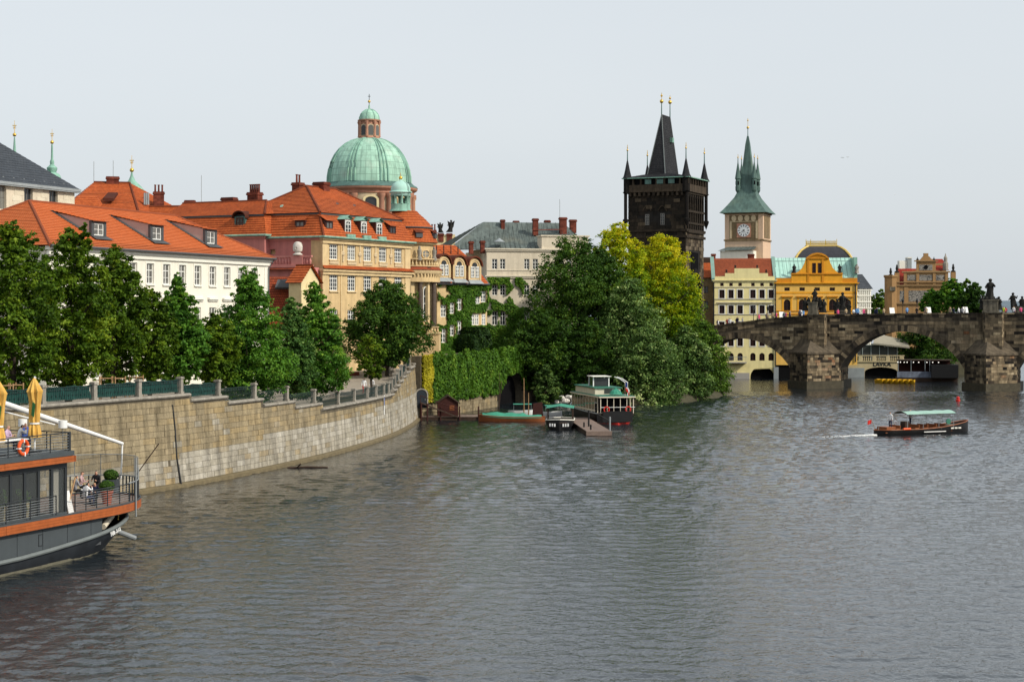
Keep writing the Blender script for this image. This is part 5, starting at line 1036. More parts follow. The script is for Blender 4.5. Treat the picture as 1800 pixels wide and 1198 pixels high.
# ---------------------------------------------------------------- bridge tower
TW = 10.3; th = R(-23.5)
cor = Vector((29.4, 289.0)); ax = Vector((math.cos(th), math.sin(th)))          # ax runs right along the north face
o_ = cor - ax * TW
BT = thing('bridge_tower', 'blackened gothic bridge tower with steep slate roof and four corner turrets', 'tower', (o_.x, o_.y, 8.0), th)
f = Fac(BT); wf = Fac(BT, TW, 0, math.pi / 2); zq = lambda py: f.z(1203, py)
zg0, zg1 = zq(335), zq(312); MB().box(0.06, TW - 0.06, 0.06, TW - 0.06, -8, zg1).build('tower_core', M['tower_core'], BT)
def tint_t(u, z):
    v = random.gauss(0.40, 0.17)
    if z < zq(408): v += 0.12
    return min(1, max(0.01, v))
def north_ops(a, b, z0, z1): return any(a < q[1] and b > q[0] and z0 < q[3] and z1 > q[2] for q in nops)
nops = [(f.u(1134), f.u(1141), zq(394), zq(375)), (f.u(1161), f.u(1168), zq(394), zq(374))]
ns = MB(); stone_field(ns, (0, 0, 0), (1, 0, 0), TW, 2.0, zg0, (0, -1, 0), 0.62, 0.7, 1.6, 0.06, tint_t, north_ops, 0.015, 0.06); stuff(ns.build('north_masonry', M['tower_stone'], BT))
wps = []
def west_ops(a, b, z0, z1): return (2.8 < b and a < TW - 2.8 and z0 < zq(440) and z1 > zq(500)) or (0.8 < b and a < TW - 0.8 and z1 > zq(402)) or (2.2 < b and a < TW - 2.2 and z1 < zq(478))
ws = MB(); stone_field(ws, (TW, 0, 0), (0, 1, 0), TW, 2.0, zg0, (1, 0, 0), 0.62, 0.6, 1.4, 0.06, lambda u, z: min(1, tint_t(u, z) + 0.12 + (0.2 if z < zq(408) else 0)), west_ops, 0.015, 0.06); stuff(ws.build('west_masonry', M['tower_stone'], BT))  # west stones tinted lighter, lower ones most: sunlit side put into the colour
for o in nops: window(f, o, 2, 4, 'frame_grey', -0.01, fw=0.08)
for px, py in ((1141, 364), (1174, 363), (1122, 352), (1190, 352)): u, z = f.uz(px, py); MB().box(u - 0.55, u + 0.55, -0.14, 0.02, z - 0.3, z + 0.3, 0.86).build('carved_shield', M['tower_stone'], BT)
for px in (1137.5, 1164.5): u, z = f.uz(px, 372); hd_ = MB(); [hd_.prism_y([(u + a * 0.75, z + abs(math.cos(a * 1.5)) * 0.9), (u + b * 0.75, z + abs(math.cos(b * 1.5)) * 0.9), (u + b * 0.75, z + abs(math.cos(b * 1.5)) * 0.9 + 0.22), (u + a * 0.75, z + abs(math.cos(a * 1.5)) * 0.9 + 0.22)], -0.2, 0.02, 0.75) for a, b in zip(np.linspace(-1, 0.75, 8), np.linspace(-0.75, 1, 8))]; hd_.build('window_canopy', M['tower_stone'], BT)
for k in range(12): x = 0.5 + (TW - 1.0) * k / 11; MB().box(x - 0.2, x + 0.2, -0.5, 0.02, zg0 - 0.75, zg0 - 0.12, random.uniform(0.5, 0.85)).build('corbel', M['tower_stone'], BT)
for a, b in ((0.9, zq(402)), ): pass
# blind tracery and window band on the west face
tr = MB(); T0, T1, T2, T3 = zq(404), zq(393), zq(372), zq(345)
for i in range(8):
    x = 0.8 + (TW - 1.6) * i / 7; tr.box(TW - 0.0, TW + 0.28, x - 0.14, x + 0.14, T0, T3 + 0.6, 0.55)
for (z0, z1) in ((T0 - 0.4, T0), (T1, T1 + 0.35), (T2, T2 + 0.35), (T3 + 0.5, T3 + 0.9)): tr.box(TW - 0.02, TW + 0.36, 0.5, TW - 0.5, z0, z1, 0.6)
tr.build('tracery', M['tower_stone'], BT)
tr2 = MB()
for i in range(7):
    x0 = 0.8 + (TW - 1.6) * i / 7; x1 = x0 + (TW - 1.6) / 7; P = arch_pts(x0 + 0.2, x1 - 0.2, T3 - 1.0, T3 + 0.2, 8)
    for (xa, za), (xb, zb_) in zip(P[:-1], P[1:]): tr2.hexa([(TW + 0.02, xa, za), (TW + 0.2, xa, za), (TW + 0.2, xb, zb_), (TW + 0.02, xb, zb_), (TW + 0.02, xa, za + 0.25), (TW + 0.2, xa, za + 0.25), (TW + 0.2, xb, zb_ + 0.25), (TW + 0.02, xb, zb_ + 0.25)])
    for s_ in (0, 1): tr2.tube([(TW + 0.1, x0 + s_ * (x1 - x0), T0), (TW + 0.1, x1 - s_ * (x1 - x0), T1)], 0.08, 4)
stuff(tr2.build('blind_arcade', M['tower_stone'], BT))
wn = MB(); wn.box(TW - 0.02, TW + 0.05, 3.2, TW - 3.2, zq(500), zq(442)); wn.build('west_niche', M['dark'], BT)
ga = MB(); P = arch_pts(2.2, TW - 2.2, zq(540), zq(478), 16)
for (xa, za), (xb, zb_) in zip(P[:-1], P[1:]): ga.hexa([(TW + 0.0, xa, za), (TW + 0.3, xa, za), (TW + 0.3, xb, zb_), (TW + 0.0, xb, zb_), (TW, xa, za + 0.7), (TW + 0.3, xa, za + 0.7), (TW + 0.3, xb, zb_ + 0.7), (TW, xb, zb_ + 0.7)])
ga.build('gate_arch', M['tower_stone'], BT)
MB().prism_y([(0, 0)] * 3, 0, 0) if False else None
gv = MB(); pts = [(TW + 0.04, x, z) for x, z in P] + [(TW + 0.04, P[-1][0], -2), (TW + 0.04, P[0][0], -2)]; gv.add(pts, [tuple(range(len(pts)))]); gv.build('gate_passage', M['dark'], BT)
for z in (zq(402), zq(366 + 42)): pass
for py in (404, 336, 415): 
    z = zq(py); MB().box(-0.22, TW + 0.30, -0.22, TW + 0.3, z - 0.22, z + 0.2, 0.6).build('string_course', M['tower_stone'], BT)
# gallery
og = 0.6; gl_ = MB(); gl_.box(-og, TW + og, -og, TW + og, zg0 - 0.1, zg0 + 1.15, 0.78); gl_.build('gallery_parapet', M['tower_stone'], BT)
MB().box(-og + 0.5, TW + og - 0.5, -og + 0.5, TW + og - 0.5, zg0 + 1.0, zg1).build('gallery_void', M['dark'], BT)
for k in range(9):
    x = -og + 0.12 + (TW + 2 * og - 0.3) * k / 8
    MB().box(x, x + 0.3, -og, -og + 0.4, zg0 + 1.15, zg1 - 0.05, 0.7).build('gallery_pier', M['tower_stone'], BT); MB().box(TW + og - 0.4, TW + og, x, x + 0.3, zg0 + 1.15, zg1 - 0.05, 0.7).build('gallery_pier', M['tower_stone'], BT)
for k, p in enumerate((1139, 1160, 1180)):
    u = f.u(p, -og); MB().box(u - 0.55, u + 0.55, -og - 0.05, -og + 0.1, zg0 + 1.25, zg1 - 0.2).build('gallery_shutter', M['copper_dark'], BT)
ev = MB(); ev.box(-og - 0.3, TW + og + 0.3, -og - 0.3, TW + og + 0.3, zg1 + 0.02, zg1 + 0.15); ev.build('gallery_eave', M['copper_plain'], BT)
zr0, zr1 = zg1 + 0.15, zq(317) + 0.0; lo = MB(); e = og + 0.2; zl = zg1 + 1.0
q4 = [(-e, -e), (TW + e, -e), (TW + e, TW + e), (-e, TW + e)]; c4 = [(3.2, 2.0), (TW - 3.2, 2.0), (TW - 3.2, TW - 1.6), (3.2, TW - 1.6)]
for i in range(4): j = (i + 1) % 4; lo.courses((*q4[i], zg1 + 0.16), (*q4[j], zg1 + 0.16), (*c4[j], zl), (*c4[i], zl), 6, 0.03)
lo.build('gallery_roof', M['black_slate'], BT)
zt = f.z(1165, 203, TW / 2); xr = f.u(1163, 3.2); rA, rB = (xr, 3.2, zt), (xr, 7.8, zt); xa_, xb_ = f.u(1136, 1.6), f.u(1169.5, 1.6); b4 = [(xa_, 1.6), (xb_, 1.6), (xb_, TW - 1.0), (xa_, TW - 1.0)]; ro = MB()
zb_ = zl - 1.0
ro.courses((*b4[0], zb_), (*b4[1], zb_), rA, rA, 36, 0.03); ro.courses((*b4[1], zb_), (*b4[2], zb_), rB, rA, 36, 0.03); ro.courses((*b4[2], zb_), (*b4[3], zb_), rB, rB, 36, 0.03); ro.courses((*b4[3], zb_), (*b4[0], zb_), rA, rB, 36, 0.03)
ro.build('roof', M['black_slate'], BT)
for q in b4[:3]: MB().tube([(*q, zb_), rA if q is not b4[2] else rB], 0.09, 5).build('roof_hip', M['lead_pale'] if 'lead_pale' in M else M.setdefault('lead_pale', pmat('pale_lead', (0.16, 0.18, 0.18), rough=0.6)), BT)
sk = MB(); u = TW - 2.4; sk.cbox((xr + 0.75, 6.6, zt - 4.2), (0.5, 0.8, 0.8)); sk.build('roof_hatch', M['copper_plain'], BT)
def mast(root, x, y, z0, zb, zt_, rb=0.34, nm='roof_finial'):
    MB().tube([(x, y, z0), (x, y, zb)], [0.10, 0.07], 6).build(nm, M['copper_dark'], root); MB().ball((x, y, zb), rb, 10, 7).build('golden_ball', M['gold'], root, True)
    MB().tube([(x, y, zb), (x, y, zt_)], 0.05, 5).build('gilded_tip', M['gold'], root); MB().ball((x, y, zt_ - 0.5), rb * 0.6, 8, 6).build('gilded_star', M['gold'], root, True)
mast(BT, *rA, f.z(1162, 178, 3), f.z(1162, 163, 3)); mast(BT, rB[0], rB[1], zt, f.z(1178, 180, 8), f.z(1178, 168, 8))
for (x, y) in ((-og + 0.5, -og + 0.5), (TW + og - 0.5, -og + 0.5), (TW + og - 0.5, TW + og - 0.5), (-og + 0.5, TW + og - 0.5)):
    MB().lathe([(0.7, zg0 - 0.2), (0.7, zg1), (0.8, zg1 + 0.1)], 8, (x, y)).build('corner_turret', M['tower_stone'], BT)
    MB().lathe([(0.95, zg1 + 0.1), (0.68, zg1 + 0.6), (0.42, zg1 + 1.7), (0.2, zg1 + 2.8), (0.06, zg1 + 3.4)], 8, (x, y)).build('turret_roof', M['black_slate'], BT)
    mast(BT, x, y, zg1 + 3.3, zg1 + 5.0, zg1 + 5.9, 0.17, 'turret_finial')
for (x, y) in ((-0.35, -0.35), (TW + 0.35, -0.35), (TW + 0.35, TW + 0.35)):     # corner shafts below the gallery
    MB().lathe([(0.02, zg0 - 6.2), (0.5, zg0 - 5.0), (0.5, zg0 - 4.7), (0.3, zg0 - 4.6), (0.3, zg0 - 0.3), (0.55, zg0)], 8, (x, y)).build('corner_shaft', M['tower_stone'], BT)

# ---------------------------------------------------------------- clock tower with the flared copper spire
Yk = 362.0; CT = thing('clock_tower', 'peach water tower with white clock and flared dark green spire', 'clock tower', (XP(1274, Yk), Yk, 5.0), R(-20))
f = Fac(CT); tw = f.u(1341); zq = lambda py: f.z(1307, py); M['peach'] = pmat('peach_render', (0.68, 0.48, 0.33), var=0.12, streak=0.12); M['brown_stone'] = pmat('brown_ashlar', (0.24, 0.17, 0.09), var=0.35, scale=1.6, streak=0.3, bump=0.4)
MB().box(0, tw, 0, tw, 0, zq(373)).build('tower_shaft', M['peach'], CT)
MB().box(1.0, tw - 1.0, -0.08, 0.02, zq(420), zq(378)).build('clock_panel', M['brown_stone'], CT); MB().box(tw - 0.02, tw + 0.08, 1.2, tw - 1.2, zq(418), zq(378)).build('side_panel', M['brown_stone'], CT)
bd = MB(); bd.box(-0.2, tw + 0.2, -0.2, tw + 0.2, zq(423), zq(420.5)); bd.build('string_cornice', M['brown_stone'], CT); MB().box(-0.25, tw + 0.25, -0.25, tw + 0.25, zq(376), zq(373)).build('eave_cornice', M['brown_stone'], CT)
fz = MB()
for i in range(4):
    x = 2.0 + (tw - 4.0) * i / 3; fz.prism_y([(x + 0.55 * math.cos(t), zq(383.5) + 0.65 * math.sin(t)) for t in np.linspace(0, 2 * math.pi, 10, endpoint=False)], -0.16, -0.07)
fz.box(1.1, 1.5, -0.15, -0.05, zq(419), zq(388)); fz.box(tw - 1.5, tw - 1.1, -0.15, -0.05, zq(419), zq(388)); fz.box(1.1, tw - 1.1, -0.15, -0.05, zq(390), zq(388.6)); stuff(fz.build('sgraffito_shields', M['tan_ornament'], CT))
uc, zc = f.uz(1307.7, 405); ck = MB(); ck.box(uc - 1.5, uc + 1.5, -0.2, -0.08, zc - 1.5, zc + 1.5); ck.build('clock_frame', M['church_pink'], CT)
dial = MB().prism_y([(uc + 1.32 * math.cos(t), zc + 1.32 * math.sin(t)) for t in np.linspace(0, 2 * math.pi, 40, endpoint=False)], -0.27, -0.19).build('clock_dial', pmat('white_enamel', (0.75, 0.77, 0.78), var=0.03, rough=0.4), CT)
for i in range(12):
    a = math.pi / 2 - 2 * math.pi * i / 12; m_ = MB(); r0, r1 = 0.82, 1.2; wd = 0.07; dx, dz = math.cos(a), math.sin(a); px_, pz = -dz * wd, dx * wd
    m_.prism_y([(uc + dx * r0 + px_, zc + dz * r0 + pz), (uc + dx * r0 - px_, zc + dz * r0 - pz), (uc + dx * r1 - px_ * 1.3, zc + dz * r1 - pz * 1.3), (uc + dx * r1 + px_ * 1.3, zc + dz * r1 + pz * 1.3)], -0.30, -0.272); m_.build('hour_mark', M['black_metal'], dial)
for a, L, wd in ((R(90 - 140), 0.78, 0.09), (R(90 - 232), 1.12, 0.06)):
    dx, dz = math.cos(a), math.sin(a); MB().prism_y([(uc - dx * 0.25 - dz * wd, zc - dz * 0.25 + dx * wd), (uc - dx * 0.25 + dz * wd, zc - dz * 0.25 - dx * wd), (uc + dx * L, zc + dz * L)], -0.34, -0.31).build('clock_hand', M['black_metal'], dial)
rows = []; c0 = tw / 2; pr = [(0.62, 373.8), (0.54, 368), (0.46, 361), (0.385, 354), (0.30, 346), (0.245, 338), (0.18, 324), (0.13, 300), (0.095, 275), (0.055, 250), (0.02, 236)]; sp_ = MB()
def sq(r, z): r *= tw; return [(c0 - r, c0 - r, z), (c0 + r, c0 - r, z), (c0 + r, c0 + r, z), (c0 - r, c0 + r, z), (c0 - r, c0 - r, z)]
sp_.loft([sq(r, zq(p)) for r, p in pr], caps=False); sp_.build('spire', M['spire_copper'] if 'spire_copper' in M else M.setdefault('spire_copper', coppermat('spire_copper', (0.10, 0.17, 0.15), seam=False)), CT)
mast(CT, c0, c0, zq(237), zq(221), zq(204), 0.28, 'spire_finial')
for sx, sy in ((-1, -1), (1, -1), (1, 1), (-1, 1)):
    x, y = c0 + sx * tw * 0.215, c0 + sy * tw * 0.215; MB().lathe([(0.15, zq(339)), (0.55, zq(333)), (0.58, zq(326)), (0.5, zq(325.5)), (0.5, zq(314)), (0.66, zq(312)), (0.62, zq(310.5)), (0.36, zq(297)), (0.05, zq(281))], 8, (x, y)).build('corner_turret', M['spire_copper'], CT)
    tw_ = MB()
    for k in range(4): a = k * math.pi / 2 + 0.4; tw_.cbox((x + 0.49 * math.cos(a), y + 0.49 * math.sin(a), zq(320)), (0.06, 0.3, 0.8), a)
    stuff(tw_.build('turret_window', M['dark'], CT)); mast(CT, x, y, zq(283), zq(275), zq(269), 0.16, 'turret_finial')
lt = MB(); lt.box(-0.3, tw * 0.83, -3.0, 0.05, 0, zq(441.5)); lt.build('lean_to', M['white_plaster'], CT)
lr = MB(); a0, a1 = -0.8, tw * 0.86; sheet(lr, (a0, -3.4, zq(441.5)), (a1, -3.4, zq(440)), (a1 - 0.2, 0.0, zq(433.5)), (a0 + 1.4, 0.0, zq(433.5))); lr.build('lean_to_roof', M['grey_sheet'], CT)

# ---------------------------------------------------------------- houses behind the bridge
Yh_ = 326.0
YHs = thing('pale_yellow_house', 'pale yellow house with dark brown windows standing in the river behind the bridge', 'house', (XP(1254.5, Yh_), Yh_, 0), R(-3)); f = Fac(YHs); Lh = f.u(1363.5); ze = f.z(1310, 494)
M['pale_yellow'] = pmat('pale_yellow_plaster', (0.82, 0.72, 0.36), var=0.1, streak=0.1); M['grey_trim'] = pmat('grey_trim', (0.38, 0.36, 0.33), var=0.1)
xs6 = [1269, 1285, 1301, 1323.5, 1339.5, 1355.5]; ops = []
for px in xs6:
    u = f.u(px)
    ops += [(u - 0.33, u + 0.33, f.z(px, 502.8), f.z(px, 497)), (u - 0.5, u + 0.5, f.z(px, 524), f.z(px, 509)), (u - 0.5, u + 0.5, f.z(px, 551), f.z(px, 536.5)), (u - 0.5, u + 0.5, f.z(px, 578), f.z(px, 565)), (u - 0.5, u + 0.5, f.z(px, 608), f.z(px, 594)), (u - 0.5, u + 0.5, f.z(px, 633.5), f.z(px, 620), 'arch')]
arc_op = (f.u(1319), f.u(1361), -0.5, f.z(1340, 644), 'arch2')
wall(f, 0, Lh, f.z(1300, 647), ze, ops, M['pale_yellow'])
for o in ops: window(f, o, 2, 2, 'frame_brown', 0.1, fw=0.07, glass='glass_dark')
for o in ops:
    if o[3] - o[2] > 1.2 and len(o) == 4: s_ = MB(); a, b, c, d = o[:4]; s_.box(a - 0.16, a, -0.05, 0.02, c - 0.1, d + 0.16); s_.box(b, b + 0.16, -0.05, 0.02, c - 0.1, d + 0.16); s_.box(a, b, -0.05, 0.02, d, d + 0.16); s_.box(a, b, -0.08, 0.02, c - 0.16, c); f.put(s_, 'window_surround', M['white_trim'])
for py in (504, 525, 552, 531.5): f.put(MB().box(0 if py != 531.5 else 0.6, Lh if py != 531.5 else Lh - 0.6, -0.1 if py != 531.5 else -0.3, 0.02, f.z(1310, py + 1), f.z(1310, py)), 'moulding', M['grey_trim'])
band(f, 0, Lh, f.z(1310, 495), f.z(1310, 491.5), 0.3, 'pale_yellow')
zw = f.z(1300, 647); pw = [(0, -1.5), (0, zw), (Lh, zw), (Lh, -1.5), (arc_op[1], -1.5)] + list(reversed(arch_pts(arc_op[0], arc_op[1], 0.2, arc_op[3], 12))) + [(arc_op[0], -1.5)]; MB().prism_y(pw, -0.05, 0.8).build('water_storey', M['pale_yellow'], YHs)
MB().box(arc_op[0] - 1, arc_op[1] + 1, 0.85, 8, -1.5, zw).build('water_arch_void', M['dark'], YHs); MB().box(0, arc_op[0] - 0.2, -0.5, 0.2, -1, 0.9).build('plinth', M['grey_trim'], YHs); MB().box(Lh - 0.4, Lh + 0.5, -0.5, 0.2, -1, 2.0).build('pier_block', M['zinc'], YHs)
bl = MB(); bl.box(f.u(1279), f.u(1312), -1.2, 0.1, f.z(1300, 637.5), f.z(1300, 636)); bl.build('balcony_slab', M['grey_trim'], YHs); br_ = MB(); br_.tube([(f.u(1279), -1.15, f.z(1300, 626.5)), (f.u(1312), -1.15, f.z(1300, 626.5))], 0.04, 5); [br_.tube([(u, -1.15, f.z(1300, 636)), (u, -1.15, f.z(1300, 626.5))], 0.025, 4) for u in np.linspace(f.u(1279), f.u(1312), 14)]; br_.build('balcony_rail', M['zinc'], YHs)
at_ = MB(); at_.box(0.2, Lh - 0.2, -0.1, 0.3, ze, f.z(1310, 485.5)); at_.box(f.u(1274.5), f.u(1350), -0.12, 0.32, ze, f.z(1310, 480)); at_.box(f.u(1291), f.u(1334.5), -0.15, 0.36, ze, f.z(1310, 471.5)); at_.build('attic_gable', M['pale_yellow'], YHs)
for px, py in ((1292.5, 471), (1331, 471), (1277, 479), (1347, 479)): u, z = f.uz(px, py); MB().lathe([(0.2, z), (0.24, z + 0.15), (0.1, z + 0.25), (0.22, z + 0.45), (0.05, z + 0.6)], 8, (u, 0.1)).build('urn', M['statue'], YHs)
yr = MB(); yr.courses((0.2, 0.3, ze), (Lh - 0.2, 0.3, ze), (Lh - 0.2, 5, f.z(1310, 454, 5)), (0.2, 5, f.z(1310, 454, 5)), 20, 0.05); yr.build('roof', M['tile_faded'] if 'tile_faded' in M else M.setdefault('tile_faded', tilemat('faded_red_tile', (0.34, 0.085, 0.035), (0.28, 0.07, 0.03), (0.12, 0.03, 0.015))), YHs)
for u in (0.0, Lh): q = f.z(1310, 453, 5); MB().hexa([(u - .35, 0.2, ze - .1), (u + .35, 0.2, ze - .1), (u + .35, 5.2, q - .3), (u - .35, 5.2, q - .3), (u - .35, 0.2, ze + .3), (u + .35, 0.2, ze + .3), (u + .35, 5.2, q + .25), (u - .35, 5.2, q + .25)]).build('copper_verge', M['copper_roof'], YHs)
MB().box(0.2, Lh - 0.2, 0.45, 10, zw + 0.1, ze).build('house_core', M['pale_yellow'], YHs)
u, z = f.uz(1320, 449, 6); chimney(YHs, u, 6, z - 1, z + 0.3, 1.2, 0.6)
MB().tube([(0.02, -0.15, ze - 0.2), (0.02, -0.15, 0)], 0.12, 6).build('downpipe', M['black_metal'], YHs); MB().tube([(Lh - 0.05, -0.2, ze - 0.2), (Lh - 0.05, -0.2, 0)], 0.12, 6).build('downpipe', M['black_metal'], YHs)

OH = thing('orange_gabled_house', 'bright orange house with curved baroque gable and pale copper roof', 'house', tuple(wmat(YHs) @ Vector((Lh + 0.05, 0, 0))), R(-3)); f = Fac(OH); Lo = f.u(1507); ze = f.z(1430, 497.5)
M['orange'] = pmat('orange_plaster', (0.80, 0.37, 0.025), var=0.14, streak=0.12); M['orange_deep'] = pmat('deep_orange_trim', (0.62, 0.25, 0.015), var=0.12, streak=0.1); M['orange_pale'] = pmat('pale_orange_plaster', (0.82, 0.50, 0.12), var=0.1, streak=0.1)
ops = []
for px in (1383.5, 1410, 1436.5, 1463, 1490): u = f.u(px); ops += [(u - 0.5, u + 0.5, f.z(px, 511), f.z(px, 505)), (u - 0.62, u + 0.62, f.z(px, 546), f.z(px, 526), 'arch'), (u - 0.62, u + 0.62, f.z(px, 580), f.z(px, 562))]
wall(f, 0, Lo, 2.4, ze, ops, M['orange_pale']); MB().box(0.5, 5.5, 0.3, 3, -1, 2.5).build('water_arch_void', M['dark'], OH)
for o in ops: window(f, o, 2, 2, 'frame_brown', 0.1, fw=0.07, glass='glass_dark')
for px in (1383.5, 1410, 1436.5, 1463, 1490): u = f.u(px); f.put(MB().box(u - 1.1, u + 1.1, -0.3, 0.02, f.z(px, 522), f.z(px, 520)), 'window_hood', M['orange_deep']); s_ = MB(); s_.box(u - 0.95, u - 0.64, -0.06, 0.02, f.z(px, 546), f.z(px, 522)); s_.box(u + 0.64, u + 0.95, -0.06, 0.02, f.z(px, 546), f.z(px, 522)); f.put(s_, 'window_surround', M['orange'])
for a, b in ((547, 545.5), (553, 550.5)): f.put(MB().box(0, Lo, -0.12, 0.02, f.z(1430, a), f.z(1430, b)), 'moulding', M['orange_deep'])
f.put(MB().box(0, Lo, -0.05, 0.02, f.z(1430, 516), f.z(1430, 512.5)), 'frieze', M['orange']); band(f, 0, Lo, f.z(1430, 500), f.z(1430, 496.5), 0.35, 'orange')
MB().box(0.05, Lo, -0.06, 0.4, ze, f.z(1430, 488.5)).build('attic_wall', M['orange_deep'], OH)
G = [(1391, 497), (1391, 481), (1398, 480), (1404, 477), (1410, 471), (1414.5, 462), (1417, 453.5), (1419, 452.5), (1424, 448.5), (1430, 446), (1437, 445), (1444, 446), (1450, 448.5), (1455, 452.5), (1457, 453.5), (1459.5, 462), (1464, 471), (1470, 477), (1475, 480), (1481, 479), (1481, 497)]
MB().prism_y([f.uz(*p) for p in G], -0.1, 0.45).build('gable', M['orange'], OH)
gd = MB()
for a, b in zip(G[6:13], G[7:14]): (x0, z0), (x1, z1) = f.uz(*a), f.uz(*b); gd.hexa([(x0, -0.4, z0 - .25), (x1, -0.4, z1 - .25), (x1, 0.5, z1 - .25), (x0, 0.5, z0 - .25), (x0, -0.4, z0 + .12), (x1, -0.4, z1 + .12), (x1, 0.5, z1 + .12), (x0, 0.5, z0 + .12)])
for a, b in (((1417, 453.6), (1457, 453.6)), ((1391, 481), (1481, 480.5))): (x0, z0), (x1, z1) = f.uz(*a), f.uz(*b); gd.box(x0, x1, -0.3, 0.5, z0 - 0.15, z0 + 0.12)
for px in (1420.5, 1446): u = f.u(px); gd.box(u - 0.18, u + 0.18, -0.22, 0, f.z(px, 496), f.z(px, 455))
gd.build('gable_moulding', M['orange_deep'], OH)
for px in (1431, 1441): u = f.u(px); window(f, (u - 0.34, u + 0.34, f.z(px, 481), f.z(px, 462), 'arch'), 1, 3, 'frame_brown', -0.16, fw=0.08, glass='glass_dark')
cr_ = MB(); q = f.z(1430, 453, 5); sheet(cr_, (0.1, 0.4, f.z(1430, 488.5)), (Lo - 0.2, 0.4, f.z(1430, 488.5)), (Lo - 0.2, 5, q), (0.1, 5, q)); cr_.build('roof', M['copper_roof'], OH)
fw_ = MB(); u = f.u(1504); fw_.box(u - 0.3, u + 0.35, 0.2, 9, 3, f.z(1504, 452)); fw_.build('fire_wall', M['copper_plain'], OH); MB().box(0.2, Lo - 0.4, 0.5, 9, 3, ze + 0.5).build('house_core', M['orange_pale'], OH)
for k, px in enumerate((1395.5, 1476.5, 1506)):
    u, z0 = f.uz(px, 480); st = thing('gable_statue', ('small dark statue on the gable shoulder nearer the clock tower', 'small dark statue on the gable shoulder nearer the white house', 'small grey figure on the orange house roof corner')[k], 'statue', tuple(wmat(OH) @ Vector((u, 0.1, z0)))); robed(MB(), 1.75, 0.3 * (-1) ** k, 0.2, 20 + k, 1.2).build('figure', M['statue'] if k < 2 else M['granite'], st, True)
MB().tube([(f.u(1503.5), -0.2, ze), (f.u(1503.5), -0.2, 3)], 0.13, 6).build('downpipe', M['black_metal'], OH)

BH = thing('brown_house', 'narrow weathered brown house with red roof beside the bridge tower', 'house', (XP(1228, 330), 330, 0), 0); f = Fac(BH); Lb = f.u(1254); ze = f.z(1240, 488); ops = [(f.u(p) - 0.5, f.u(p) + 0.5, f.z(p, b), f.z(p, a)) for p in (1236, 1240.5) for a, b in ((503, 515), (529, 543))]; ops = ops[2:]
wall(f, -3, Lb, 0, ze, ops, M['brown_stone']); [window(f, o, 2, 2, 'frame_brown', 0.1) for o in ops]; q = MB(); q.courses((-3, -0.3, ze), (Lb, -0.3, ze), (Lb, 5, f.z(1240, 462, 5)), (-3, 5, f.z(1240, 462, 5)), 14, 0.05); q.build('roof', M['tile_old2'] if 'tile_old2' in M else M['tile'], BH); MB().box(-3, Lb, 5.0, 7, 0, f.z(1240, 452, 5)).build('back_wall', M['wood_dark'], BH); u, z = f.uz(1254, 446, 6); chimney(BH, u, 6, z - 1.2, z, 0.8, 0.6)
WM = thing('white_mansard_house', 'pale ornate house with dark blue mansard roof beside the orange house', 'house', (XP(1508, 345), 345, 0), R(22)); f = Fac(WM); Lw2 = f.u(1531); ze = f.z(1520, 507.5); wall(f, -2, Lw2, 3, ze, [], M['white_plaster'])
for py in (509, 519, 530, 541): f.put(MB().box(-0.2, Lw2 + 0.2, -0.3, 0.02, f.z(1520, py + 1.3), f.z(1520, py)), 'moulding', M['white_trim'])
for u in np.linspace(0.4, Lw2 - 0.3, 6):
    f.put(MB().box(u - 0.12, u + 0.12, -0.18, 0.02, 4, ze), 'pilaster', M['white_trim'])
for i in range(5):
    u0 = 0.4 + (Lw2 - 0.7) * (i + 0.5) / 5
    for py in (513, 524, 535): window(f, (u0 - 0.3, u0 + 0.3, f.z(1520, py + 4.5), f.z(1520, py)), 1, 2, 'frame_grey', -0.06)
ms = MB(); ms.courses((-2, -0.3, ze), (Lw2 + 0.3, -0.3, ze), (Lw2 - 1.0, 1.5, f.z(1520, 483, 1.5)), (-2, 1.5, f.z(1520, 483, 1.5)), 8, 0.04); ms.courses((Lw2 + 0.3, -0.3, ze), (Lw2 + 0.3, 8, ze), (Lw2 - 1, 8, f.z(1520, 483, 1.5)), (Lw2 - 1, 1.5, f.z(1520, 483, 1.5)), 8, 0.04); ms.box(-2, Lw2 - 1, 1.5, 8, f.z(1520, 484, 1.5), f.z(1520, 482, 1.5)); ms.build('roof', M['slate'], WM); MB().box(-2, Lw2 - 0.05, 0.3, 8, 3, ze).build('house_core', M['white_plaster'], WM)

# theatre roof far behind
Yn = 780.0; NT_ = thing('theatre_roof', 'blue-grey vaulted theatre roof with golden edges and golden railing', 'theatre', (XP(1445, Yn), Yn, 10), R(-6)); zq = lambda py: ZP(py, Yn) - 10; k = Yn / FPX; hw, hd = 49 * k, 10
prn = [(49, 462), (48, 455), (44, 448), (38, 441), (31, 436), (25, 433.5)]; rows = [[(-r * k, -r * k * 0.75, zq(p)), (r * k, -r * k * 0.75, zq(p)), (r * k, r * k * 0.75, zq(p)), (-r * k, r * k * 0.75, zq(p)), (-r * k, -r * k * 0.75, zq(p))] for r, p in prn]; M['theatre_slate'] = tilemat('theatre_slate', (0.05, 0.075, 0.14), (0.065, 0.085, 0.14), (0.05, 0.05, 0.06), tw=1.6, th=1.6)
MB().loft(rows).build('vaulted_roof', M['theatre_slate'], NT_); MB().box(-hw, hw, -hw * 0.75, hw * 0.75, 0, zq(460)).build('fly_tower', M['cream_plaster'], NT_)
M['gilt'] = pmat('gilded_trim', (0.66, 0.47, 0.13), rough=0.5, var=0.15)
for sx in (-1, 1): MB().tube([(sx * r * k, -r * k * 0.75, zq(p)) for r, p in prn], 0.55, 6).build('gilded_hip', M['gilt'], NT_)
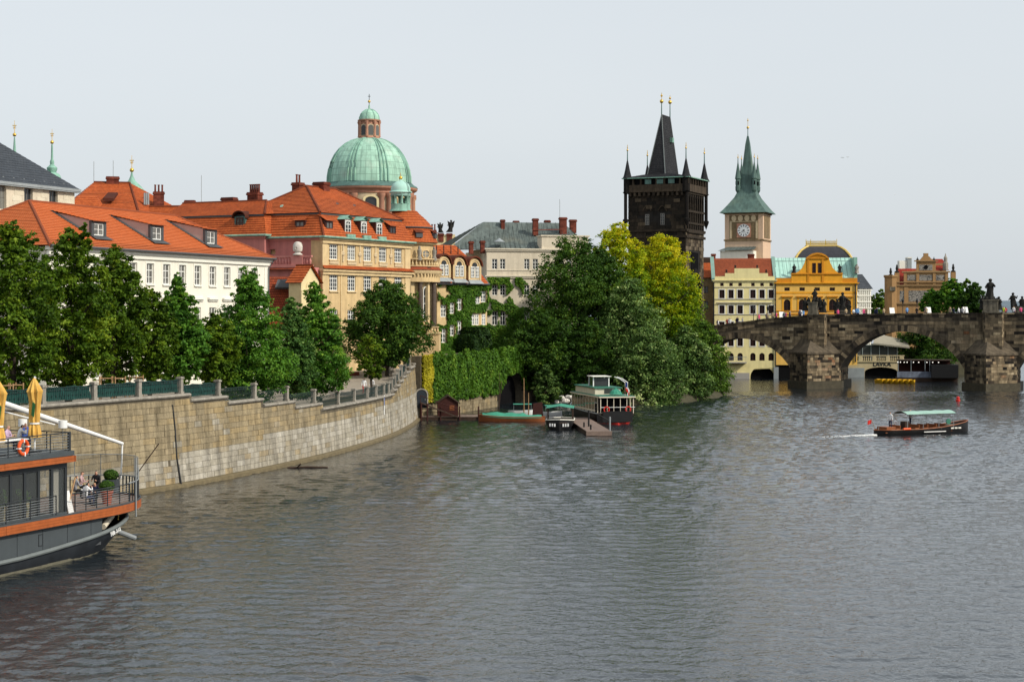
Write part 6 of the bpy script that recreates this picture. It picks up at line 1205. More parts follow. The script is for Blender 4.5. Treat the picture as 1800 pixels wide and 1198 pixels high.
MB().box(-29 * k, 25 * k, -19 * k, 15 * k, zq(438), zq(431)).build('gilded_base', M['gilt'], NT_); rl = MB(); rl.box(-28 * k, 24 * k, -18.5 * k, -18 * k, zq(430), zq(428)); rl.box(-28 * k, 24 * k, -18.5 * k, -18 * k, zq(425.3), zq(424.6))
for i in range(27): x = (-28 + 52 * i / 26) * k; rl.box(x - 0.15, x + 0.15, -18.5 * k, -18.1 * k, zq(431), zq(424))
rl.build('gilded_railing', M['gilt'], NT_)
for x in (-29, -21, 5, 24): MB().tube([(x * k, -18 * k, zq(431)), (x * k, -18 * k, zq(421))], 0.14, 5).build('finial', M['gilt'], NT_)

# neo-renaissance museum
Ym = 372.0; MU = thing('sgraffito_museum', 'tan museum with grey sgraffito panels, stepped gable and red roof', 'museum', (XP(1571, Ym), Ym, 0), R(-4)); f = Fac(MU); Lm = f.u(1668); ze = f.z(1620, 501)
M['museum_tan'] = pmat('museum_tan', (0.36, 0.21, 0.09), var=0.15, streak=0.15); M['museum_trim'] = pmat('museum_trim', (0.30, 0.19, 0.09), var=0.2)
m_, t_, b_ = newmat('sgraffito'); b_.inputs['Roughness'].default_value = 0.9; nz = N(t_, 'ShaderNodeTexNoise', Scale=2.2, Detail=3.0, Roughness=0.6, Distortion=1.6); t_.links.new(mapped(t_, 'Object', (1, 1, 1)), nz.inputs['Vector']); t_.links.new(ramp(t_, nz.outputs['Fac'], [(0.44, (0.055, 0.053, 0.05)), (0.54, (0.27, 0.25, 0.22))]), b_.inputs['Base Color']); M['sgraffito'] = m_
wall(f, 0, Lm, 3, ze, [], M['museum_tan']); MB().box(0.2, Lm - 0.2, 0.3, 12, 3, ze).build('museum_core', M['museum_tan'], MU)
gs = [(1589, 501), (1589, 478), (1611, 475), (1611, 458.5), (1618, 456), (1622, 451), (1623.5, 450), (1623.5, 445), (1632, 445), (1632, 450), (1634, 451), (1638, 456), (1645, 458.5), (1645, 475), (1666, 478), (1666, 501)]
MB().prism_y([f.uz(*p) for p in gs], 0, 0.5).build('stepped_gable', M['museum_tan'], MU)
for a, b, c, d in ((1595, 1609.5, 493, 483), (1616, 1639, 493, 483), (1645, 1660, 493, 483), (1616, 1639, 475, 465), (1595, 1646, 530, 510.5), (1646.5, 1664, 530, 510.5), (1580, 1589, 530, 511)):
    u0, z0 = f.uz(a, c); u1, z1 = f.uz(b, d); f.put(MB().box(u0, u1, -0.06, 0.02, z0, z1), 'sgraffito_panel', M['sgraffito'])
for a, b in ((502.5, 500.5), (479, 476.5), (534, 531), (459.5, 457.5), (496.5, 495)): 
    xx = (0, Lm) if a > 496 else ((f.u(1587), f.u(1668)) if a > 470 else (f.u(1609), f.u(1647))); f.put(MB().box(xx[0] - 0.2, xx[1] + 0.2, -0.35, 0.4, f.z(1620, a), f.z(1620, b)), 'moulding', M['museum_trim'])
for px in (1591, 1613, 1642, 1664): u = f.u(px); f.put(MB().box(u - 0.3, u + 0.3, -0.2, 0.05, f.z(1620, 500), f.z(1620, 478)), 'pilaster', M['museum_tan'])
for px in (1593, 1577.5): u = f.u(px); f.put(MB().box(u - 0.45, u + 0.45, -0.15, 0.05, f.z(1620, 531), f.z(1620, 504)), 'pilaster', M['museum_tan'])
oc = f.uz(1627.5, 469.5); f.put(MB().prism_y([(oc[0] + 0.45 * math.cos(t), oc[1] + 0.45 * math.sin(t)) for t in np.linspace(0, 6.28, 14, endpoint=False)], -0.12, 0), 'round_window', M['dark'])
mr = MB(); q = f.z(1620, 472, 5); mr.courses((0.3, 0.6, ze), (Lm - 0.3, 0.6, ze), (Lm - 1.5, 5, q), (1.5, 5, q), 12, 0.05); q2 = f.z(1655, 455, 8); u0, u1 = f.u(1640, 3), f.u(1668, 3); mr.courses((u0, 3, f.z(1655, 475, 3)), (u1, 3, f.z(1655, 475, 3)), (u1 - 0.5, 8, q2), (u0, 8, q2), 10, 0.05); mr.build('roof', M['deep_red'] if 'deep_red' in M else M.setdefault('deep_red', tilemat('deep_red_tile', (0.38, 0.04, 0.022), (0.30, 0.035, 0.02), (0.1, 0.02, 0.012))), MU)
MB().box(u0, u1 - 0.2, 5, 11, ze, q2 - 1).build('roof_block', M['museum_tan'], MU)
for px, pt in ((1566, 480), (1577, 474), (1676, 473)):
    u, z1 = f.uz(px, pt); f.put(MB().box(u - 0.5, u + 0.5, -0.1, 0.8, ze - 0.5, z1 - 0.6), 'corner_pedestal', M['museum_tan']); f.put(MB().lathe([(0.5, z1 - 0.6), (0.55, z1 - 0.4), (0.2, z1 - 0.2), (0.32, z1 + 0.3), (0.18, z1 + 0.8), (0.22, z1 + 0.95), (0.02, z1 + 1.2)], 8, (u, 0.3)), 'urn', M['statue'])
u, z1 = f.uz(1666.5, 462); f.put(MB().lathe([(0.6, z1 - 1.5), (0.6, z1), (0.4, z1 + 0.3), (0.4, z1 + 1.2), (0.1, z1 + 1.8), (0.12, z1 + 2.0), (0.01, z1 + 2.2)], 8, (u, 3)), 'lantern_turret', M['granite'])
for px, pt in ((1613, 455), (1642, 454.5)): u, z1 = f.uz(px, 458); f.put(MB().lathe([(0.25, z1), (0.3, z1 + 0.3), (0.1, z1 + 0.5), (0.02, z1 + 0.9)], 8, (u, 0.2)), 'urn', M['statue'])
tw_ = MB(); tw_.lathe([(1.4, 3), (1.4, ze + 1.6), (1.6, ze + 1.8), (1.6, ze + 2.2)], 8, (-0.5, 0.6)); tw_.build('corner_bay', M['museum_tan'], MU)
ut = f.u(1568); f.put(MB().box(ut - 0.6, ut + 0.6, -1.0, 0.2, f.z(1568, 511), f.z(1568, 504)), 'bay_bracket', M['statue_base'])
CB = thing('white_chimney_block', 'white chimney block behind the museum roof', 'chimney', (XP(1591, 385), 385, 12)); zq = lambda py: ZP(py, 385) - 12; kk = 385 / FPX; MB().box(-10 * kk, 5 * kk, 0, 2, 0, zq(458)).build('stack', M['white_trim'], CB); MB().box(4 * kk, 11 * kk, -0.3, 2, 0, zq(454)).build('stack', M['zinc'], CB); MB().box(3.5 * kk, 11.5 * kk, -0.4, 2.1, zq(454), zq(452)).build('stack_cap', M['white_trim'], CB)

# riverside club under the second arch
Yl = 333.0; LV = thing('riverside_club', 'cream riverside club with balustrade terrace, awning and dark water arch seen through the bridge', 'building', (XP(1505, Yl), Yl, 0), R(-3)); f = Fac(LV); x1 = f.u(1590); zt = f.z(1550, 624); ar = (f.u(1520), f.u(1578), -1.0, f.z(1550, 645)); M['club_cream'] = pmat('club_cream_render', (0.52, 0.42, 0.25), var=0.1, streak=0.12)
pw = [(-2, -1.5), (-2, f.z(1550, 635)), (x1, f.z(1550, 635)), (x1, -1.5), (ar[1], -1.5), (ar[1], 0.8)] + list(reversed(arch_pts(ar[0], ar[1], 0.8, ar[3], 12)))[1:-1] + [(ar[0], 0.8), (ar[0], -1.5)]
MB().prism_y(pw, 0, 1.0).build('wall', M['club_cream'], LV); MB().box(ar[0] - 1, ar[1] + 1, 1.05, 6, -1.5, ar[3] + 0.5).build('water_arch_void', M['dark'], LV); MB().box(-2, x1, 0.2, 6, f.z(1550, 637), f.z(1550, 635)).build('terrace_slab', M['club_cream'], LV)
f.put(MB().box(-2, x1, -0.12, 0.25, zt - 0.15, zt), 'balustrade_rail', M['club_cream']); f.put(MB().box(-2, x1 + 0.1, -0.2, 0.3, f.z(1550, 636), f.z(1550, 634)), 'moulding', M['club_cream'])
zb_ = f.z(1550, 634); bme2 = MB().lathe([(0.06, zb_), (0.12, zb_ + 0.3), (0.06, zt - 0.35), (0.09, zt - 0.14)], 6).mesh('baluster', M['club_cream'])
for i in range(30):
    u = -1.8 + (x1 + 1.6) * i / 29
    if i % 7 == 0: f.put(MB().box(u - 0.35, u + 0.35, -0.1, 0.22, zb_, zt - 0.12), 'pedestal', M['club_cream'])
    else: link('baluster', bme2, LV, (u, 0.06, 0))
gz = MB(); zt2 = f.z(1550, 607); 
for px in (1500, 1516, 1531, 1546, 1561, 1577): u = f.u(px, 1.5); f.put(MB().box(u - 0.05, u + 0.05, 1.45, 1.55, zb_, zt2), 'mullion', M['zinc'])
f.put(MB().box(f.u(1500, 1.5), f.u(1577, 1.5), 1.58, 1.66, zb_, zt2), 'pane', M['glass']); f.put(MB().box(f.u(1500, 1.5), f.u(1577, 1.5), 1.4, 1.6, zt2, zt2 + 0.12), 'glazing_head', M['zinc'])
aw = MB(); aw.hexa([(f.u(1536), 0.6, f.z(1560, 605)), (f.u(1600), 0.6, f.z(1560, 612)), (f.u(1600), 5, f.z(1560, 600)), (f.u(1545), 5, f.z(1560, 590)), (f.u(1536), 0.6, f.z(1560, 602.5)), (f.u(1600), 0.6, f.z(1560, 609)), (f.u(1600), 5, f.z(1560, 598)), (f.u(1545), 5, f.z(1560, 586))]); aw.build('awning', pmat('shaded_canvas', (0.30, 0.27, 0.21), var=0.15), LV)
def text(body, size, mat, parent, loc, rot, name='lettering', ext=0.02, ax='LEFT'):
    cu = bpy.data.curves.new(name, 'FONT'); cu.body = body; cu.size = size; cu.extrude = ext; cu.align_x = ax; cu.materials.append(mat); cu.offset = size * 0.02
    tmp = bpy.data.objects.new('tmp', cu); col.objects.link(tmp); dg = bpy.context.evaluated_depsgraph_get(); me = bpy.data.meshes.new_from_object(tmp.evaluated_get(dg)); me.name = name
    bpy.data.objects.remove(tmp); bpy.data.curves.remove(cu); o = link(name, me, parent, loc); o.rotation_euler = rot; return o
M['white_paint'] = pmat('white_paint', (0.8, 0.8, 0.78), rough=0.5, var=0.05)
text('LÁVKA', 1.12, M['black_metal'], LV, (f.u(1534.5), -0.05, f.z(1548, 643)), (R(90), 0, 0)); text('LÁVKA', 0.7, M['white_paint'], LV, (f.u(1553.5, 1.3), 1.3, f.z(1560, 609.5, 1.3)), (R(90), 0, 0))
MB().box(-2.2, ar[0] - 0.1, -0.3, 0.3, -1, 1.6).build('plinth', M['zinc'], LV)
# ---------------------------------------------------------------- trees
M['leaf_linden'] = leafmat('linden_leaves', [(0.0, (0.018, 0.044, 0.004)), (0.35, (0.062, 0.126, 0.010)), (0.65, (0.125, 0.212, 0.015)), (1.0, (0.27, 0.355, 0.03))], 0.36)
M['leaf_green'] = leafmat('fresh_green_leaves', [(0.0, (0.0224, 0.0666, 0.0098)), (0.35, (0.0616, 0.1666, 0.0196)), (0.65, (0.1174, 0.2664, 0.0293)), (1.0, (0.2657, 0.4218, 0.0488))], 0.35)
M['leaf_dark'] = leafmat('dark_linden_leaves', [(0.0, (0.0137, 0.0352, 0.0068)), (0.5, (0.0412, 0.0978, 0.0136)), (0.8, (0.0776, 0.1564, 0.0190)), (1.0, (0.1600, 0.2346, 0.0272))], 0.3)
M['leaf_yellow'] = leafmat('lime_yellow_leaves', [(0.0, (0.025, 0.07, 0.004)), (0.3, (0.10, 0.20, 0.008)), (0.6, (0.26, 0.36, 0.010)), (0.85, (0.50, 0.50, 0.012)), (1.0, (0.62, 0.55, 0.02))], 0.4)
M['leaf_silver'] = leafmat('silvery_willow_leaves', [(0.0, (0.0237, 0.0511, 0.0118)), (0.45, (0.0689, 0.1374, 0.0309)), (0.75, (0.2199, 0.3357, 0.0967)), (1.0, (0.5280, 0.6000, 0.2652))], 0.3)
M['leaf_willow'] = leafmat('willow_leaves', [(0.0, (0.0221, 0.0547, 0.0081)), (0.5, (0.0885, 0.1733, 0.0215)), (0.8, (0.2330, 0.3720, 0.0457)), (1.0, (0.4367, 0.5760, 0.0793))], 0.35)
PROF = {'dome': [(0, .6), (.15, .9), (.4, 1), (.65, .96), (.82, .8), (.93, .56), (1, .28)], 'cone': [(0, .5), (.08, .8), (.2, 1), (.4, .95), (.6, .74), (.8, .45), (.93, .2), (1, .06)], 'round': [(0, .35), (.12, .72), (.3, .95), (.5, 1), (.7, .88), (.87, .6), (.96, .33), (1, .12)],
        'willow': [(0, .85), (.1, 1), (.3, 1), (.5, .93), (.7, .78), (.87, .52), (1, .12)], 'bush': [(0, .8), (.25, 1), (.55, .9), (.8, .6), (1, .15)]}
def crown(name, parent, c, z0, z1, Rm, prof, mat, n, leaf, nl, seed, sy=1.0, hue=None, droop=0.0, aspect=1.0, rough_=0.19, lobe=1.0):
    r_ = np.random.default_rng(seed); pp = PROF[prof]; tt = [p[0] for p in pp]; rr = [p[1] for p in pp]; P, Nn, C = [], [], []
    H_ = z1 - z0; ts = (np.arange(nl) + r_.uniform(0.1, 0.9, nl)) / nl; ts = np.sort(ts ** 0.92)
    wts = []; lobes = []
    for i, t in enumerate(ts):
        R0 = float(np.interp(t, tt, rr)) * Rm; a = i * 2.39996 + r_.uniform(-0.5, 0.5); lr = Rm * lobe * r_.uniform(0.20, 0.36) * (0.45 + 0.55 * R0 / Rm); lr = min(lr, max(0.2 * Rm, R0))
        rad = max(0.0, R0 - lr * 0.8) * r_.uniform(0.78, 1.1) * (1 if i % 4 else 0.45); lobes.append((rad * math.cos(a), rad * math.sin(a) * sy, z0 + t * (H_ - lr * 0.5), lr)); wts.append(lr ** 2)
    wts = np.array(wts) / sum(wts); k = r_.multinomial(n, wts)
    for (x, y, z, lr), m in zip(lobes, k):
        d = r_.normal(size=(m, 3)); d /= np.linalg.norm(d, axis=1)[:, None]; d[:, 2] = np.where(d[:, 2] < -0.35, -d[:, 2] * r_.uniform(-0.6, 1, m), d[:, 2]); 
        ncl = max(4, int(m / 34)); cd = r_.normal(size=(ncl, 3)); cd /= np.linalg.norm(cd, axis=1)[:, None]; cr_ = r_.uniform(0.55, 1.08, ncl); which = r_.integers(0, ncl, m)
        cen = cd[which] * cr_[which][:, None] * lr; off = r_.normal(size=(m, 3)) * lr * rough_; off[:, 2] *= 0.62
        q = cen + off; P.append(q + np.array([x, y, z])); out = q / (np.linalg.norm(q, axis=1)[:, None] + 1e-6)
        Nn.append(out * 0.55 + np.array([0, 0, 0.45]) + r_.normal(size=(m, 3)) * 0.55)
        tone = r_.normal(0.46, 0.13); C.append(tone + (r_.normal(0, 0.10, ncl))[which] + r_.normal(0, 0.13, m))
    P = np.concatenate(P); Nn = np.concatenate(Nn); C = np.concatenate(C)
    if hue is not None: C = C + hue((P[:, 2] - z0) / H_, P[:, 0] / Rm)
    return leafmesh(name, P, Nn, leaf, C, mat, parent, aspect, droop)
def tree(name, label, px, Y, pt, pb, hwpx, mat, n, leaf, prof='cone', seed=1, nl=46, zg=None, sy=1.0, hue=None, droop=0.0, aspect=1.1, group=None, cat='tree', rough_=0.19):
    x = XP(px, Y); k = Y / FPX; zg = 5.0 if zg is None else zg; n = int(n * 1.5); leaf *= 0.8; nl = int(nl * 1.5); t = thing(name, label, cat, (x, Y, zg), 0, group); z0, z1 = ZP(pb, Y) - zg, ZP(pt, Y) - zg; Rm = hwpx * k
    crown('crown', t, (0, 0), z0, z1, Rm, prof, M[mat], n, leaf, nl, seed, sy, hue, droop, aspect, rough_, 1.35 if droop else 1.0)
    tk = MB(); r_ = random.Random(seed); h = z0 + (z1 - z0) * 0.72; r0 = 0.05 + 0.018 * (z1 - z0); pts = [(r_.uniform(-.1, .1) * i, r_.uniform(-.1, .1) * i, -0.4 + (h + 0.4) * i / 5) for i in range(6)]; tk.tube(pts, [r0 * (1.15, 1, .85, .65, .42, .15)[i] for i in range(6)], 8)
    for i in range(7):
        a = i * 2.4; b = z0 + (z1 - z0) * (0.08 + 0.07 * i); bx, by = np.interp(b, [p[2] for p in pts], [p[0] for p in pts]), np.interp(b, [p[2] for p in pts], [p[1] for p in pts]); L = Rm * 0.75
        tk.tube([(bx, by, b - 0.4), (bx + math.cos(a) * L * .5, by + math.sin(a) * L * .5 * sy, b + L * .25), (bx + math.cos(a) * L, by + math.sin(a) * L * sy, b + L * .7)], [r0 * .5, r0 * .33, r0 * .1], 6)
    tk.build('trunk', M['bark'], t); return t
G1 = 'trees planted along the quay'
BANK = [('linden_tree', 'broad linden at the left edge behind the yellow parasols', 22, 112, 388, 700, 88, 'leaf_linden', 26000, 0.24, 'round', 1, 52, 5.7),
        ('linden_tree', 'tall linden with a thin sprig rising before the first roof dormer', 122, 118, 405, 690, 80, 'leaf_linden', 26000, 0.24, 'round', 2, 52, 5.7),
        ('linden_tree', 'linden whose top stands below the first dormer at the white house eave', 200, 124, 436, 668, 66, 'leaf_linden', 22000, 0.24, 'round', 3, 46, 5.7),
        ('linden_tree', 'slender green linden before the middle windows of the white house', 312, 131, 482, 672, 54, 'leaf_green', 20000, 0.24, 'cone', 4, 44, 5.4),
        ('linden_tree', 'smaller low linden between two conical trees before the white house', 262, 127, 505, 668, 52, 'leaf_linden', 16000, 0.24, 'round', 5, 40, 5.5),
        ('linden_tree', 'short bushy linden whose top stays below the white house sills', 378, 134, 548, 680, 48, 'leaf_linden', 15000, 0.24, 'round', 6, 40, 5.2),
        ('linden_tree', 'large conical linden at the far corner of the white house', 437, 139, 474, 700, 82, 'leaf_green', 28000, 0.24, 'cone', 7, 56, 4.6),
        ('linden_tree', 'conical linden before the little cream gable', 552, 151, 496, 692, 66, 'leaf_green', 22000, 0.25, 'cone', 8, 50, 4.0),
        ('linden_tree', 'paler conical linden before the dark red annex roof', 512, 147, 524, 694, 50, 'leaf_silver_green', 18000, 0.24, 'cone', 9, 44, 4.0),
        ('maple_tree', 'wide dark spreading tree before the tan palace front', 680, 187, 493, 640, 76, 'leaf_dark', 24000, 0.30, 'round', 10, 46, 5.0),
        ('young_tree', 'small young light green tree on the lower quay terrace', 652, 172, 582, 664, 30, 'leaf_linden', 8000, 0.22, 'round', 11, 26, 4.0)]
M['leaf_silver_green'] = leafmat('pale_linden_leaves', [(0.0, (0.0247, 0.0653, 0.0156)), (0.4, (0.0742, 0.1673, 0.0375)), (0.7, (0.1485, 0.2550, 0.0626)), (1.0, (0.3217, 0.4080, 0.1173))], 0.32)
for nm, lb, px, Y, pt, pb, hw, mt, n, lf, pf_, sd, nl, zg_ in BANK: tree(nm, lb, px, Y, pt, pb, hw, mt, n, lf, pf_, sd, nl, zg_, group=G1)
# sprig rising above the second linden
sp = bpy.data.objects['linden_tree.001']; crown('upper_shoot', sp, (0, 0), ZP(440, 118) - 5.7, ZP(392, 118) - 5.7, 0.8, 'cone', M['leaf_linden'], 1800, 0.22, 9, 77); bpy.data.objects['upper_shoot'].location = (XP(152, 118) - XP(122, 118), -0.6, 0)

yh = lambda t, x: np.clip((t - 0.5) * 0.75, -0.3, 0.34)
GRV = [('lime_tree', 'big dark lime tree at the near end of the riverside grove', 1010, 246, 418, 690, 90, 'leaf_dark', 34000, 0.36, 'dome', 21, 60, 3.0, 0.9, None, 0),
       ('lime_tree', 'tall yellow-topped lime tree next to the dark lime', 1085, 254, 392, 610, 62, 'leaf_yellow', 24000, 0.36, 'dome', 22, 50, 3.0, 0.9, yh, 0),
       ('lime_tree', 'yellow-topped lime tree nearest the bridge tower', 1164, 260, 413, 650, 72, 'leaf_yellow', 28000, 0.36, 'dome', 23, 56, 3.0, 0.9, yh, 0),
       ('lime_tree', 'dark lime crown tucked between the big dark lime and the yellow tops', 1050, 249, 432, 640, 58, 'leaf_dark', 15000, 0.36, 'dome', 33, 40, 3.0, 0.9, None, 0),
       ('willow_tree', 'silvery willow in the middle of the grove below the lime trees', 1108, 241, 488, 690, 70, 'leaf_silver', 26000, 0.30, 'willow', 24, 48, 1.5, 0.8, None, 0.5),
       ('willow_tree', 'rounded silvery willow overhanging the water behind the moored tour boat', 1140, 232, 572, 722, 66, 'leaf_silver', 26000, 0.28, 'willow', 25, 44, 0.5, 0.8, None, 0.5),
       ('willow_tree', 'silver-tinged willow beside the bright green willow at the water', 1205, 243, 575, 714, 52, 'leaf_silver', 20000, 0.30, 'willow', 26, 40, 0.5, 0.8, None, 0.5),
       ('willow_tree', 'bright green willow leaning towards the first bridge arch', 1232, 256, 560, 702, 52, 'leaf_willow', 22000, 0.30, 'willow', 27, 42, 1.0, 0.8, None, 0.5),
       ('lime_tree', 'shaded dark tree filling the grove above the water gate', 952, 236, 548, 664, 62, 'leaf_dark', 18000, 0.34, 'round', 28, 40, 2.0, 0.8, None, 0),
       ('shrub', 'dark low shrub on the bank behind the tour boat', 1032, 236, 560, 708, 62, 'leaf_dark', 18000, 0.30, 'bush', 29, 34, 0.5, 0.7, None, 0),
       ('flowering_bush', 'pale flowering bush over the white bank stones', 960, 226, 640, 706, 27, 'leaf_silver', 7000, 0.26, 'bush', 30, 22, 0.5, 0.8, None, 0)]
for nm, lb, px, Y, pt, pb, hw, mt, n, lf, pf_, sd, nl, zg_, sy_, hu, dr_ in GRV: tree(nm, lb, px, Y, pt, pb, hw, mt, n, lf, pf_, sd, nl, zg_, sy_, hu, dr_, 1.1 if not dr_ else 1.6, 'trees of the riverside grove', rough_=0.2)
FAR = [('round_tree', 'small round tree before the museum facade', 1638, 345, 507, 556, 21, 'leaf_green', 8000, 0.42, 'round', 41, 26, 7.0),
       ('round_tree', 'taller pointed tree covering the museum corner', 1674, 342, 489, 556, 27, 'leaf_green', 11000, 0.42, 'round', 42, 30, 7.0),
       ('round_tree', 'dark tree beside the statues on the second bridge pier', 1712, 338, 498, 556, 26, 'leaf_dark', 9000, 0.42, 'round', 43, 28, 7.0),
       ('round_tree', 'paler distant tree between the museum trees', 1700, 430, 490, 550, 22, 'leaf_willow', 6000, 0.6, 'round', 44, 24, 7.0),
       ('round_tree', 'dark hanging tree seen through the second arch', 1630, 336, 562, 645, 60, 'leaf_dark', 15000, 0.42, 'willow', 45, 30, 3.0)]
for nm, lb, px, Y, pt, pb, hw, mt, n, lf, pf_, sd, nl, zg_ in FAR: tree(nm, lb, px, Y, pt, pb, hw, mt, n, lf, pf_, sd, nl, zg_, group='trees behind the bridge')
for i, (px, hw, pt, lb) in enumerate(((1532, 14, 520, 'distant tree right beside the pale mansard house'), (1548, 17, 508, 'highest distant tree between mansard house and museum'), (1563, 13, 522, 'distant tree partly behind the museum edge'))):
    tree('distant_tree', lb, px, 620, pt, 556, hw, 'leaf_willow', 4500, 0.8, 'round', 60 + i, 22, 2.0, group='distant trees')
# far wooded hill at the right-hand horizon, distance haze put into its blue-grey colour
hl = MB(); rows = []
for X in np.linspace(-900, 1500, 60):
    z = 14 + 14 * math.exp(-((X - 760) / 160) ** 2) + 2 * math.sin(X * 0.021) + 2 * math.sin(X * 0.047); rows.append([(X, 2300, -5), (X, 2380, z * 0.7), (X, 2500, z), (X, 2800, z * 0.6)])
hl.loft(rows, caps=False); struct(hl.build('hill', pmat('hazed_wooded_hill', (0.12, 0.16, 0.19), var=0.2, scale=0.02)))
# timber stakes round the young trees
for i, (px, Y, lb) in enumerate(((14, 109, 'timber tree stakes at the left edge behind the parasols'), (28, 110, 'timber tree stakes between the two yellow parasols'), (182, 121, 'timber tree stakes beside a trunk above the boom'), (205, 121, 'timber tree stakes between two trunks by the netted railing'), (237, 123, 'timber tree stakes at the end of the netted railing'))):
    t = thing('tree_stakes', lb, 'tree guard', (XP(px, Y), Y, 5.75), 0.3 * i, 'timber guards round the quay trees'); h = 2.2
    for a, b in ((-.45, -.4), (.45, -.4), (0, .45)): MB().tube([(a, b, -0.3), (a, b, h)], 0.05, 6).build('stake', M['wood_new'], t)
    for z in (1.2, 2.05):
        for (a, b), (c, d) in (((-.45, -.4), (.45, -.4)), ((.45, -.4), (0, .45)), ((0, .45), (-.45, -.4))): MB().tube([(a, b, z), (c, d, z)], 0.035, 5).build('rail', M['wood_new'], t)
# river bank under the grove and pale boulders
bk = MB(); pts = [(2, 241), (7, 233), (13, 228), (19, 228), (25, 236), (31, 250), (35, 268), (37, 290)]; rows = []
for (x, y) in pts:
    cx_, cy_ = 8 + (x - 8) * 0.35, 262 + (y - 262) * 0.25; rows.append([(x, y, -0.6), (x + (cx_ - x) * .06, y + (cy_ - y) * .06, 0.5 + random.uniform(0, .3)), (x + (cx_ - x) * .35, y + (cy_ - y) * .35, 2.2), (cx_, cy_, 4.2)])
bk.loft(rows, caps=False); struct(bk.build('river_bank', M['earth']))
for i in range(16):
    u = i / 15; px = 978 + 44 * ((i * 7) % 16) / 15; py = 706 - 10 * ((i * 5) % 7) / 6; Y = 226 + 3 * random.random(); r0 = random.uniform(0.3, 0.55); b = MB(); b.ball((0, 0, 0), r0, 8, 6, 0.75)
    b.v = [tuple(Vector(v) * (1 + 0.25 * noise.noise(Vector(v) * 2.3 + Vector((i * 3, 0, 0))))) for v in b.v]; o = b.build('boulder', M['granite_pale']); o.location = (XP(px, Y), Y, max(0.25, ZP(py, Y))); tag(o, 'pale boulder heaped on the bank beside the tour boat', 'boulder', 'pale boulders on the bank')
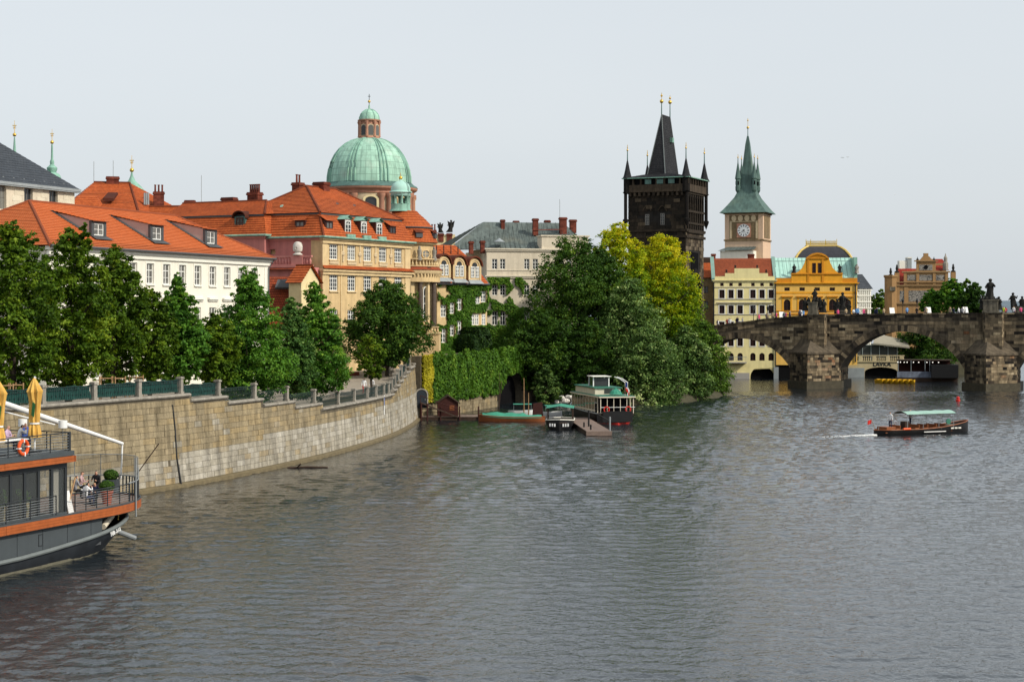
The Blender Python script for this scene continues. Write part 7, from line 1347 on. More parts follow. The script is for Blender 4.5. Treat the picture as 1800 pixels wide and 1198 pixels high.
# ---------------------------------------------------------------- people
def body_mesh(name, pose):
    """one continuous skinned figure facing -y; returns a mesh with five slots: skin, hair, top, legs, shoes"""
    if pose == 'stand':
        J = {'pel': (0, 0, .95, .135), 'spi': (0, .01, 1.15, .125), 'che': (0, 0, 1.36, .15), 'nec': (0, -.005, 1.50, .055), 'hea': (0, -.02, 1.60, .088), 'top': (0, -.01, 1.70, .082), 'nos': (0, -.115, 1.60, .018)}
        for s, n in ((-1, 'l'), (1, 'r')): J.update({n + 'sh': (s * .185, 0, 1.40, .07), n + 'el': (s * .25, .03, 1.13, .047), n + 'wr': (s * .25, -.10, .92, .032), n + 'ha': (s * .245, -.15, .84, .036), n + 'th': (s * .215, -.17, .86, .014), n + 'hi': (s * .10, 0, .88, .095), n + 'kn': (s * .11, -.02, .50, .062), n + 'an': (s * .115, .02, .09, .042), n + 'to': (s * .125, -.15, .04, .036)})
    elif pose == 'sit':
        J = {'pel': (0, 0, .53, .14), 'spi': (0, .02, .74, .13), 'che': (0, -.03, .96, .15), 'nec': (0, -.05, 1.10, .055), 'hea': (0, -.08, 1.20, .09), 'top': (0, -.07, 1.30, .083), 'nos': (0, -.18, 1.19, .018)}
        for s, n in ((-1, 'l'), (1, 'r')): J.update({n + 'sh': (s * .185, -.03, 1.0, .07), n + 'el': (s * .25, -.12, .76, .047), n + 'wr': (s * .14, -.34, .78, .032), n + 'ha': (s * .10, -.40, .82, .036), n + 'th': (s * .08, -.38, .85, .014), n + 'hi': (s * .10, -.02, .50, .095), n + 'kn': (s * .12, -.44, .50, .064), n + 'an': (s * .12, -.42, .09, .042), n + 'to': (s * .13, -.58, .04, .036)})
    else:                                           # seated, hand lifted to the face
        J = {'pel': (0, 0, .53, .14), 'spi': (0, .02, .74, .13), 'che': (0, -.06, .95, .15), 'nec': (0, -.10, 1.09, .055), 'hea': (0, -.15, 1.18, .09), 'top': (0, -.15, 1.28, .083), 'nos': (0, -.25, 1.16, .018)}
        for s, n in ((-1, 'l'), (1, 'r')): J.update({n + 'sh': (s * .185, -.07, 1.0, .07), n + 'el': (s * .22, -.28, .80, .047), n + 'wr': (s * .12, -.34, 1.02, .032), n + 'ha': (s * .08, -.32, 1.10, .036), n + 'th': (s * .06, -.29, 1.08, .014), n + 'hi': (s * .10, -.02, .50, .095), n + 'kn': (s * .12, -.44, .50, .064), n + 'an': (s * .12, -.42, .09, .042), n + 'to': (s * .13, -.58, .04, .036)})
    E = [('pel', 'spi', 2), ('spi', 'che', 2), ('che', 'nec', 2), ('nec', 'hea', 0), ('hea', 'top', 0), ('hea', 'nos', 0)]
    for n in 'lr': E += [('che', n + 'sh', 2), (n + 'sh', n + 'el', 2), (n + 'el', n + 'wr', 2), (n + 'wr', n + 'ha', 0), (n + 'ha', n + 'th', 0), ('pel', n + 'hi', 3), (n + 'hi', n + 'kn', 3), (n + 'kn', n + 'an', 3), (n + 'an', n + 'to', 4)]
    K = list(J); me = bpy.data.meshes.new('tmp'); me.from_pydata([J[k][:3] for k in K], [(K.index(a), K.index(b)) for a, b, _ in E], []); ob = bpy.data.objects.new('tmp', me); col.objects.link(ob)
    ob.modifiers.new('skin', 'SKIN').use_smooth_shade = True; sv = me.skin_vertices[0].data
    for i, k in enumerate(K): sv[i].radius = (J[k][3], J[k][3] * (0.78 if k in ('pel', 'spi', 'che') else 1)); sv[i].use_root = (k == 'pel')
    ob.modifiers.new('sub', 'SUBSURF').levels = 1; dg = bpy.context.evaluated_depsgraph_get(); out = bpy.data.meshes.new_from_object(ob.evaluated_get(dg)); bpy.data.objects.remove(ob); out.name = name
    for i in range(5): out.materials.append(None)
    hz, hy = J['hea'][2], J['hea'][1]
    for p in out.polygons:
        c = p.center; best = (9, 0)
        for a, b, m in E:
            A, B = Vector(J[a][:3]), Vector(J[b][:3]); t = max(0, min(1, (c - A).dot(B - A) / max(1e-6, (B - A).length_squared))); d = (c - A.lerp(B, t)).length - (J[a][3] * (1 - t) + J[b][3] * t)
            if d < best[0]: best = (d, m)
        m = best[1]
        if m == 0 and c.z > hz - 0.07 and (c.z > hz + 0.055 or c.y > hy + 0.02) and abs(c.x) < 0.14 and c.z > J['nec'][2] + 0.04: m = 1
        p.material_index = m
    return out
PM = {k: body_mesh('body', k) for k in ('stand', 'sit', 'drink')}
_cm = {}
def cloth(c):
    if c not in _cm: _cm[c] = pmat('cloth', c, var=0.15, scale=6)
    return _cm[c]
SKIN = pmat('skin', (0.46, 0.25, 0.17), rough=0.6, var=0.06)
HAIR = {'dark': cloth((0.015, 0.011, 0.009)), 'brown': cloth((0.06, 0.03, 0.016)), 'red': cloth((0.11, 0.035, 0.016)), 'blond': cloth((0.34, 0.23, 0.10)), 'bald': SKIN, 'grey': cloth((0.3, 0.29, 0.28))}
def person(label, loc, rz, pose, hair, top, legs, group=None, sc_=1.0):
    t = thing('person', label, 'person', loc, rz, group); o = link('body', PM[pose], t); o.scale = (sc_, sc_, sc_)
    for i, m in enumerate((SKIN, HAIR[hair], cloth(top), cloth(legs), cloth((0.02, 0.018, 0.016)))): o.material_slots[i].link = 'OBJECT'; o.material_slots[i].material = m
    return t
WHITE, BLACK, NAVY, BLUE, RED, GREY, TAN, PINK, LIME = (.75, .75, .76), (.012, .012, .014), (.015, .02, .06), (.12, .28, .55), (.5, .03, .03), (.25, .25, .27), (.4, .3, .18), (.65, .08, .2), (.5, .65, .05)

# ---------------------------------------------------------------- restaurant boat
RB_ = thing('restaurant_boat', 'grey and orange glazed restaurant barge moored along the quay wall', 'boat', (-24.1, 80.3, 0), math.atan2(0.926, 0.377)); f = Fac(RB_)
M['hull_paint'] = pmat('dark_blue_grey_hull_paint', (0.026, 0.030, 0.036), rough=0.45, var=0.3, scale=1.5, streak=0.3); M['hull_grey'] = pmat('grey_panel', (0.066, 0.078, 0.086), rough=0.55, var=0.1, streak=0.1); M['orange_wood'] = pmat('varnished_orange_planks', (0.40, 0.105, 0.028), rough=0.45, var=0.3, scale=2.2); M['anthracite'] = pmat('anthracite_frame', (0.028, 0.032, 0.036), rough=0.45, var=0.1); M['grey_steel'] = pmat('grey_steel', (0.24, 0.26, 0.27), rough=0.4, var=0.1); M['rubber_line'] = pmat('waterline_scum', (0.15, 0.14, 0.10), var=0.4, scale=3)
CY = 3.5; X0 = -14.0
def hbd(x): return 3.42 if x < 7.0 else 3.42 * math.sqrt(max(0, 1 - ((x - 7.0) / 6.5) ** 2))
def hbw(x): return 3.3 if x < 4 else 3.3 * math.sqrt(max(0, 1 - ((x - 4.0) / 7.9) ** 2))
def zgun(x): return 0.78 + 0.95 * max(0, (x - 0.5) / 13.0) ** 1.5
xs = list(np.linspace(X0, 6, 10)) + list(np.linspace(6.6, 13.5, 16)); rows = []; rub = []
for x in xs:
    d = hbd(x); w_ = min(hbw(x), d) if x < 11.8 else 0.0; zgn = zgun(x); w_ = max(w_, 0.0); zk = -1.0 if x < 10 else -1.0 + (x - 10) * 0.75
    half = [(d, zgn), (d * 1.0 + 0.02, zgn - 0.2), (d * 0.6 + w_ * 0.4, zgn * 0.45), (w_, 0.0 if x < 11.8 else max(0.0, (x - 11.8) * 0.6)), (w_ * 0.85, min(-0.5, zk * 0.6) if x < 11.8 else max(-0.2, (x - 11.8) * 0.6 - 0.1))]
    rows.append([(x, CY - a, z) for a, z in half] + [(x, CY + a, z) for a, z in reversed(half)]); rub.append((x, CY - d - 0.06, zgn - 0.1))
MB().loft(rows).build('hull', M['hull_paint'], RB_, True); MB().tube(rub, 0.11, 8).build('rubbing_strake', M['lead_pale'], RB_, True)
wl_ = [(x, CY - min(hbw(x), hbd(x)) - 0.012) for x in np.linspace(X0, 11.4, 30)]; wm_ = MB(); wm_.loft([[(x, y, -0.05), (x, y - 0.012, 0.14)] for x, y in wl_], caps=False); wm_.build('waterline_band', M['rubber_line'], RB_)
MB().box(X0, 8.4, 0.34, 2 * CY - 0.34, 0.5, 2.0).build('hull_superstructure', M['lead'], RB_)
xp_ = [X0 + 1.95 * i for i in range(12)]
for a in xp_:
    b = min(a + 1.94, 8.4)
    if b - a > 0.4: MB().box(a + 0.012, b - 0.012, 0.26, 0.34, max(0.62, zgun(a) - 0.12), 1.99).build('side_panel', M['hull_grey'], RB_)
hp = MB(); [hp.box(*q) for q in ((3.2, 3.55, 0.24, 0.255, 1.05, 1.09), (3.2, 3.55, 0.24, 0.255, 1.6, 1.64), (3.2, 3.24, 0.24, 0.255, 1.05, 1.64), (3.51, 3.55, 0.24, 0.255, 1.05, 1.64))]; hp.build('panel_hatch', M['anthracite'], RB_)
def out_(s, ins=0.0):                                # deck edge, s metres along from x = X0
    L = 8.5 - X0
    if s <= L: return (X0 + s, ins)
    a = (s - L) / 4.6; a = min(a, math.pi); return (8.5 + (6.2 - ins) * math.sin(a), CY - (CY - ins) * math.cos(a))
SD = np.concatenate([np.linspace(0, 22.5, 10), np.linspace(23, 22.5 + 4.6 * math.pi, 40)])
dk = MB(); dk.prism_z([out_(s, 0.03) for s in SD], 1.9, 2.34); dk.build('lower_deck', M['deck_wood'], RB_)
def strip(z0, z1, sA, sB, name, mat, n=24, ins=0.0, th=0.05):
    mb = MB(); S_ = np.linspace(sA, sB, n); rows = []
    for s in S_: (x, y), (xi, yi) = out_(s, ins - th), out_(s, ins + 0.02); rows.append([(x, y, z0), (x, y, z1), (xi, yi, z1), (xi, yi, z0), (x, y, z0)])
    return mb.loft(rows).build(name, mat, RB_)
for j in range(3):
    z0 = 1.95 + 0.143 * j
    for a, b in ((0, 8.2), (8.22, 14.4), (14.42, 20.2), (20.22, 26.2), (26.22, 33.0)): strip(z0, z0 + 0.135, a, b, 'deck_plank', M['orange_wood'])
strip(2.38, 2.46, 0, 33, 'deck_edge', M['hull_grey'], 50)
# glasshouse
HX = 5.6; HY0, HY1 = 0.38, 6.6; MB().box(X0, HX, HY1 - 0.3, HY1 - 0.2, 2.4, 4.0).build('back_panel', M['wood_dark'], RB_); post = MB().box(-0.09, 0.09, 0, 0.14, 2.4, 4.98).mesh('frame_post', M['anthracite'])
px_ = [HX - 0.06, 4.45, 3.4, 2.35, 1.3, 0.25, -0.8, -1.85, -2.9, -3.95, -5.0, -6.5]
for x in px_:
    for y in (HY0, HY1): link('frame_post', post, RB_, (x, y, 0))
for y in (HY0 + 0.06, HY1 + 0.06):
    MB().box(X0, HX, y, y + 0.015, 2.45, 4.9).build('glass_pane', M['clear_glass'], RB_); MB().box(X0, HX, y - 0.07, y + 0.07, 4.72, 4.98).build('window_head', M['anthracite'], RB_); MB().box(X0, HX, y - 0.08, y + 0.08, 2.36, 2.5).build('window_sill', M['hull_grey'], RB_)
MB().box(HX - 0.1, HX, HY0, HY0 + 0.45, 2.36, 5.0).build('corner_column', M['hull_grey'], RB_); MB().box(HX - 0.06, HX, 2.2, HY1, 2.4, 4.98).build('end_wall', M['anthracite'], RB_)
cu_ = MB(); rows = [[(4.62 + 0.08 * i, 0.62 + 0.05 * (i % 2), z) for z in (2.5, 4.7)] for i in range(9)]; cu_.loft(rows, caps=False); cu_.build('white_curtain', M['white_plaster'], RB_)
MB().box(X0, HX - 0.2, HY0 + 0.2, HY1, 2.345, 2.37).build('saloon_floor', M['wood_dark'], RB_)
def wicker(x, y, rz, lb, z=2.37):
    t = thing('wicker_chair', lb, 'chair', tuple(wmat(RB_) @ Vector((x, y, z))), RB_.rotation_euler.z + rz); MB().box(-.26, .26, -.26, .26, .38, .46).build('seat', M['wood_dark'], t); MB().hexa([(-.26, .22, .42), (.26, .22, .42), (.26, .28, .42), (-.26, .28, .42), (-.24, .30, .95), (.24, .30, .95), (.24, .36, .95), (-.24, .36, .95)]).build('backrest', M['wood_dark'], t)
    for a, b in ((-.23, -.23), (.23, -.23), (.23, .23), (-.23, .23)): MB().box(a - .025, a + .025, b - .025, b + .025, 0, .38).build('leg', M['wood_dark'], t)
    return t
def table(x, y, z, lb, r=0.45):
    t = thing('round_table', lb, 'table', tuple(wmat(RB_) @ Vector((x, y, z)))); MB().lathe([(r, .70), (r, .74)], 20).build('table_top', M['white_paint'], t); MB().lathe([(.25, 0), (.24, .03), (.04, .06), (.04, .70)], 12).build('pedestal', M['anthracite'], t)
for i, x in enumerate((-3.4, -1.6, 0.1, 1.5, 3.2)):
    lb = ('window bay nearest the photo edge', 'second glazed bay', 'third glazed bay', 'fourth glazed bay', 'bay beside the white curtain')[i]
    t = thing('tall_planter', 'cream tapered planter with grass behind the glass in the ' + lb, 'planter', tuple(wmat(RB_) @ Vector((x, 1.1, 2.37)))); MB().lathe([(.16, 0), (.2, .02), (.27, .78), (.27, .8), (.22, .8)], 4).build('pot', M['yellow_plaster'], t)
    P = rng.normal(size=(160, 3)) * np.array([.12, .12, .22]) + np.array([0, 0, 1.0]); leafmesh('leaves', P, rng.normal(size=(160, 3)), 0.13, rng.uniform(.3, .9, 160), M['leaf_green'], t, 2.2); wicker(x + 0.7, 2.6, 1.2, 'dark wicker chair inside the saloon in the ' + lb)
# balcony rail before the windows
def railing(pts, z0, z1, wires, parent, posts=None, name='railing', rtop=0.03, pr=0.022, mat='anthracite', wm='grey_steel'):
    for i, (x, y) in enumerate(pts): MB().box(x - pr, x + pr, y - pr, y + pr, z0, z1).build('rail_post', M[mat], parent)
    MB().tube([(x, y, z1) for x, y in pts], rtop, 6).build('top_rail', M[mat], parent)
    wb = MB()
    for j in range(wires): z = z0 + (z1 - z0) * (j + 1) / (wires + 1); wb.tube([(x, y, z) for x, y in pts], 0.012, 4)
    stuff(wb.build('rail_wires', M[wm], parent))
railing([(-4.5, 0.12), (-2.7, 0.12), (-0.9, 0.12), (0.6, 0.12), (2.4, 0.12), (4.4, 0.12)], 2.46, 3.42, 7, RB_)
# bow rail
railing([out_(s, 0.1) for s in (19.9, 20.8, 21.7, 22.6, 23.5, 24.4)], 2.46, 3.4, 7, RB_)
bow = [out_(s, 0.1) for s in np.linspace(24.4, 33.5, 20)]; MB().tube([(x, y, 3.42) for x, y in bow], 0.035, 6).build('top_rail', M['grey_steel'], RB_)
bb = MB().box(-0.035, 0.035, -0.02, 0.02, 2.4, 3.42).mesh('baluster', M['anthracite'])
for s in np.linspace(24.5, 33.4, 26): x, y = out_(s, 0.1); o = link('baluster', bb, RB_, (x, y, 0)); o.rotation_euler = (0, 0, (s - 22.5) / 4.6)
gs_ = MB(); rows = [[(x, y, 3.45), (x, y, 4.55)] for x, y in [out_(s, 0.14) for s in np.linspace(26.4, 36, 16)]]; gs_.loft(rows, caps=False); gs_.build('glass_screen', M['clear_glass'], RB_)
for s in np.linspace(26.4, 36, 7): x, y = out_(s, 0.13); MB().box(x - .015, x + .015, y - .015, y + .015, 3.42, 4.6).build('screen_post', M['grey_steel'], RB_)
MB().tube([(*out_(s, 0.13), 4.57) for s in np.linspace(26.4, 36, 16)], 0.02, 5).build('screen_rail', M['grey_steel'], RB_)
for s, h in ((24.75, 4.75), (28.0, 3.9)): x, y = out_(s, -0.12); MB().tube([(x, y, 1.6), (x, y, h)], 0.05, 6).build('mooring_post', M['grey_steel'], RB_)
x, y = out_(28.2, -0.05); MB().tube([(x, y, 3.45), (x + 0.6, y - 1.1, 5.2)], 0.035, 6).build('boat_pole', M['wood_dark'], RB_)
text('106 373', 0.42, M['white_paint'], RB_, (8.9, CY - hbd(8.9) - 0.13, 0.84), (R(84), R(-7), R(13)), 'registration_number')
# anchor, bow gear
MB().tube([(11.4, 1.9, 0.9), (12.7, 1.2, 0.25)], 0.13, 8).build('bow_spar', M['grey_steel'], RB_); MB().box(8.4, 11.6, 2.0, 5.0, 1.3, 1.9).build('bow_block', M['hull_grey'], RB_); MB().tube([(8.8, 0.5, 1.35), (10.6, 1.2, 1.72)], 0.16, 8).build('rolled_fender', M['cream_trim'], RB_); MB().tube([(8.4, 0.42, 1.0), (8.4, 0.42, 2.0)], 0.13, 8).build('bollard', M['hull_paint'], RB_); MB().tube([(10.7, 0.9, 1.5), (11.6, 1.5, 1.75), (12.4, 2.6, 1.7)], 0.03, 5).build('yellow_rope', M['gilt'], RB_)
# upper deck
MB().box(X0, 5.75, 0.12, 6.8, 4.98, 5.5).build('upper_deck', M['lead'], RB_)
for j in range(2):
    for a, b in ((X0, -6.0), (-5.98, 0.4), (0.42, 5.9)): MB().box(a, b, 0.03, 0.1, 5.0 + 0.155 * j, 5.145 + 0.155 * j).build('fascia_plank', M['orange_wood'], RB_)
    MB().box(5.76, 5.84, 0.03, 6.8, 5.0 + 0.155 * j, 5.145 + 0.155 * j).build('fascia_plank', M['orange_wood'], RB_)
MB().box(X0, 5.8, 0.06, 6.8, 5.32, 5.56).build('deck_edge', M['hull_grey'], RB_)
railing([(x, 0.16) for x in (-6.4, -4.6, -2.8, -1.0, 0.8, 2.4, 4.0, 5.6)], 5.5, 6.48, 6, RB_); railing([(5.6, y) for y in (0.16, 1.6, 3.2, 4.8, 6.5)], 5.5, 6.48, 6, RB_); railing([(x, 6.55) for x in (-4, -2, 0, 2, 4, 5.6)], 5.5, 6.9, 2, RB_)
cp_ = MB(); cp_.prism_z([(5.8 + 2.1 * math.sin(a), 4.6 - 2.0 * math.cos(a)) for a in np.linspace(0, math.pi, 16)], 5.05, 5.2); cp_.build('round_canopy', M['hull_grey'], RB_)
rb_ = MB(); [rb_.tube([(5.8, 4.6, 5.24), (5.8 + 2.0 * math.sin(a), 4.6 - 1.9 * math.cos(a), 5.24)], 0.03, 4) for a in np.linspace(0.2, math.pi - 0.2, 8)]; stuff(rb_.build('canopy_ribs', M['anthracite'], RB_))
MB().tube([(5.55, 0.2, 5.5), (5.55, 0.2, 6.5)], 0.09, 8).build('corner_post', M['anthracite'], RB_)
bm = MB(); bm.tube([(3.0, CY, 8.35), (9.0, CY, 6.72), (14.8, CY, 5.15)], [0.15, 0.13, 0.09], 10); bm.build('white_boom', M['white_paint'], RB_, True); MB().tube([(14.8, CY, 5.15), (14.65, CY, 3.2)], 0.05, 6).build('boom_stay', M['white_paint'], RB_); MB().tube([(3.0, CY, 5.5), (3.0, CY, 8.4)], 0.1, 8).build('boom_mast', M['grey_steel'], RB_); MB().tube([(2.5, CY - .3, 7.9), (8.5, CY - .2, 6.6)], 0.035, 5).build('boom_line', M['white_paint'], RB_)
def on_boat(px, py, zl):                             # boat-local x, y of a pixel at height zl
    Y = (CAM_H - zl) * FPX / (py - YH); p = wmat(RB_).inverted() @ Vector((XP(px, Y), Y, zl)); return p.x, p.y
# lifebuoy
lb_ = thing('lifebuoy', 'orange lifebuoy hanging on the restaurant boat upper rail', 'lifebuoy', tuple(wmat(RB_) @ Vector((on_boat(28, 789, 5.9)[0], 0.06, 6.0))), RB_.rotation_euler.z); tor = MB(); rows = []
for i in range(25): a = 2 * math.pi * i / 24; rows.append([((0.33 + 0.085 * math.cos(b)) * math.cos(a), 0.085 * math.sin(b), (0.33 + 0.085 * math.cos(b)) * math.sin(a)) for b in np.linspace(0, 2 * math.pi, 9)])
tor.loft(rows, caps=False).build('ring', pmat('orange_plastic', (0.75, 0.10, 0.02), rough=0.5, var=0.1), lb_, True)
for k in range(4): a = k * math.pi / 2 + 0.1; MB().cbox((0.33 * math.cos(a), 0, 0.33 * math.sin(a)), (0.06 if k % 2 else 0.2, 0.19, 0.2 if k % 2 else 0.06)).build('white_band', M['white_paint'], lb_)
# folded parasols
M['parasol'] = pmat('yellow_parasol_cloth', (0.72, 0.43, 0.10), var=0.25, scale=3); M['badge'] = pmat('dark_green_print', (0.02, 0.10, 0.03), var=0.2)
for k, (px, lb) in enumerate(((61, 'folded yellow parasol standing beside the lifebuoy'), (-3, 'folded yellow parasol cut by the left edge of the view'))):
    x, y = on_boat(px, 800, 5.6); y = 1.2 if k == 0 else 1.3; x = Fac(RB_, 0, y).u(px)
    t = thing('folded_parasol', lb, 'parasol', tuple(wmat(RB_) @ Vector((x, y, 5.56))), 0.4 * k); MB().tube([(0, 0, 0), (0, 0, 3.75)], 0.045, 8).build('pole', M['white_paint'], t); MB().lathe([(.35, 0), (.35, .08), (.06, .1)], 14).build('base', M['anthracite'], t)
    rows = []; n = 32
    for z, r, fl_ in ((0.75, .26, .35), (0.95, .27, .3), (1.3, .22, .28), (1.42, .17, .1), (1.5, .22, .25), (2.0, .23, .3), (2.6, .26, .28), (2.95, .30, .3), (3.0, .33, .3), (3.2, .27, .2), (3.5, .14, .12), (3.68, .04, 0)):
        rows.append([((r * (1 + fl_ * math.sin(8 * a + z))) * math.cos(a) + .02 * math.sin(z * 3), (r * (1 + fl_ * math.sin(8 * a + z))) * math.sin(a), z) for a in np.linspace(0, 2 * math.pi, n + 1)])
    MB().loft(rows, caps=False).build('canopy', M['parasol'], t, True); MB().lathe([(.235, 1.39), (.235, 1.47)], 16).build('strap', M['white_paint'], t); bd = MB(); bd.hexa([(-.09, -.30, 1.85), (.03, -.32, 1.75), (.05, -.30, 1.75), (-.07, -.28, 1.85), (-.02, -.32, 2.5), (.1, -.31, 2.4), (.12, -.29, 2.4), (0, -.30, 2.5)]); bd.build('printed_badge', M['badge'], t)
for k, (px, yy, lb) in enumerate(((40, 3.2, 'white drum lamp shade on a thin stand behind the diners'), (110.5, 0.6, 'white drum lamp shade on the upper deck corner'))):
    x = Fac(RB_, 0, yy).u(px); t = thing('deck_lamp', lb, 'lamp', tuple(wmat(RB_) @ Vector((x, yy, 5.56)))); MB().tube([(0, 0, 0), (0, 0, 1.3)], 0.02, 6).build('stand', M['grey_steel'], t); MB().lathe([(.2, 0), (.2, .03), (.03, .05)], 12).build('base', M['anthracite'], t); MB().lathe([(.22, 1.12), (.22, 1.5), (.19, 1.5), (.19, 1.13)], 20).build('lamp_shade', M['white_paint'], t, True)
# furniture and people on the upper deck
for px, yy, ln, lb in ((10, 1.2, 1.6, 'white dining table on the upper deck beside the parasols'),):
    x = Fac(RB_, 0, yy).u(px); t = thing('dining_table', lb, 'table', tuple(wmat(RB_) @ Vector((x, yy, 5.56))), RB_.rotation_euler.z); MB().box(-1.4, 1.4, -.35, .35, .70, .74).build('table_top', M['white_paint'], t)
    for a in (-1.2, 1.2):
        for b in (-.28, .28): MB().box(a - .03, a + .03, b - .03, b + .03, 0, .7).build('leg', M['anthracite'], t)
BZ = RB_.rotation_euler.z
def bperson(lb, px, yy, z, pose, hair, top, legs, rz): x = Fac(RB_, 0, yy).u(px); person(lb, tuple(wmat(RB_) @ Vector((x, yy, z))), BZ + rz, pose, hair, top, legs, 'diners on the restaurant boat')
bperson('bald person in lilac shirt seated at the upper deck table', 12, 2.1, 5.62, 'sit', 'bald', (.5, .36, .5), NAVY, 0.2)
bperson('person with brown hair and white top seated behind the lifebuoy', 34, 2.2, 5.62, 'drink', 'brown', WHITE, NAVY, 0.9)
bperson('person in a blue jacket seated beside the folded parasol', 44, 2.6, 5.62, 'sit', 'brown', (.05, .1, .35), NAVY, -0.6)
bperson('person with dark hair in white shirt drinking on the bow deck', 150, 1.5, 2.34, 'drink', 'dark', WHITE, NAVY, 1.3)
bperson('person with reddish hair in striped top on the bow deck', 142, 3.6, 2.6, 'sit', 'red', (.45, .3, .3), BLACK, 0.4)
bperson('dark haired person in black sitting nearest the topiary', 170, 3.5, 2.55, 'sit', 'dark', BLACK, BLACK, -1.4)
bperson('blond person in navy sitting low at the bow table', 167, 1.9, 2.2, 'sit', 'blond', NAVY, BLACK, -1.2)
bperson('person in dark clothes seated next to the glasshouse corner', 132, 3.2, 2.5, 'sit', 'dark', GREY, BLACK, 1.2)
x = Fac(RB_, 0, 2.3).u(160); table(x, 2.4, 2.34, 'small white table between the bow deck diners')
for px, yy, lb, pot in ((195, 3.2, 'clipped round topiary in a grey box on the bow deck', 'grey'), (188, 1.3, 'bushy plant in a terracotta pot behind the bow rail', 'terra')):
    x = Fac(RB_, 0, yy).u(px); t = thing('potted_plant', lb, 'plant', tuple(wmat(RB_) @ Vector((x, yy, 2.34 if pot == 'terra' else 2.6)))); n = 1500; P = rng.normal(size=(n, 3)); P /= np.linalg.norm(P, axis=1)[:, None]; Nn = P.copy(); P = P * 0.36 * rng.uniform(.75, 1.03, n)[:, None] * np.array([1.1, 1.1, .85]) + np.array([0, 0, 0.95])
    leafmesh('foliage', P, Nn + rng.normal(0, .4, (n, 3)), 0.09, rng.uniform(.2, .8, n), M['leaf_dark'], t)
    if pot == 'terra': MB().lathe([(.22, 0), (.3, .6), (.34, .62), (.34, .72), (.28, .72)], 16).build('pot', pmat('terracotta', (.33, .075, .035), var=.2), t)
    else: MB().box(-.4, .4, -.4, .4, 0, .7).build('planter_box', M['hull_grey'], t)
gp = MB(); gp.tube([(6.0, 0.7, 2.4), (7.4, 1.2, 4.0)], 0.05, 5); t = gp.build('stair_rail', M['wood_new'], RB_); cb = thing('menu_board', 'leaning white sandwich board beside the glasshouse corner', 'sign', tuple(wmat(RB_) @ Vector((6.3, 0.9, 2.34))), BZ + 0.3); MB().hexa([(-.35, -.25, 0), (.35, -.25, 0), (.35, -.21, 0), (-.35, -.21, 0), (-.35, 0, 1.1), (.35, 0, 1.1), (.35, .03, 1.1), (-.35, .03, 1.1)]).build('front_panel', M['white_paint'], cb); MB().hexa([(-.35, .25, 0), (.35, .25, 0), (.35, .29, 0), (-.35, .29, 0), (-.35, .04, 1.1), (.35, .04, 1.1), (.35, .07, 1.1), (-.35, .07, 1.1)]).build('back_panel', M['wood_new'], cb)
# ---------------------------------------------------------------- boats further off
def hull_rows(L, beam, zs, zb, draft=0.35, fore=0.35, aft=0.12, n=18, flare=0.75):
    rows = []
    for i in range(n + 1):
        t = i / n; b = beam / 2 * min(1, (max(0, t) / aft) ** 0.5 if t < aft else 1) * (math.sqrt(max(0, 1 - ((t - (1 - fore)) / fore) ** 2)) if t > 1 - fore else 1); b = max(b, 0.02)
        zt = zs + (zb - zs) * max(0, (t - 0.35) / 0.65) ** 2; zk = -draft if t < 0.86 else -draft + (zt * 0.5 + draft) * ((t - 0.86) / 0.14) ** 1.5
        x = -L / 2 + L * t; half = [(b, zt), (b * 0.96, zt * 0.55), (b * flare, min(0, zt)), (b * flare * 0.8, zk)]
        rows.append([(x, -a, z) for a, z in half] + [(x, a, z) for a, z in reversed(half)])
    return rows
def gun(rows, r, mat, parent, name='gunwale'):
    for k in (0, -1): MB().tube([Vector(r_[k]) for r_ in rows], r, 6).build(name, M[mat], parent)
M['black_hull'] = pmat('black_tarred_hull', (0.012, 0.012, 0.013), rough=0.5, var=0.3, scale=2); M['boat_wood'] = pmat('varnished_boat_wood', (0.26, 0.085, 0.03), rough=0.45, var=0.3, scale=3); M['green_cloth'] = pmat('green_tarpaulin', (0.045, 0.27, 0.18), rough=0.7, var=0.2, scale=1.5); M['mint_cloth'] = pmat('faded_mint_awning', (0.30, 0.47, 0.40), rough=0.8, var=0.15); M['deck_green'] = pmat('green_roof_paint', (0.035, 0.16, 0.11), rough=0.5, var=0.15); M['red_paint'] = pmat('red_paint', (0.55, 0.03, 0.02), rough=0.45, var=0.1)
# open tour boat under way
TB = thing('open_tour_boat', 'dark wooden tour boat with mint awning crossing the open water', 'boat', (XP(1622, 175), 175.5, 0), R(25)); L = 12.0; rows = hull_rows(L, 2.3, 0.55, 1.25, fore=0.45)
MB().loft(rows).build('hull', M['black_hull'], TB, True); gun(rows, 0.05, 'boat_wood', TB); MB().box(-5.2, 3.2, -.9, .9, 0.25, 0.32).build('floor', M['boat_wood'], TB); MB().prism_z([(3.2, -1.0), (4.6, -.55), (5.7, 0), (4.6, .55), (3.2, 1.0)], 0.72, 0.82).build('foredeck', M['deck_wood'], TB)
for x in (-3.6, -1.2, -0.1, 1.0, 2.1): MB().box(x - .25, x + .25, -.85, .85, 0.55, 0.68).build('bench', M['boat_wood'], TB); MB().box(x + .2, x + .27, -.85, .85, 0.66, 1.0).build('bench_back', M['boat_wood'], TB)
MB().box(-5.0, -3.9, -.8, .8, .3, .85).build('engine_box', M['boat_wood'], TB); MB().box(-2.4, -1.9, -.4, .4, .3, 1.3).build('helm_box', M['wood_dark'], TB)
aw = MB(); rows2 = []
for x in np.linspace(-2.7, 3.5, 12): rows2.append([(x, y, 2.35 - 0.28 * (y / 1.15) ** 2 + 0.03 * math.sin(x * 4)) for y in np.linspace(-1.15, 1.15, 9)])
aw.loft(rows2, caps=False); aw.build('awning', M['mint_cloth'], TB, True); MB().tube([(x, -1.15, 2.06) for x in np.linspace(-2.7, 3.5, 12)], 0.03, 5).build('awning_edge', M['black_hull'], TB)
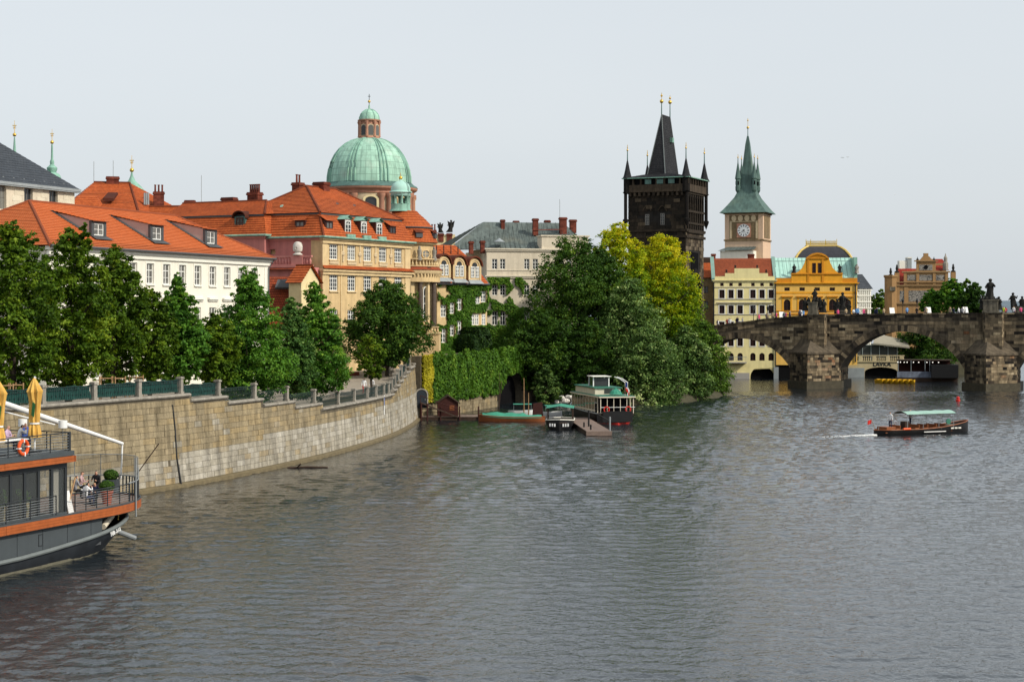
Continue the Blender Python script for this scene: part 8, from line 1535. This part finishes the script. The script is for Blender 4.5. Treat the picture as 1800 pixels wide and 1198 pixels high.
for x in (-2.6, -0.6, 1.4, 3.3):
    for y in (-1.02, 1.02): MB().tube([(x, y, .5), (x, y, 2.15)], .025, 5).build('awning_pole', M['zinc'], TB)
MB().tube([(-5.9, -.6, .6), (-5.7, -.6, 1.65), (-4.2, -.6, 1.75)], .025, 5).build('stern_rail', M['zinc'], TB); MB().tube([(-5.8, 0, .5), (-6.3, 0, 1.6)], .025, 5).build('flagstaff', M['wood_new'], TB)
fl = MB(); fl.loft([[(-6.3 - .5 * t, .06 * math.sin(6 * t), 1.6 - .1 * t), (-6.3 - .5 * t, .06 * math.sin(6 * t), 1.2 - .12 * t)] for t in np.linspace(0, 1, 6)], caps=False); fl.build('red_flag', M['red_paint'], TB)
MB().lathe([(.001, -.05), (.3, -.04), (.3, .04), (.001, .05)], 14).build('round_sign', M['deck_green'], TB); o = bpy.data.objects['round_sign']; o.rotation_euler = (R(90), 0, 0); o.location = (2.6, -1.05, 1.25)
MB().box(-0.6, 2.2, -1.18, -1.13, .22, .30).build('white_fender', M['white_paint'], TB); MB().tube([(-3.2, -1.13, .62), (-2.3, -1.13, .62)], .12, 8).build('orange_float', bpy.data.materials['orange_plastic'], TB)
for x in (2.9, 3.4, 3.9): MB().box(x, x + .35, -1.13 + (x - 2.6) * .06, -1.10 + (x - 2.6) * .06, .48, .62).build('name_plate', M['white_trim'], TB)
wmT = wmat(TB)
person('person in white shirt and navy trousers steering at the tour boat stern', tuple(wmT @ Vector((-4.3, -.45, .62))), R(25) - 1.2, 'stand', 'dark', WHITE, NAVY, None, 1.02)
person('person in white shirt crouched seated near the tour boat engine box', tuple(wmT @ Vector((-3.2, .2, .35))), R(25) + 1.4, 'sit', 'grey', WHITE, NAVY)
person('person in white cap standing at the front edge of the mint awning helm', tuple(wmT @ Vector((-0.75, .9, .75))), R(25) + .5, 'stand', 'grey', WHITE, NAVY)
fo = MB(); q = []
for i in range(170):
    t = random.random() ** 2.4; x = -5.9 - 8 * t; y = random.gauss(0, .12 + .3 * t) ; r0 = .07 * (1 - t) ** 1.5 + .012; fo.lathe([(r0 * 1.6, .0), (r0, .012 + .09 * (1 - t)), (.001, .02 + .12 * (1 - t))], 5, (x, y))
wk = fo.build('wake_foam', M['white_paint'], None); wk.location = TB.location; wk.rotation_euler = TB.rotation_euler; stuff(wk)
bo = thing('red_buoy', 'red can buoy floating before the second bridge pier', 'buoy', (XP(1684, 239), 239, 0)); MB().lathe([(.1, -.3), (.3, -.2), (.32, .22), (.2, .28), (.18, .36), (.24, .4), (.22, .6), (.1, .68), (.001, .7)], 14).build('float', M['red_paint'], bo, True)
# moored two-deck tour boat
MT = thing('moored_tour_boat', 'black tour boat with cream windows and green roof moored at the jetty', 'boat', (XP(1086, 190), 190, 0), R(103)); L = 16.0; S = -1
def P_(x, y): return (x, y)
rows = hull_rows(L, 4.2, 1.15, 1.8, fore=0.3, aft=0.1, flare=0.9); MB().loft([[(x + 8, y, z) for x, y, z in r_] for r_ in rows]).build('hull', M['black_hull'], MT, True); gun([[(x + 8, y, z) for x, y, z in r_] for r_ in rows], .07, 'zinc', MT)
MB().loft([[(x + 8, y * 1.01, min(z, .16)) for x, y, z in r_] for r_ in rows[:10]]).build('red_boot_topping', M['red_paint'], MT); MB().box(.25, 13, -1.95, 1.95, 1.0, 1.2).build('deck', M['wood_dark'], MT)
MB().prism_y([(-.02, .25), (.25, .25), (.25, 1.45), (-.1, 1.45)], -1.7, 1.7).build('transom', M['black_hull'], MT)
for y in (-1.9, 1.9):
    for x in np.linspace(.3, 12.5, 11): MB().box(x - .04, x + .04, y - .04, y + .04, 1.15, 2.95).build('window_post', M['cream_trim'], MT)
    MB().box(2.6, 12.5, y - .03, y + .03, 1.3, 1.5).build('sill_panel', M['cream_trim'], MT); MB().box(2.6, 12.5, y - .01, y + .01, 1.2, 2.9).build('side_glass', M['glass'], MT)
for y in np.linspace(-1.9, 1.9, 6): MB().box(.27, .34, y - .03, y + .03, 1.2, 2.95).build('stern_post', M['cream_trim'], MT)
MB().box(1.9, 2.0, -1.85, 1.85, 1.2, 2.95).build('saloon_front', M['dark'], MT); MB().box(.1, 12.8, -2.1, 2.1, 2.95, 3.08).build('roof_edge', M['cream_trim'], MT); MB().box(.15, 12.7, -2.05, 2.05, 3.08, 3.14).build('lower_roof', M['deck_green'], MT)
MB().box(4.0, 12.4, -1.5, 1.5, 3.14, 3.85).build('raised_saloon', M['cream_trim'], MT); MB().box(3.95, 4.0, -.5, .4, 3.25, 3.75).build('saloon_window', M['glass'], MT); MB().box(3.8, 12.6, -1.65, 1.65, 3.85, 3.95).build('upper_roof', M['deck_green'], MT)
MB().box(6.8, 8.6, -.9, .9, 3.95, 4.9).build('wheelhouse', M['glass'], MT)
for x in (6.75, 8.6):
    for y in (-.92, .92): MB().box(x - .06, x + .06, y - .06, y + .06, 3.95, 5.1).build('wheelhouse_post', M['white_paint'], MT)
MB().hexa([(6.3, -1.1, 5.05), (9, -1.1, 5.05), (9, 1.1, 5.05), (6.3, 1.1, 5.05), (6.3, -1.1, 5.12), (9, -1.1, 5.12), (9, 1.1, 5.12), (6.3, 1.1, 5.12)]).build('wheelhouse_roof', M['white_trim'], MT)
for y in (-1.2, -1.5): MB().tube([(1.2, y, 3.1), (1.2, y, 4.6), (1.6, y + .5, 5.0), (2.0, y + 1.0, 5.2)], .05, 6).build('davit', M['white_paint'], MT)
MB().lathe([(.75, 3.25), (.55, 3.6), (.05, 3.95)], 10, (2.2, -.4)).build('covered_dinghy', M['green_cloth'], MT); MB().tube([(.4, -.95, 3.1), (.2, -.95, 4.7)], .03, 5).build('flagstaff', M['wood_new'], MT)
for k, (c0_, c1_, mt_) in enumerate(((0, .5, 'white_paint'), (.5, 1, 'red_paint'))):
    fl = MB(); fl.loft([[(.2 - .12 * t, -.95 - .45 * t, 4.65 - .9 * t - .35 * c0_), (.2 - .12 * t, -.95 - .40 * t + .05 * math.sin(8 * t), 4.65 - .9 * t - .7 * c1_)] for t in np.linspace(0, 1, 6)], caps=False); fl.build('ensign', M[mt_], MT)
MB().prism_z([(.19, -.95), (.15, -.93), (.02, -1.12)], 4.1, 4.62).build('ensign_wedge', cloth((.03, .07, .3)), MT)
for y in (-1.2, 1.3): 
    tm = MB(); tm.loft([[(0.05, y + (.3 + .07 * math.cos(b)) * math.cos(a), 1.6 + (.3 + .07 * math.cos(b)) * math.sin(a)) if False else (-.02 - .07 * math.sin(b), y + (.3 + .07 * math.cos(b)) * math.cos(a), 1.65 + (.3 + .07 * math.cos(b)) * math.sin(a)) for b in np.linspace(0, 6.283, 7)] for a in np.linspace(0, 6.283, 15)], caps=False); tm.build('lifebuoy_ring', M['red_paint'], MT)
MB().tube([(.0, -2.0, 1.9), (.0, 2.0, 1.9)], .03, 5).build('stern_rail', M['white_paint'], MT)
# jetty
JT = thing('timber_jetty', 'timber floating jetty pointing at the viewer between the moored boats', 'jetty', (XP(1053, 172), 172, 0), R(3.5)); nP = 40
for i in range(nP): y0 = 22.5 * i / nP; MB().box(-1.25, 1.25, y0 + .015, y0 + 22.5 / nP - .015, .42, .5).build('plank', M['deck_wood'], JT)
MB().box(-1.2, 1.2, 0, 22.5, -.2, .40).build('float', M['wood_dark'], JT); MB().box(-1.3, 1.3, -.12, 0, .05, .5).build('end_beam', M['deck_wood'], JT)
for x, y, h in ((1.15, .4, 1.9), (-.3, 7.0, 2.2), (-.6, 2.2, 1.0), (-.9, 6.0, 1.0)): MB().lathe([(.09, .4), (.09, h), (.001, h + .03)], 8, (x, y)).build('bollard', M['zinc'] if x > 1 else M['black_hull'], JT)
MB().tube([(1.2, 1.0, .5), (1.2, 1.0, 1.5), (1.2, 12, 1.5), (1.2, 12, .5)], .04, 5).build('handrail', M['black_hull'], JT)
for y in np.linspace(1.6, 11.6, 14): MB().box(1.18, 1.22, y - .02, y + .02, .5, 1.5).build('handrail_post', M['black_hull'], JT)
# small black canopied boat, bow on
SB = thing('small_canopied_boat', 'small black boat with green canopy lying bow-on beside the jetty', 'boat', (XP(985, 184), 184.5, 0), R(-93)); rows = hull_rows(9, 3.0, .85, 1.15, fore=.22); MB().loft(rows).build('hull', M['black_hull'], SB, True); gun(rows, .06, 'white_trim', SB); MB().prism_z([(r_[0][0], r_[0][1] * .97) for r_ in rows[3:]] + [(r_[-1][0], r_[-1][1] * .97) for r_ in reversed(rows[3:])], .75, .84).build('deck', M['wood_dark'], SB)
cn = MB(); cn.loft([[(x, y, 2.45 - .25 * abs(y) / 1.5) for y in np.linspace(-1.5, 1.5, 7)] for x in (-3.2, 0, 2.2)], caps=False); cn.build('canopy', M['green_cloth'], SB)
for x in (-3.1, -.5, 2.1):
    for y in (-1.35, 1.35): MB().tube([(x, y, .8), (x, y, 2.25)], .035, 5).build('canopy_pole', M['wood_dark'], SB)
for y0 in (-1.05, -.8, -.55, .35, .6, .85): MB().box(0, .03, y0, y0 + .16, .40, .72).build('bow_letter', M['white_paint'], SB)
for o in [c for c in SB.children if c.name.startswith('bow_letter')]: yy = sum(v.co.y for v in o.data.vertices) / 8; o.location.x = 2.52 + 1.98 * math.sqrt(max(0, 1 - (yy / 1.5) ** 2)) + .02
# green covered wooden boat with mast
GBt = thing('covered_wooden_boat', 'brown wooden boat under a bright green cover with bare mast', 'boat', (XP(900, 194), 195, 0), R(2)); rows = hull_rows(7.6, 2.0, .55, .8, fore=.35, aft=.25); rows = [[(-x, y, z) for x, y, z in r_] for r_ in rows]; MB().loft(rows).build('hull', M['boat_wood'], GBt, True); gun(rows, .05, 'boat_wood', GBt)
cv = MB(); cv.loft([[(r_[0][0], y * abs(r_[0][1]) * 1.03, r_[0][2] + (.42 if 4 < i < 15 else .2) * (1 - y * y) * (1 + .15 * math.sin(i * 1.7)) - .12 * abs(y) ** 3) for y in np.linspace(-1, 1, 9)] for i, r_ in enumerate(rows[1:-1])], caps=False); cv.build('cover', M['green_cloth'], GBt, True)
MB().tube([(-1.5, 0, .3), (-1.45, 0, 5.6)], [.06, .03], 6).build('mast', M['wood_dark'], GBt); MB().tube([(-1.5, .1, 1.2), (-1.2, .1, 4.6)], .04, 5).build('spar', M['wood_dark'], GBt)
for px, Y, pt, lb in ((921, 205, 664, 'thin bare mast pole beside the covered boats'), (929, 203, 690, 'short bare mast pole beside the covered boats')): tag(MB().tube([(XP(px, Y), Y, -.3), (XP(px, Y), Y, ZP(pt, Y))], [.09, .05], 6).build('mast_pole', M['wood_new']), lb, 'pole')
for k, (px, Y, w_, lb) in enumerate(((916, 208, 3.2, 'small rowing boat with green cover behind the covered wooden boat'), (968, 205, 2.8, 'small rowing boat with green cover behind the black boat'))):
    b = thing('rowing_boat', lb, 'boat', (XP(px, Y), Y, 0), R(12 * k)); rows = hull_rows(w_, 1.4, .5, .65, fore=.4, aft=.2); MB().loft(rows).build('hull', M['white_paint'], b, True); cv = MB(); cv.loft([[(x, y, 1.35 - .12 * y * y) for y in np.linspace(-.8, .8, 5)] for x in (-w_ * .3, w_ * .4)], caps=False); cv.build('cover', M['green_cloth'], b)
    for x in (-w_ * .28, w_ * .38):
        for y in (-.7, .7): MB().tube([(x, y, .5), (x, y, 1.3)], .02, 4).build('cover_pole', M['zinc'], b)
RP = thing('red_ramp_board', 'dark red timber board standing between the moored boats', 'board', (XP(946, 201), 201, 0)); MB().hexa([(-.7, 0, 0), (.6, 0, 0), (.6, .1, 0), (-.7, .1, 0), (-.6, .2, 1.7), (.5, .2, 1.9), (.5, .3, 1.9), (-.6, .3, 1.7)]).build('panel', M['red_wood'], RP)
# floating dock with shed below the ivy wall
FD = thing('floating_dock', 'dark floating dock below the ivy wall with red timber rails', 'dock', (XP(792, 197), 197.5, 0), R(4)); MB().box(-3.6, 3.6, -.2, 3.4, -.2, .35).build('pontoon', M['wood_dark'], FD)
for i in range(12): x = -3.6 + .6 * i; MB().box(x + .01, x + .59, -.25, 3.4, .352, .40).build('plank', M['deck_wood'], FD)
for x in (-3.5, -1.2, 1.0, 3.2): MB().lathe([(.08, -.3), (.08, 1.6)], 8, (x, -.3)).build('mooring_post', M['red_wood'], FD)
for z in (.9, 1.3): MB().tube([(-3.5, -.2, z), (.9, -.2, z)], .04, 5).build('rail', M['red_wood'], FD)
SHd = thing('dock_shed', 'little dark red timber shed with pitched roof on the floating dock', 'shed', tuple(wmat(FD) @ Vector((-.3, 1.9, .4))), R(4)); MB().prism_y([(-1.2, 0), (1.2, 0), (1.2, 1.5), (0, 2.3), (-1.2, 1.5)], -1.1, 1.1).build('wall', M['red_wood'], SHd)
for s_ in (-1, 1): MB().hexa([(0, -1.3, 2.35), (s_ * 1.45, -1.3, 1.38), (s_ * 1.45, 1.3, 1.38), (0, 1.3, 2.35), (0, -1.3, 2.45), (s_ * 1.45, -1.3, 1.48), (s_ * 1.45, 1.3, 1.48), (0, 1.3, 2.45)]).build('roof', M['wood_dark'], SHd)
MB().box(.2, .75, -1.13, -1.1, .7, 1.25).build('shutter', M['boat_wood'], SHd)
GW = thing('gangway', 'narrow dark gangway from the iron door down to the dock', 'gangway', (XP(742, 196), 196, 0)); MB().hexa([(-.2, 0, 2.0), (4.0, 1.2, .3), (4.0, 2.0, .3), (-.2, .9, 2.0), (-.2, 0, 2.12), (4.0, 1.2, .42), (4.0, 2.0, .42), (-.2, .9, 2.12)]).build('walkway', M['wood_dark'], GW); MB().tube([(-.2, 0, 2.9), (4.0, 1.2, 1.3)], .04, 5).build('handrail', M['red_wood'], GW)
for t in (0, .33, .66, 1): MB().tube([(-.2 + 4.2 * t, 1.2 * t, 2.0 - 1.7 * t), (-.2 + 4.2 * t, 1.2 * t, 2.9 - 1.6 * t)], .03, 5).build('rail_post', M['red_wood'], GW)
for x in (-.1, .6): MB().tube([(x, -.1, -.5), (x, -.1, 2.0)], .1, 6).build('pile', M['red_wood'], GW)
wl2 = WL - 1.0; pw_ = wall_xy(wl2, 2.2, .03); AD = thing('iron_door', 'arched dark iron door at the end of the quay wall', 'door', (XP(741, 197), 197.0, ZP(717, 197)), R(12)); P = [(-.62, 0), (.62, 0)] + list(reversed(arch_pts(-.62, .62, 1.55, 2.15, 10))); MB().prism_y(P, -.05, .05).build('leaf_panel', pmat('dark_iron', (.02, .026, .035), rough=.5), AD); Q = [(x * 1.22, z * 1.06) for x, z in P]; fr = MB()
for i in range(len(P)): j = (i + 1) % len(P); fr.prism_y([P[i], P[j], Q[j], Q[i]], -.12, .3)
fr.build('stone_surround', M['granite'], AD); MB().tube([(.4, -.1, .9), (.4, -.1, 1.1)], .03, 5).build('handle', M['zinc'], AD)
dw_ = MB(); dw_.tube([(0, 0, 0), (1.5, .3, .05), (3.2, .4, 0)], .09, 6); dw_.tube([(.8, .1, .05), (1.1, -.2, .35)], .06, 5); o = dw_.build('drift_log', M['wood_dark']); o.location = (XP(485, 136.5) + .9, 136.6, .02); tag(o, 'dark driftwood log floating at the foot of the quay wall', 'log')
wg = thing('water_gauge', 'white and blue water level board on the quay wall', 'sign', tuple(wall_xy(s_of(672), 3.3, .05)), wang(s_of(672)) - math.pi / 2 + math.pi / 2); MB().box(-.12, .12, -.04, 0, -1.2, 1.0).build('gauge_board', M['white_paint'], wg); MB().box(-.09, .09, -.06, -.041, 0, .8).build('blue_scale', cloth((.05, .1, .35)), wg)

# ---------------------------------------------------------------- statues, lamps and people on the bridge
bw = wmat(BR)
def pedestal(x, y, z, w_, h, st): 
    MB().box(-w_ * .55, w_ * .55, -w_ * .55, w_ * .55, 0, .25).build('plinth', M['statue_base'], st); MB().box(-w_ / 2, w_ / 2, -w_ / 2, w_ / 2, .25, h - .2).build('pedestal', M['statue_base'], st); MB().box(-w_ * .56, w_ * .56, -w_ * .56, w_ * .56, h - .2, h).build('pedestal_cap', M['statue_base'], st)
def group_(label, x, y, z, w_, h, figs, rz=R(-20)):
    st = thing('statue_group', label, 'statue', tuple(bw @ Vector((x, y, z))), rz, 'statues on the bridge'); pedestal(x, y, z, w_, h, st)
    for i, (fx, fz, fh, ln, ar_, rs, wd) in enumerate(figs):
        mb = robed(MB(), fh, ln, ar_, 31 + i + int(x * 7), wd, raise_=rs); mb.v = [(a + fx, b - .1 * (i % 2), c + fz) for a, b, c in mb.v]; mb.build('figure', M['statue'], st, True)
    rk = MB()
    for i in range(9): rk.ball((random.uniform(-.9, .9) * w_ * .6, random.uniform(-.3, .3), h + random.uniform(-.6, .5)), random.uniform(.25, .42), 7, 5)
    rk.v = [tuple(Vector(v) + Vector((.1, .1, .1)) * noise.noise(Vector(v) * 3)) for v in rk.v]; stuff(rk.build('rockwork', M['statue'], st))
zt0, zt1 = btop(PC[1]) + .16, btop(PC[2]) + .16
group_('statue group on a pale pedestal over the first pier with one tall central saint', PC[1] - .1, FY - .6, zt0, 1.5, 2.0, [(0.2, 2.0, 2.2, .2, .2, 0, 1.2), (-1.25, .5, 2.2, -.4, .2, 0, 1.3), (1.6, .2, 2.3, .5, .3, 0, 1.4), (1.0, 1.1, 1.7, .8, .4, .2, 1.5), (-.7, 1.3, 1.5, -.6, .3, 0, 1.5), (.6, 1.7, 1.2, .9, .6, 0, 1.6)])
group_('tall leaning statue group with outstretched arm on the far side of the first pier', PC[1] + 3.6, FY + 6, zt0 - .9, 1.6, 1.5, [(0, 1.4, 3.2, .4, .9, .3, 1.15), (-.7, .9, 2.6, -.2, .3, 0, 1.3), (1.0, .8, 2.2, .6, .7, .1, 1.3), (.4, 0, 1.8, .2, .3, 0, 1.5)])
group_('dark statue group with raised figure over the second pier', PC[2] + .1, FY - .6, zt1, 2.3, 2.0, [(-.2, 2.0, 3.4, .3, .4, .5, 1.15), (-1.2, .4, 2.3, -.3, .3, 0, 1.4), (1.2, .3, 2.2, .2, .3, 0, 1.4)])
group_('dark winged-looking statue right of the second pier group', PC[2] + 3.9, FY + 6, zt1 - .6, 1.5, 1.4, [(-.6, 1.2, 2.6, -.6, .8, .6, 1.2), (.6, .8, 2.4, .3, .3, 0, 1.2)])
group_('dark crowned statue third along the second pier', PC[2] + 6.3, FY + 6.5, zt1 - .4, 1.3, 1.5, [(0, 1.4, 3.0, .2, .8, .9, 1.1)])
group_('dark statue nearest the frame edge of the second pier', PC[2] + 8.4, FY + 6.8, zt1 - .4, 1.2, 1.3, [(0, 1.2, 2.4, -.2, .5, .4, 1.15), (.5, .6, 1.6, .4, .3, 0, 1.3)])
for i, (px, pt, lb) in enumerate(((1324.5, 537, 'black bridge lamp before the middle of the yellow house'), (1349.5, 537, 'black bridge lamp before the end of the yellow house'), (1587, 524, 'black bridge lamp before the museum corner'), (1612, 524, 'black bridge lamp before the museum mural'))):
    Y = 296 - (px - 1324) * .03; p = W(px, pt, Y); loc = bw.inverted() @ p; zb = btop(loc.x) - 1.05; t = thing('bridge_lamp', lb, 'street lamp', (p.x, Y, zb), 0, 'lamps on the bridge'); h = p.z - zb
    MB().lathe([(.14, 0), (.14, .3), (.06, .4), (.05, h - .9), (.1, h - .85)], 8).build('post', M['black_metal'], t); MB().lathe([(.12, h - .85), (.2, h - .4), (.22, h - .36)], 6).build('lantern_glass', M['glass'], t); MB().lathe([(.26, h - .36), (.1, h - .12), (.04, h), (.001, h + .1)], 6).build('lantern_cap', M['black_metal'], t)
tops = [(WHITE, 'white'), (BLACK, 'black'), (BLUE, 'light blue'), (RED, 'red'), (GREY, 'grey'), (NAVY, 'navy'), (TAN, 'tan'), (PINK, 'pink'), (LIME, 'lime')]
rr = random.Random(5); xs = sorted([rr.uniform(-17, -1) for _ in range(24)] + [rr.uniform(4, 25) for _ in range(22)] + [rr.uniform(28, 37) for _ in range(14)])
for i, x in enumerate(xs):
    (tc_, tn) = rr.choice(tops if x > 27 else tops[:8]); y = FY + rr.uniform(.75, 2.6); where = 'before the pale yellow house' if x < -7 else 'before the orange house' if x < 5 else 'between the orange house and the museum' if x < 16 else 'before the museum and its trees' if x < 27 else 'beside the second pier statues'
    person(f'person in {tn} behind the bridge parapet {where}', tuple(bw @ Vector((x, y, btop(x) - 0.72))), rr.uniform(0, 6.28), 'stand', rr.choice(('dark', 'brown', 'blond', 'grey')), tc_, NAVY, 'people on the bridge', rr.uniform(.95, 1.08))
for i, (px, lb) in enumerate(((1409, 'white sketch easel before the first pier statue'), (1374, 'white sketch easel before the yellow and orange house joint'), (1568, 'white sketch easel before the museum bay'), (1632, 'white sketch easel before the small round tree'), (1697, 'white sketch easel near the second pier'))):
    Y = 290.5 - (px - 1409) * .024; p = W(px, 551, Y); lx_ = (bw.inverted() @ p).x; t = thing('sketch_easel', lb, 'easel', (p.x, Y, btop(lx_) - 0.75), .2, 'easels on the bridge'); MB().hexa([(-.45, -.2, .8), (.45, -.2, .8), (.45, -.15, .8), (-.45, -.15, .8), (-.4, .15, 1.75), (.45, .15, 1.75), (.45, .2, 1.75), (-.4, .2, 1.75)]).build('board', M['white_paint'], t)
    for a in (-.35, .35): MB().tube([(a, -.25, 0), (a, .18, 1.7)], .02, 4).build('leg', M['wood_new'], t)
    MB().tube([(0, .7, 0), (0, .18, 1.7)], .02, 4).build('leg', M['wood_new'], t)
# quay terrace people and parapet steps
person('person in white and red standing on the lower quay terrace under the young tree', (XP(640, 174), 174, 4.05), .4, 'stand', 'dark', WHITE, RED); person('person in white coat beside the young tree on the quay terrace', (XP(654, 175), 175, 4.05), -.5, 'stand', 'brown', WHITE, GREY)
TRs = thing('terrace_steps', 'pale stepped parapet slabs climbing along the quay end', 'steps', (XP(676, 186), 186, 4.0), R(12))
for i in range(4): MB().box(-1.6 + .2 * i, 1.2 + .2 * i, i * 1.9, i * 1.9 + .5, 0, .9 + .55 * i).build('step_slab', M['granite'], TRs)
MB().box(-6, -2.4, 3, 3.5, -.2, 1.9).build('brick_wall', M['brick_red'], TRs)
# pontoon bar and yellow pedal boats beyond the second arch
PB = thing('pontoon_bar', 'dark floating bar with pale banner and white globe lamps under the second arch', 'boat', (XP(1622, 312), 312, 0), R(-8)); k = 312 / FPX
MB().box(-44 * k, 60 * k, 0, 4, -.2, .5).build('pontoon', M['wood_dark'], PB); MB().box(-44 * k, 24 * k, -.05, .05, .5, 1.6).build('banner', pmat('banner_print', (.20, .23, .30), var=.6, scale=1.2), PB); MB().box(-40 * k, 50 * k, 2.6, 4, .5, 3.6).build('bar_cabin', M['red_wood'], PB); MB().box(-42 * k, 52 * k, 0, 4.2, 3.6, 3.75).build('bar_roof', M['wood_dark'], PB); MB().box(14 * k, 60 * k, -1, 3, .5, 2.9).build('shade_black_hut', M['black_hull'], PB)  # hut enlarged and blackened: deep shade under the arch put into its colour
m_, t_, b_ = newmat('globe_lamp'); b_.inputs['Emission Color'].default_value = (1, .93, .8, 1); b_.inputs['Emission Strength'].default_value = 1.0; b_.inputs['Base Color'].default_value = (.8, .8, .8, 1)
for dx in (-43, -38.5, -32, -27, -16, -7, 7, 17, 27): MB().ball((dx * k, -.1, 3.3), .10, 8, 6).build('globe_lamp', m_, PB, True)
for x in (-42, -20, 4, 12): MB().box(x * k - .05, x * k + .05, 0, .1, .5, 3.6).build('post', M['zinc'], PB)
M['yellow_plastic'] = pmat('yellow_plastic', (.75, .42, .015), rough=.5, var=.15)
for i in range(7):
    px = 1545 + 9.2 * i; Y = 306 - .4 * i; t = thing('pedal_boat', ('yellow pedal boat at the open end of the raft below the club', 'second yellow pedal boat of the raft below the club', 'third yellow pedal boat of the raft below the club', 'middle yellow pedal boat of the raft below the club', 'fifth yellow pedal boat of the raft below the club', 'sixth yellow pedal boat of the raft below the club', 'yellow pedal boat of the raft nearest the floating bar')[i], 'pedal boat', (XP(px, Y), Y, 0), R(-70), 'yellow pedal boats'); rows = hull_rows(2.6, 1.05, .32, .5, fore=.45, aft=.3); MB().loft(rows).build('hull', M['yellow_plastic'], t, True); MB().box(-.5, .1, -.35, .35, .25, .5).build('seat', M['yellow_plastic'], t)

for i, (px, py, Y, lb) in enumerate(((1481, 277, 260, 'tiny pale gull gliding, further left of two gulls together'), (1490, 276, 262, 'tiny pale gull gliding, further right of two gulls together'), (1573, 342, 255, 'single tiny gull gliding above the museum'))):
    p = W(px, py, Y); t = thing('gull', lb, 'bird', tuple(p), .6 * i, 'gulls in the sky'); t.scale = (.5, .5, .5); mb = MB()
    mb.loft([[(x, -.08 * (1 - abs(x)), .10 * abs(x) - .12 * abs(x) ** 2), (x, .02, .12 * abs(x) - .12 * abs(x) ** 2 + .02), (x, .10 * (1 - abs(x)), .10 * abs(x) - .12 * abs(x) ** 2)] for x in np.linspace(-.55, .55, 9)], caps=False); mb.build('wings', M['zinc'], t)
    MB().lathe([(.001, -.22), (.05, -.12), (.06, 0), (.04, .14), (.001, .2)], 8).build('body', M['white_paint'], t); bpy.data.objects['body' if False else t.children[-1].name].rotation_euler = (R(90), 0, 0)
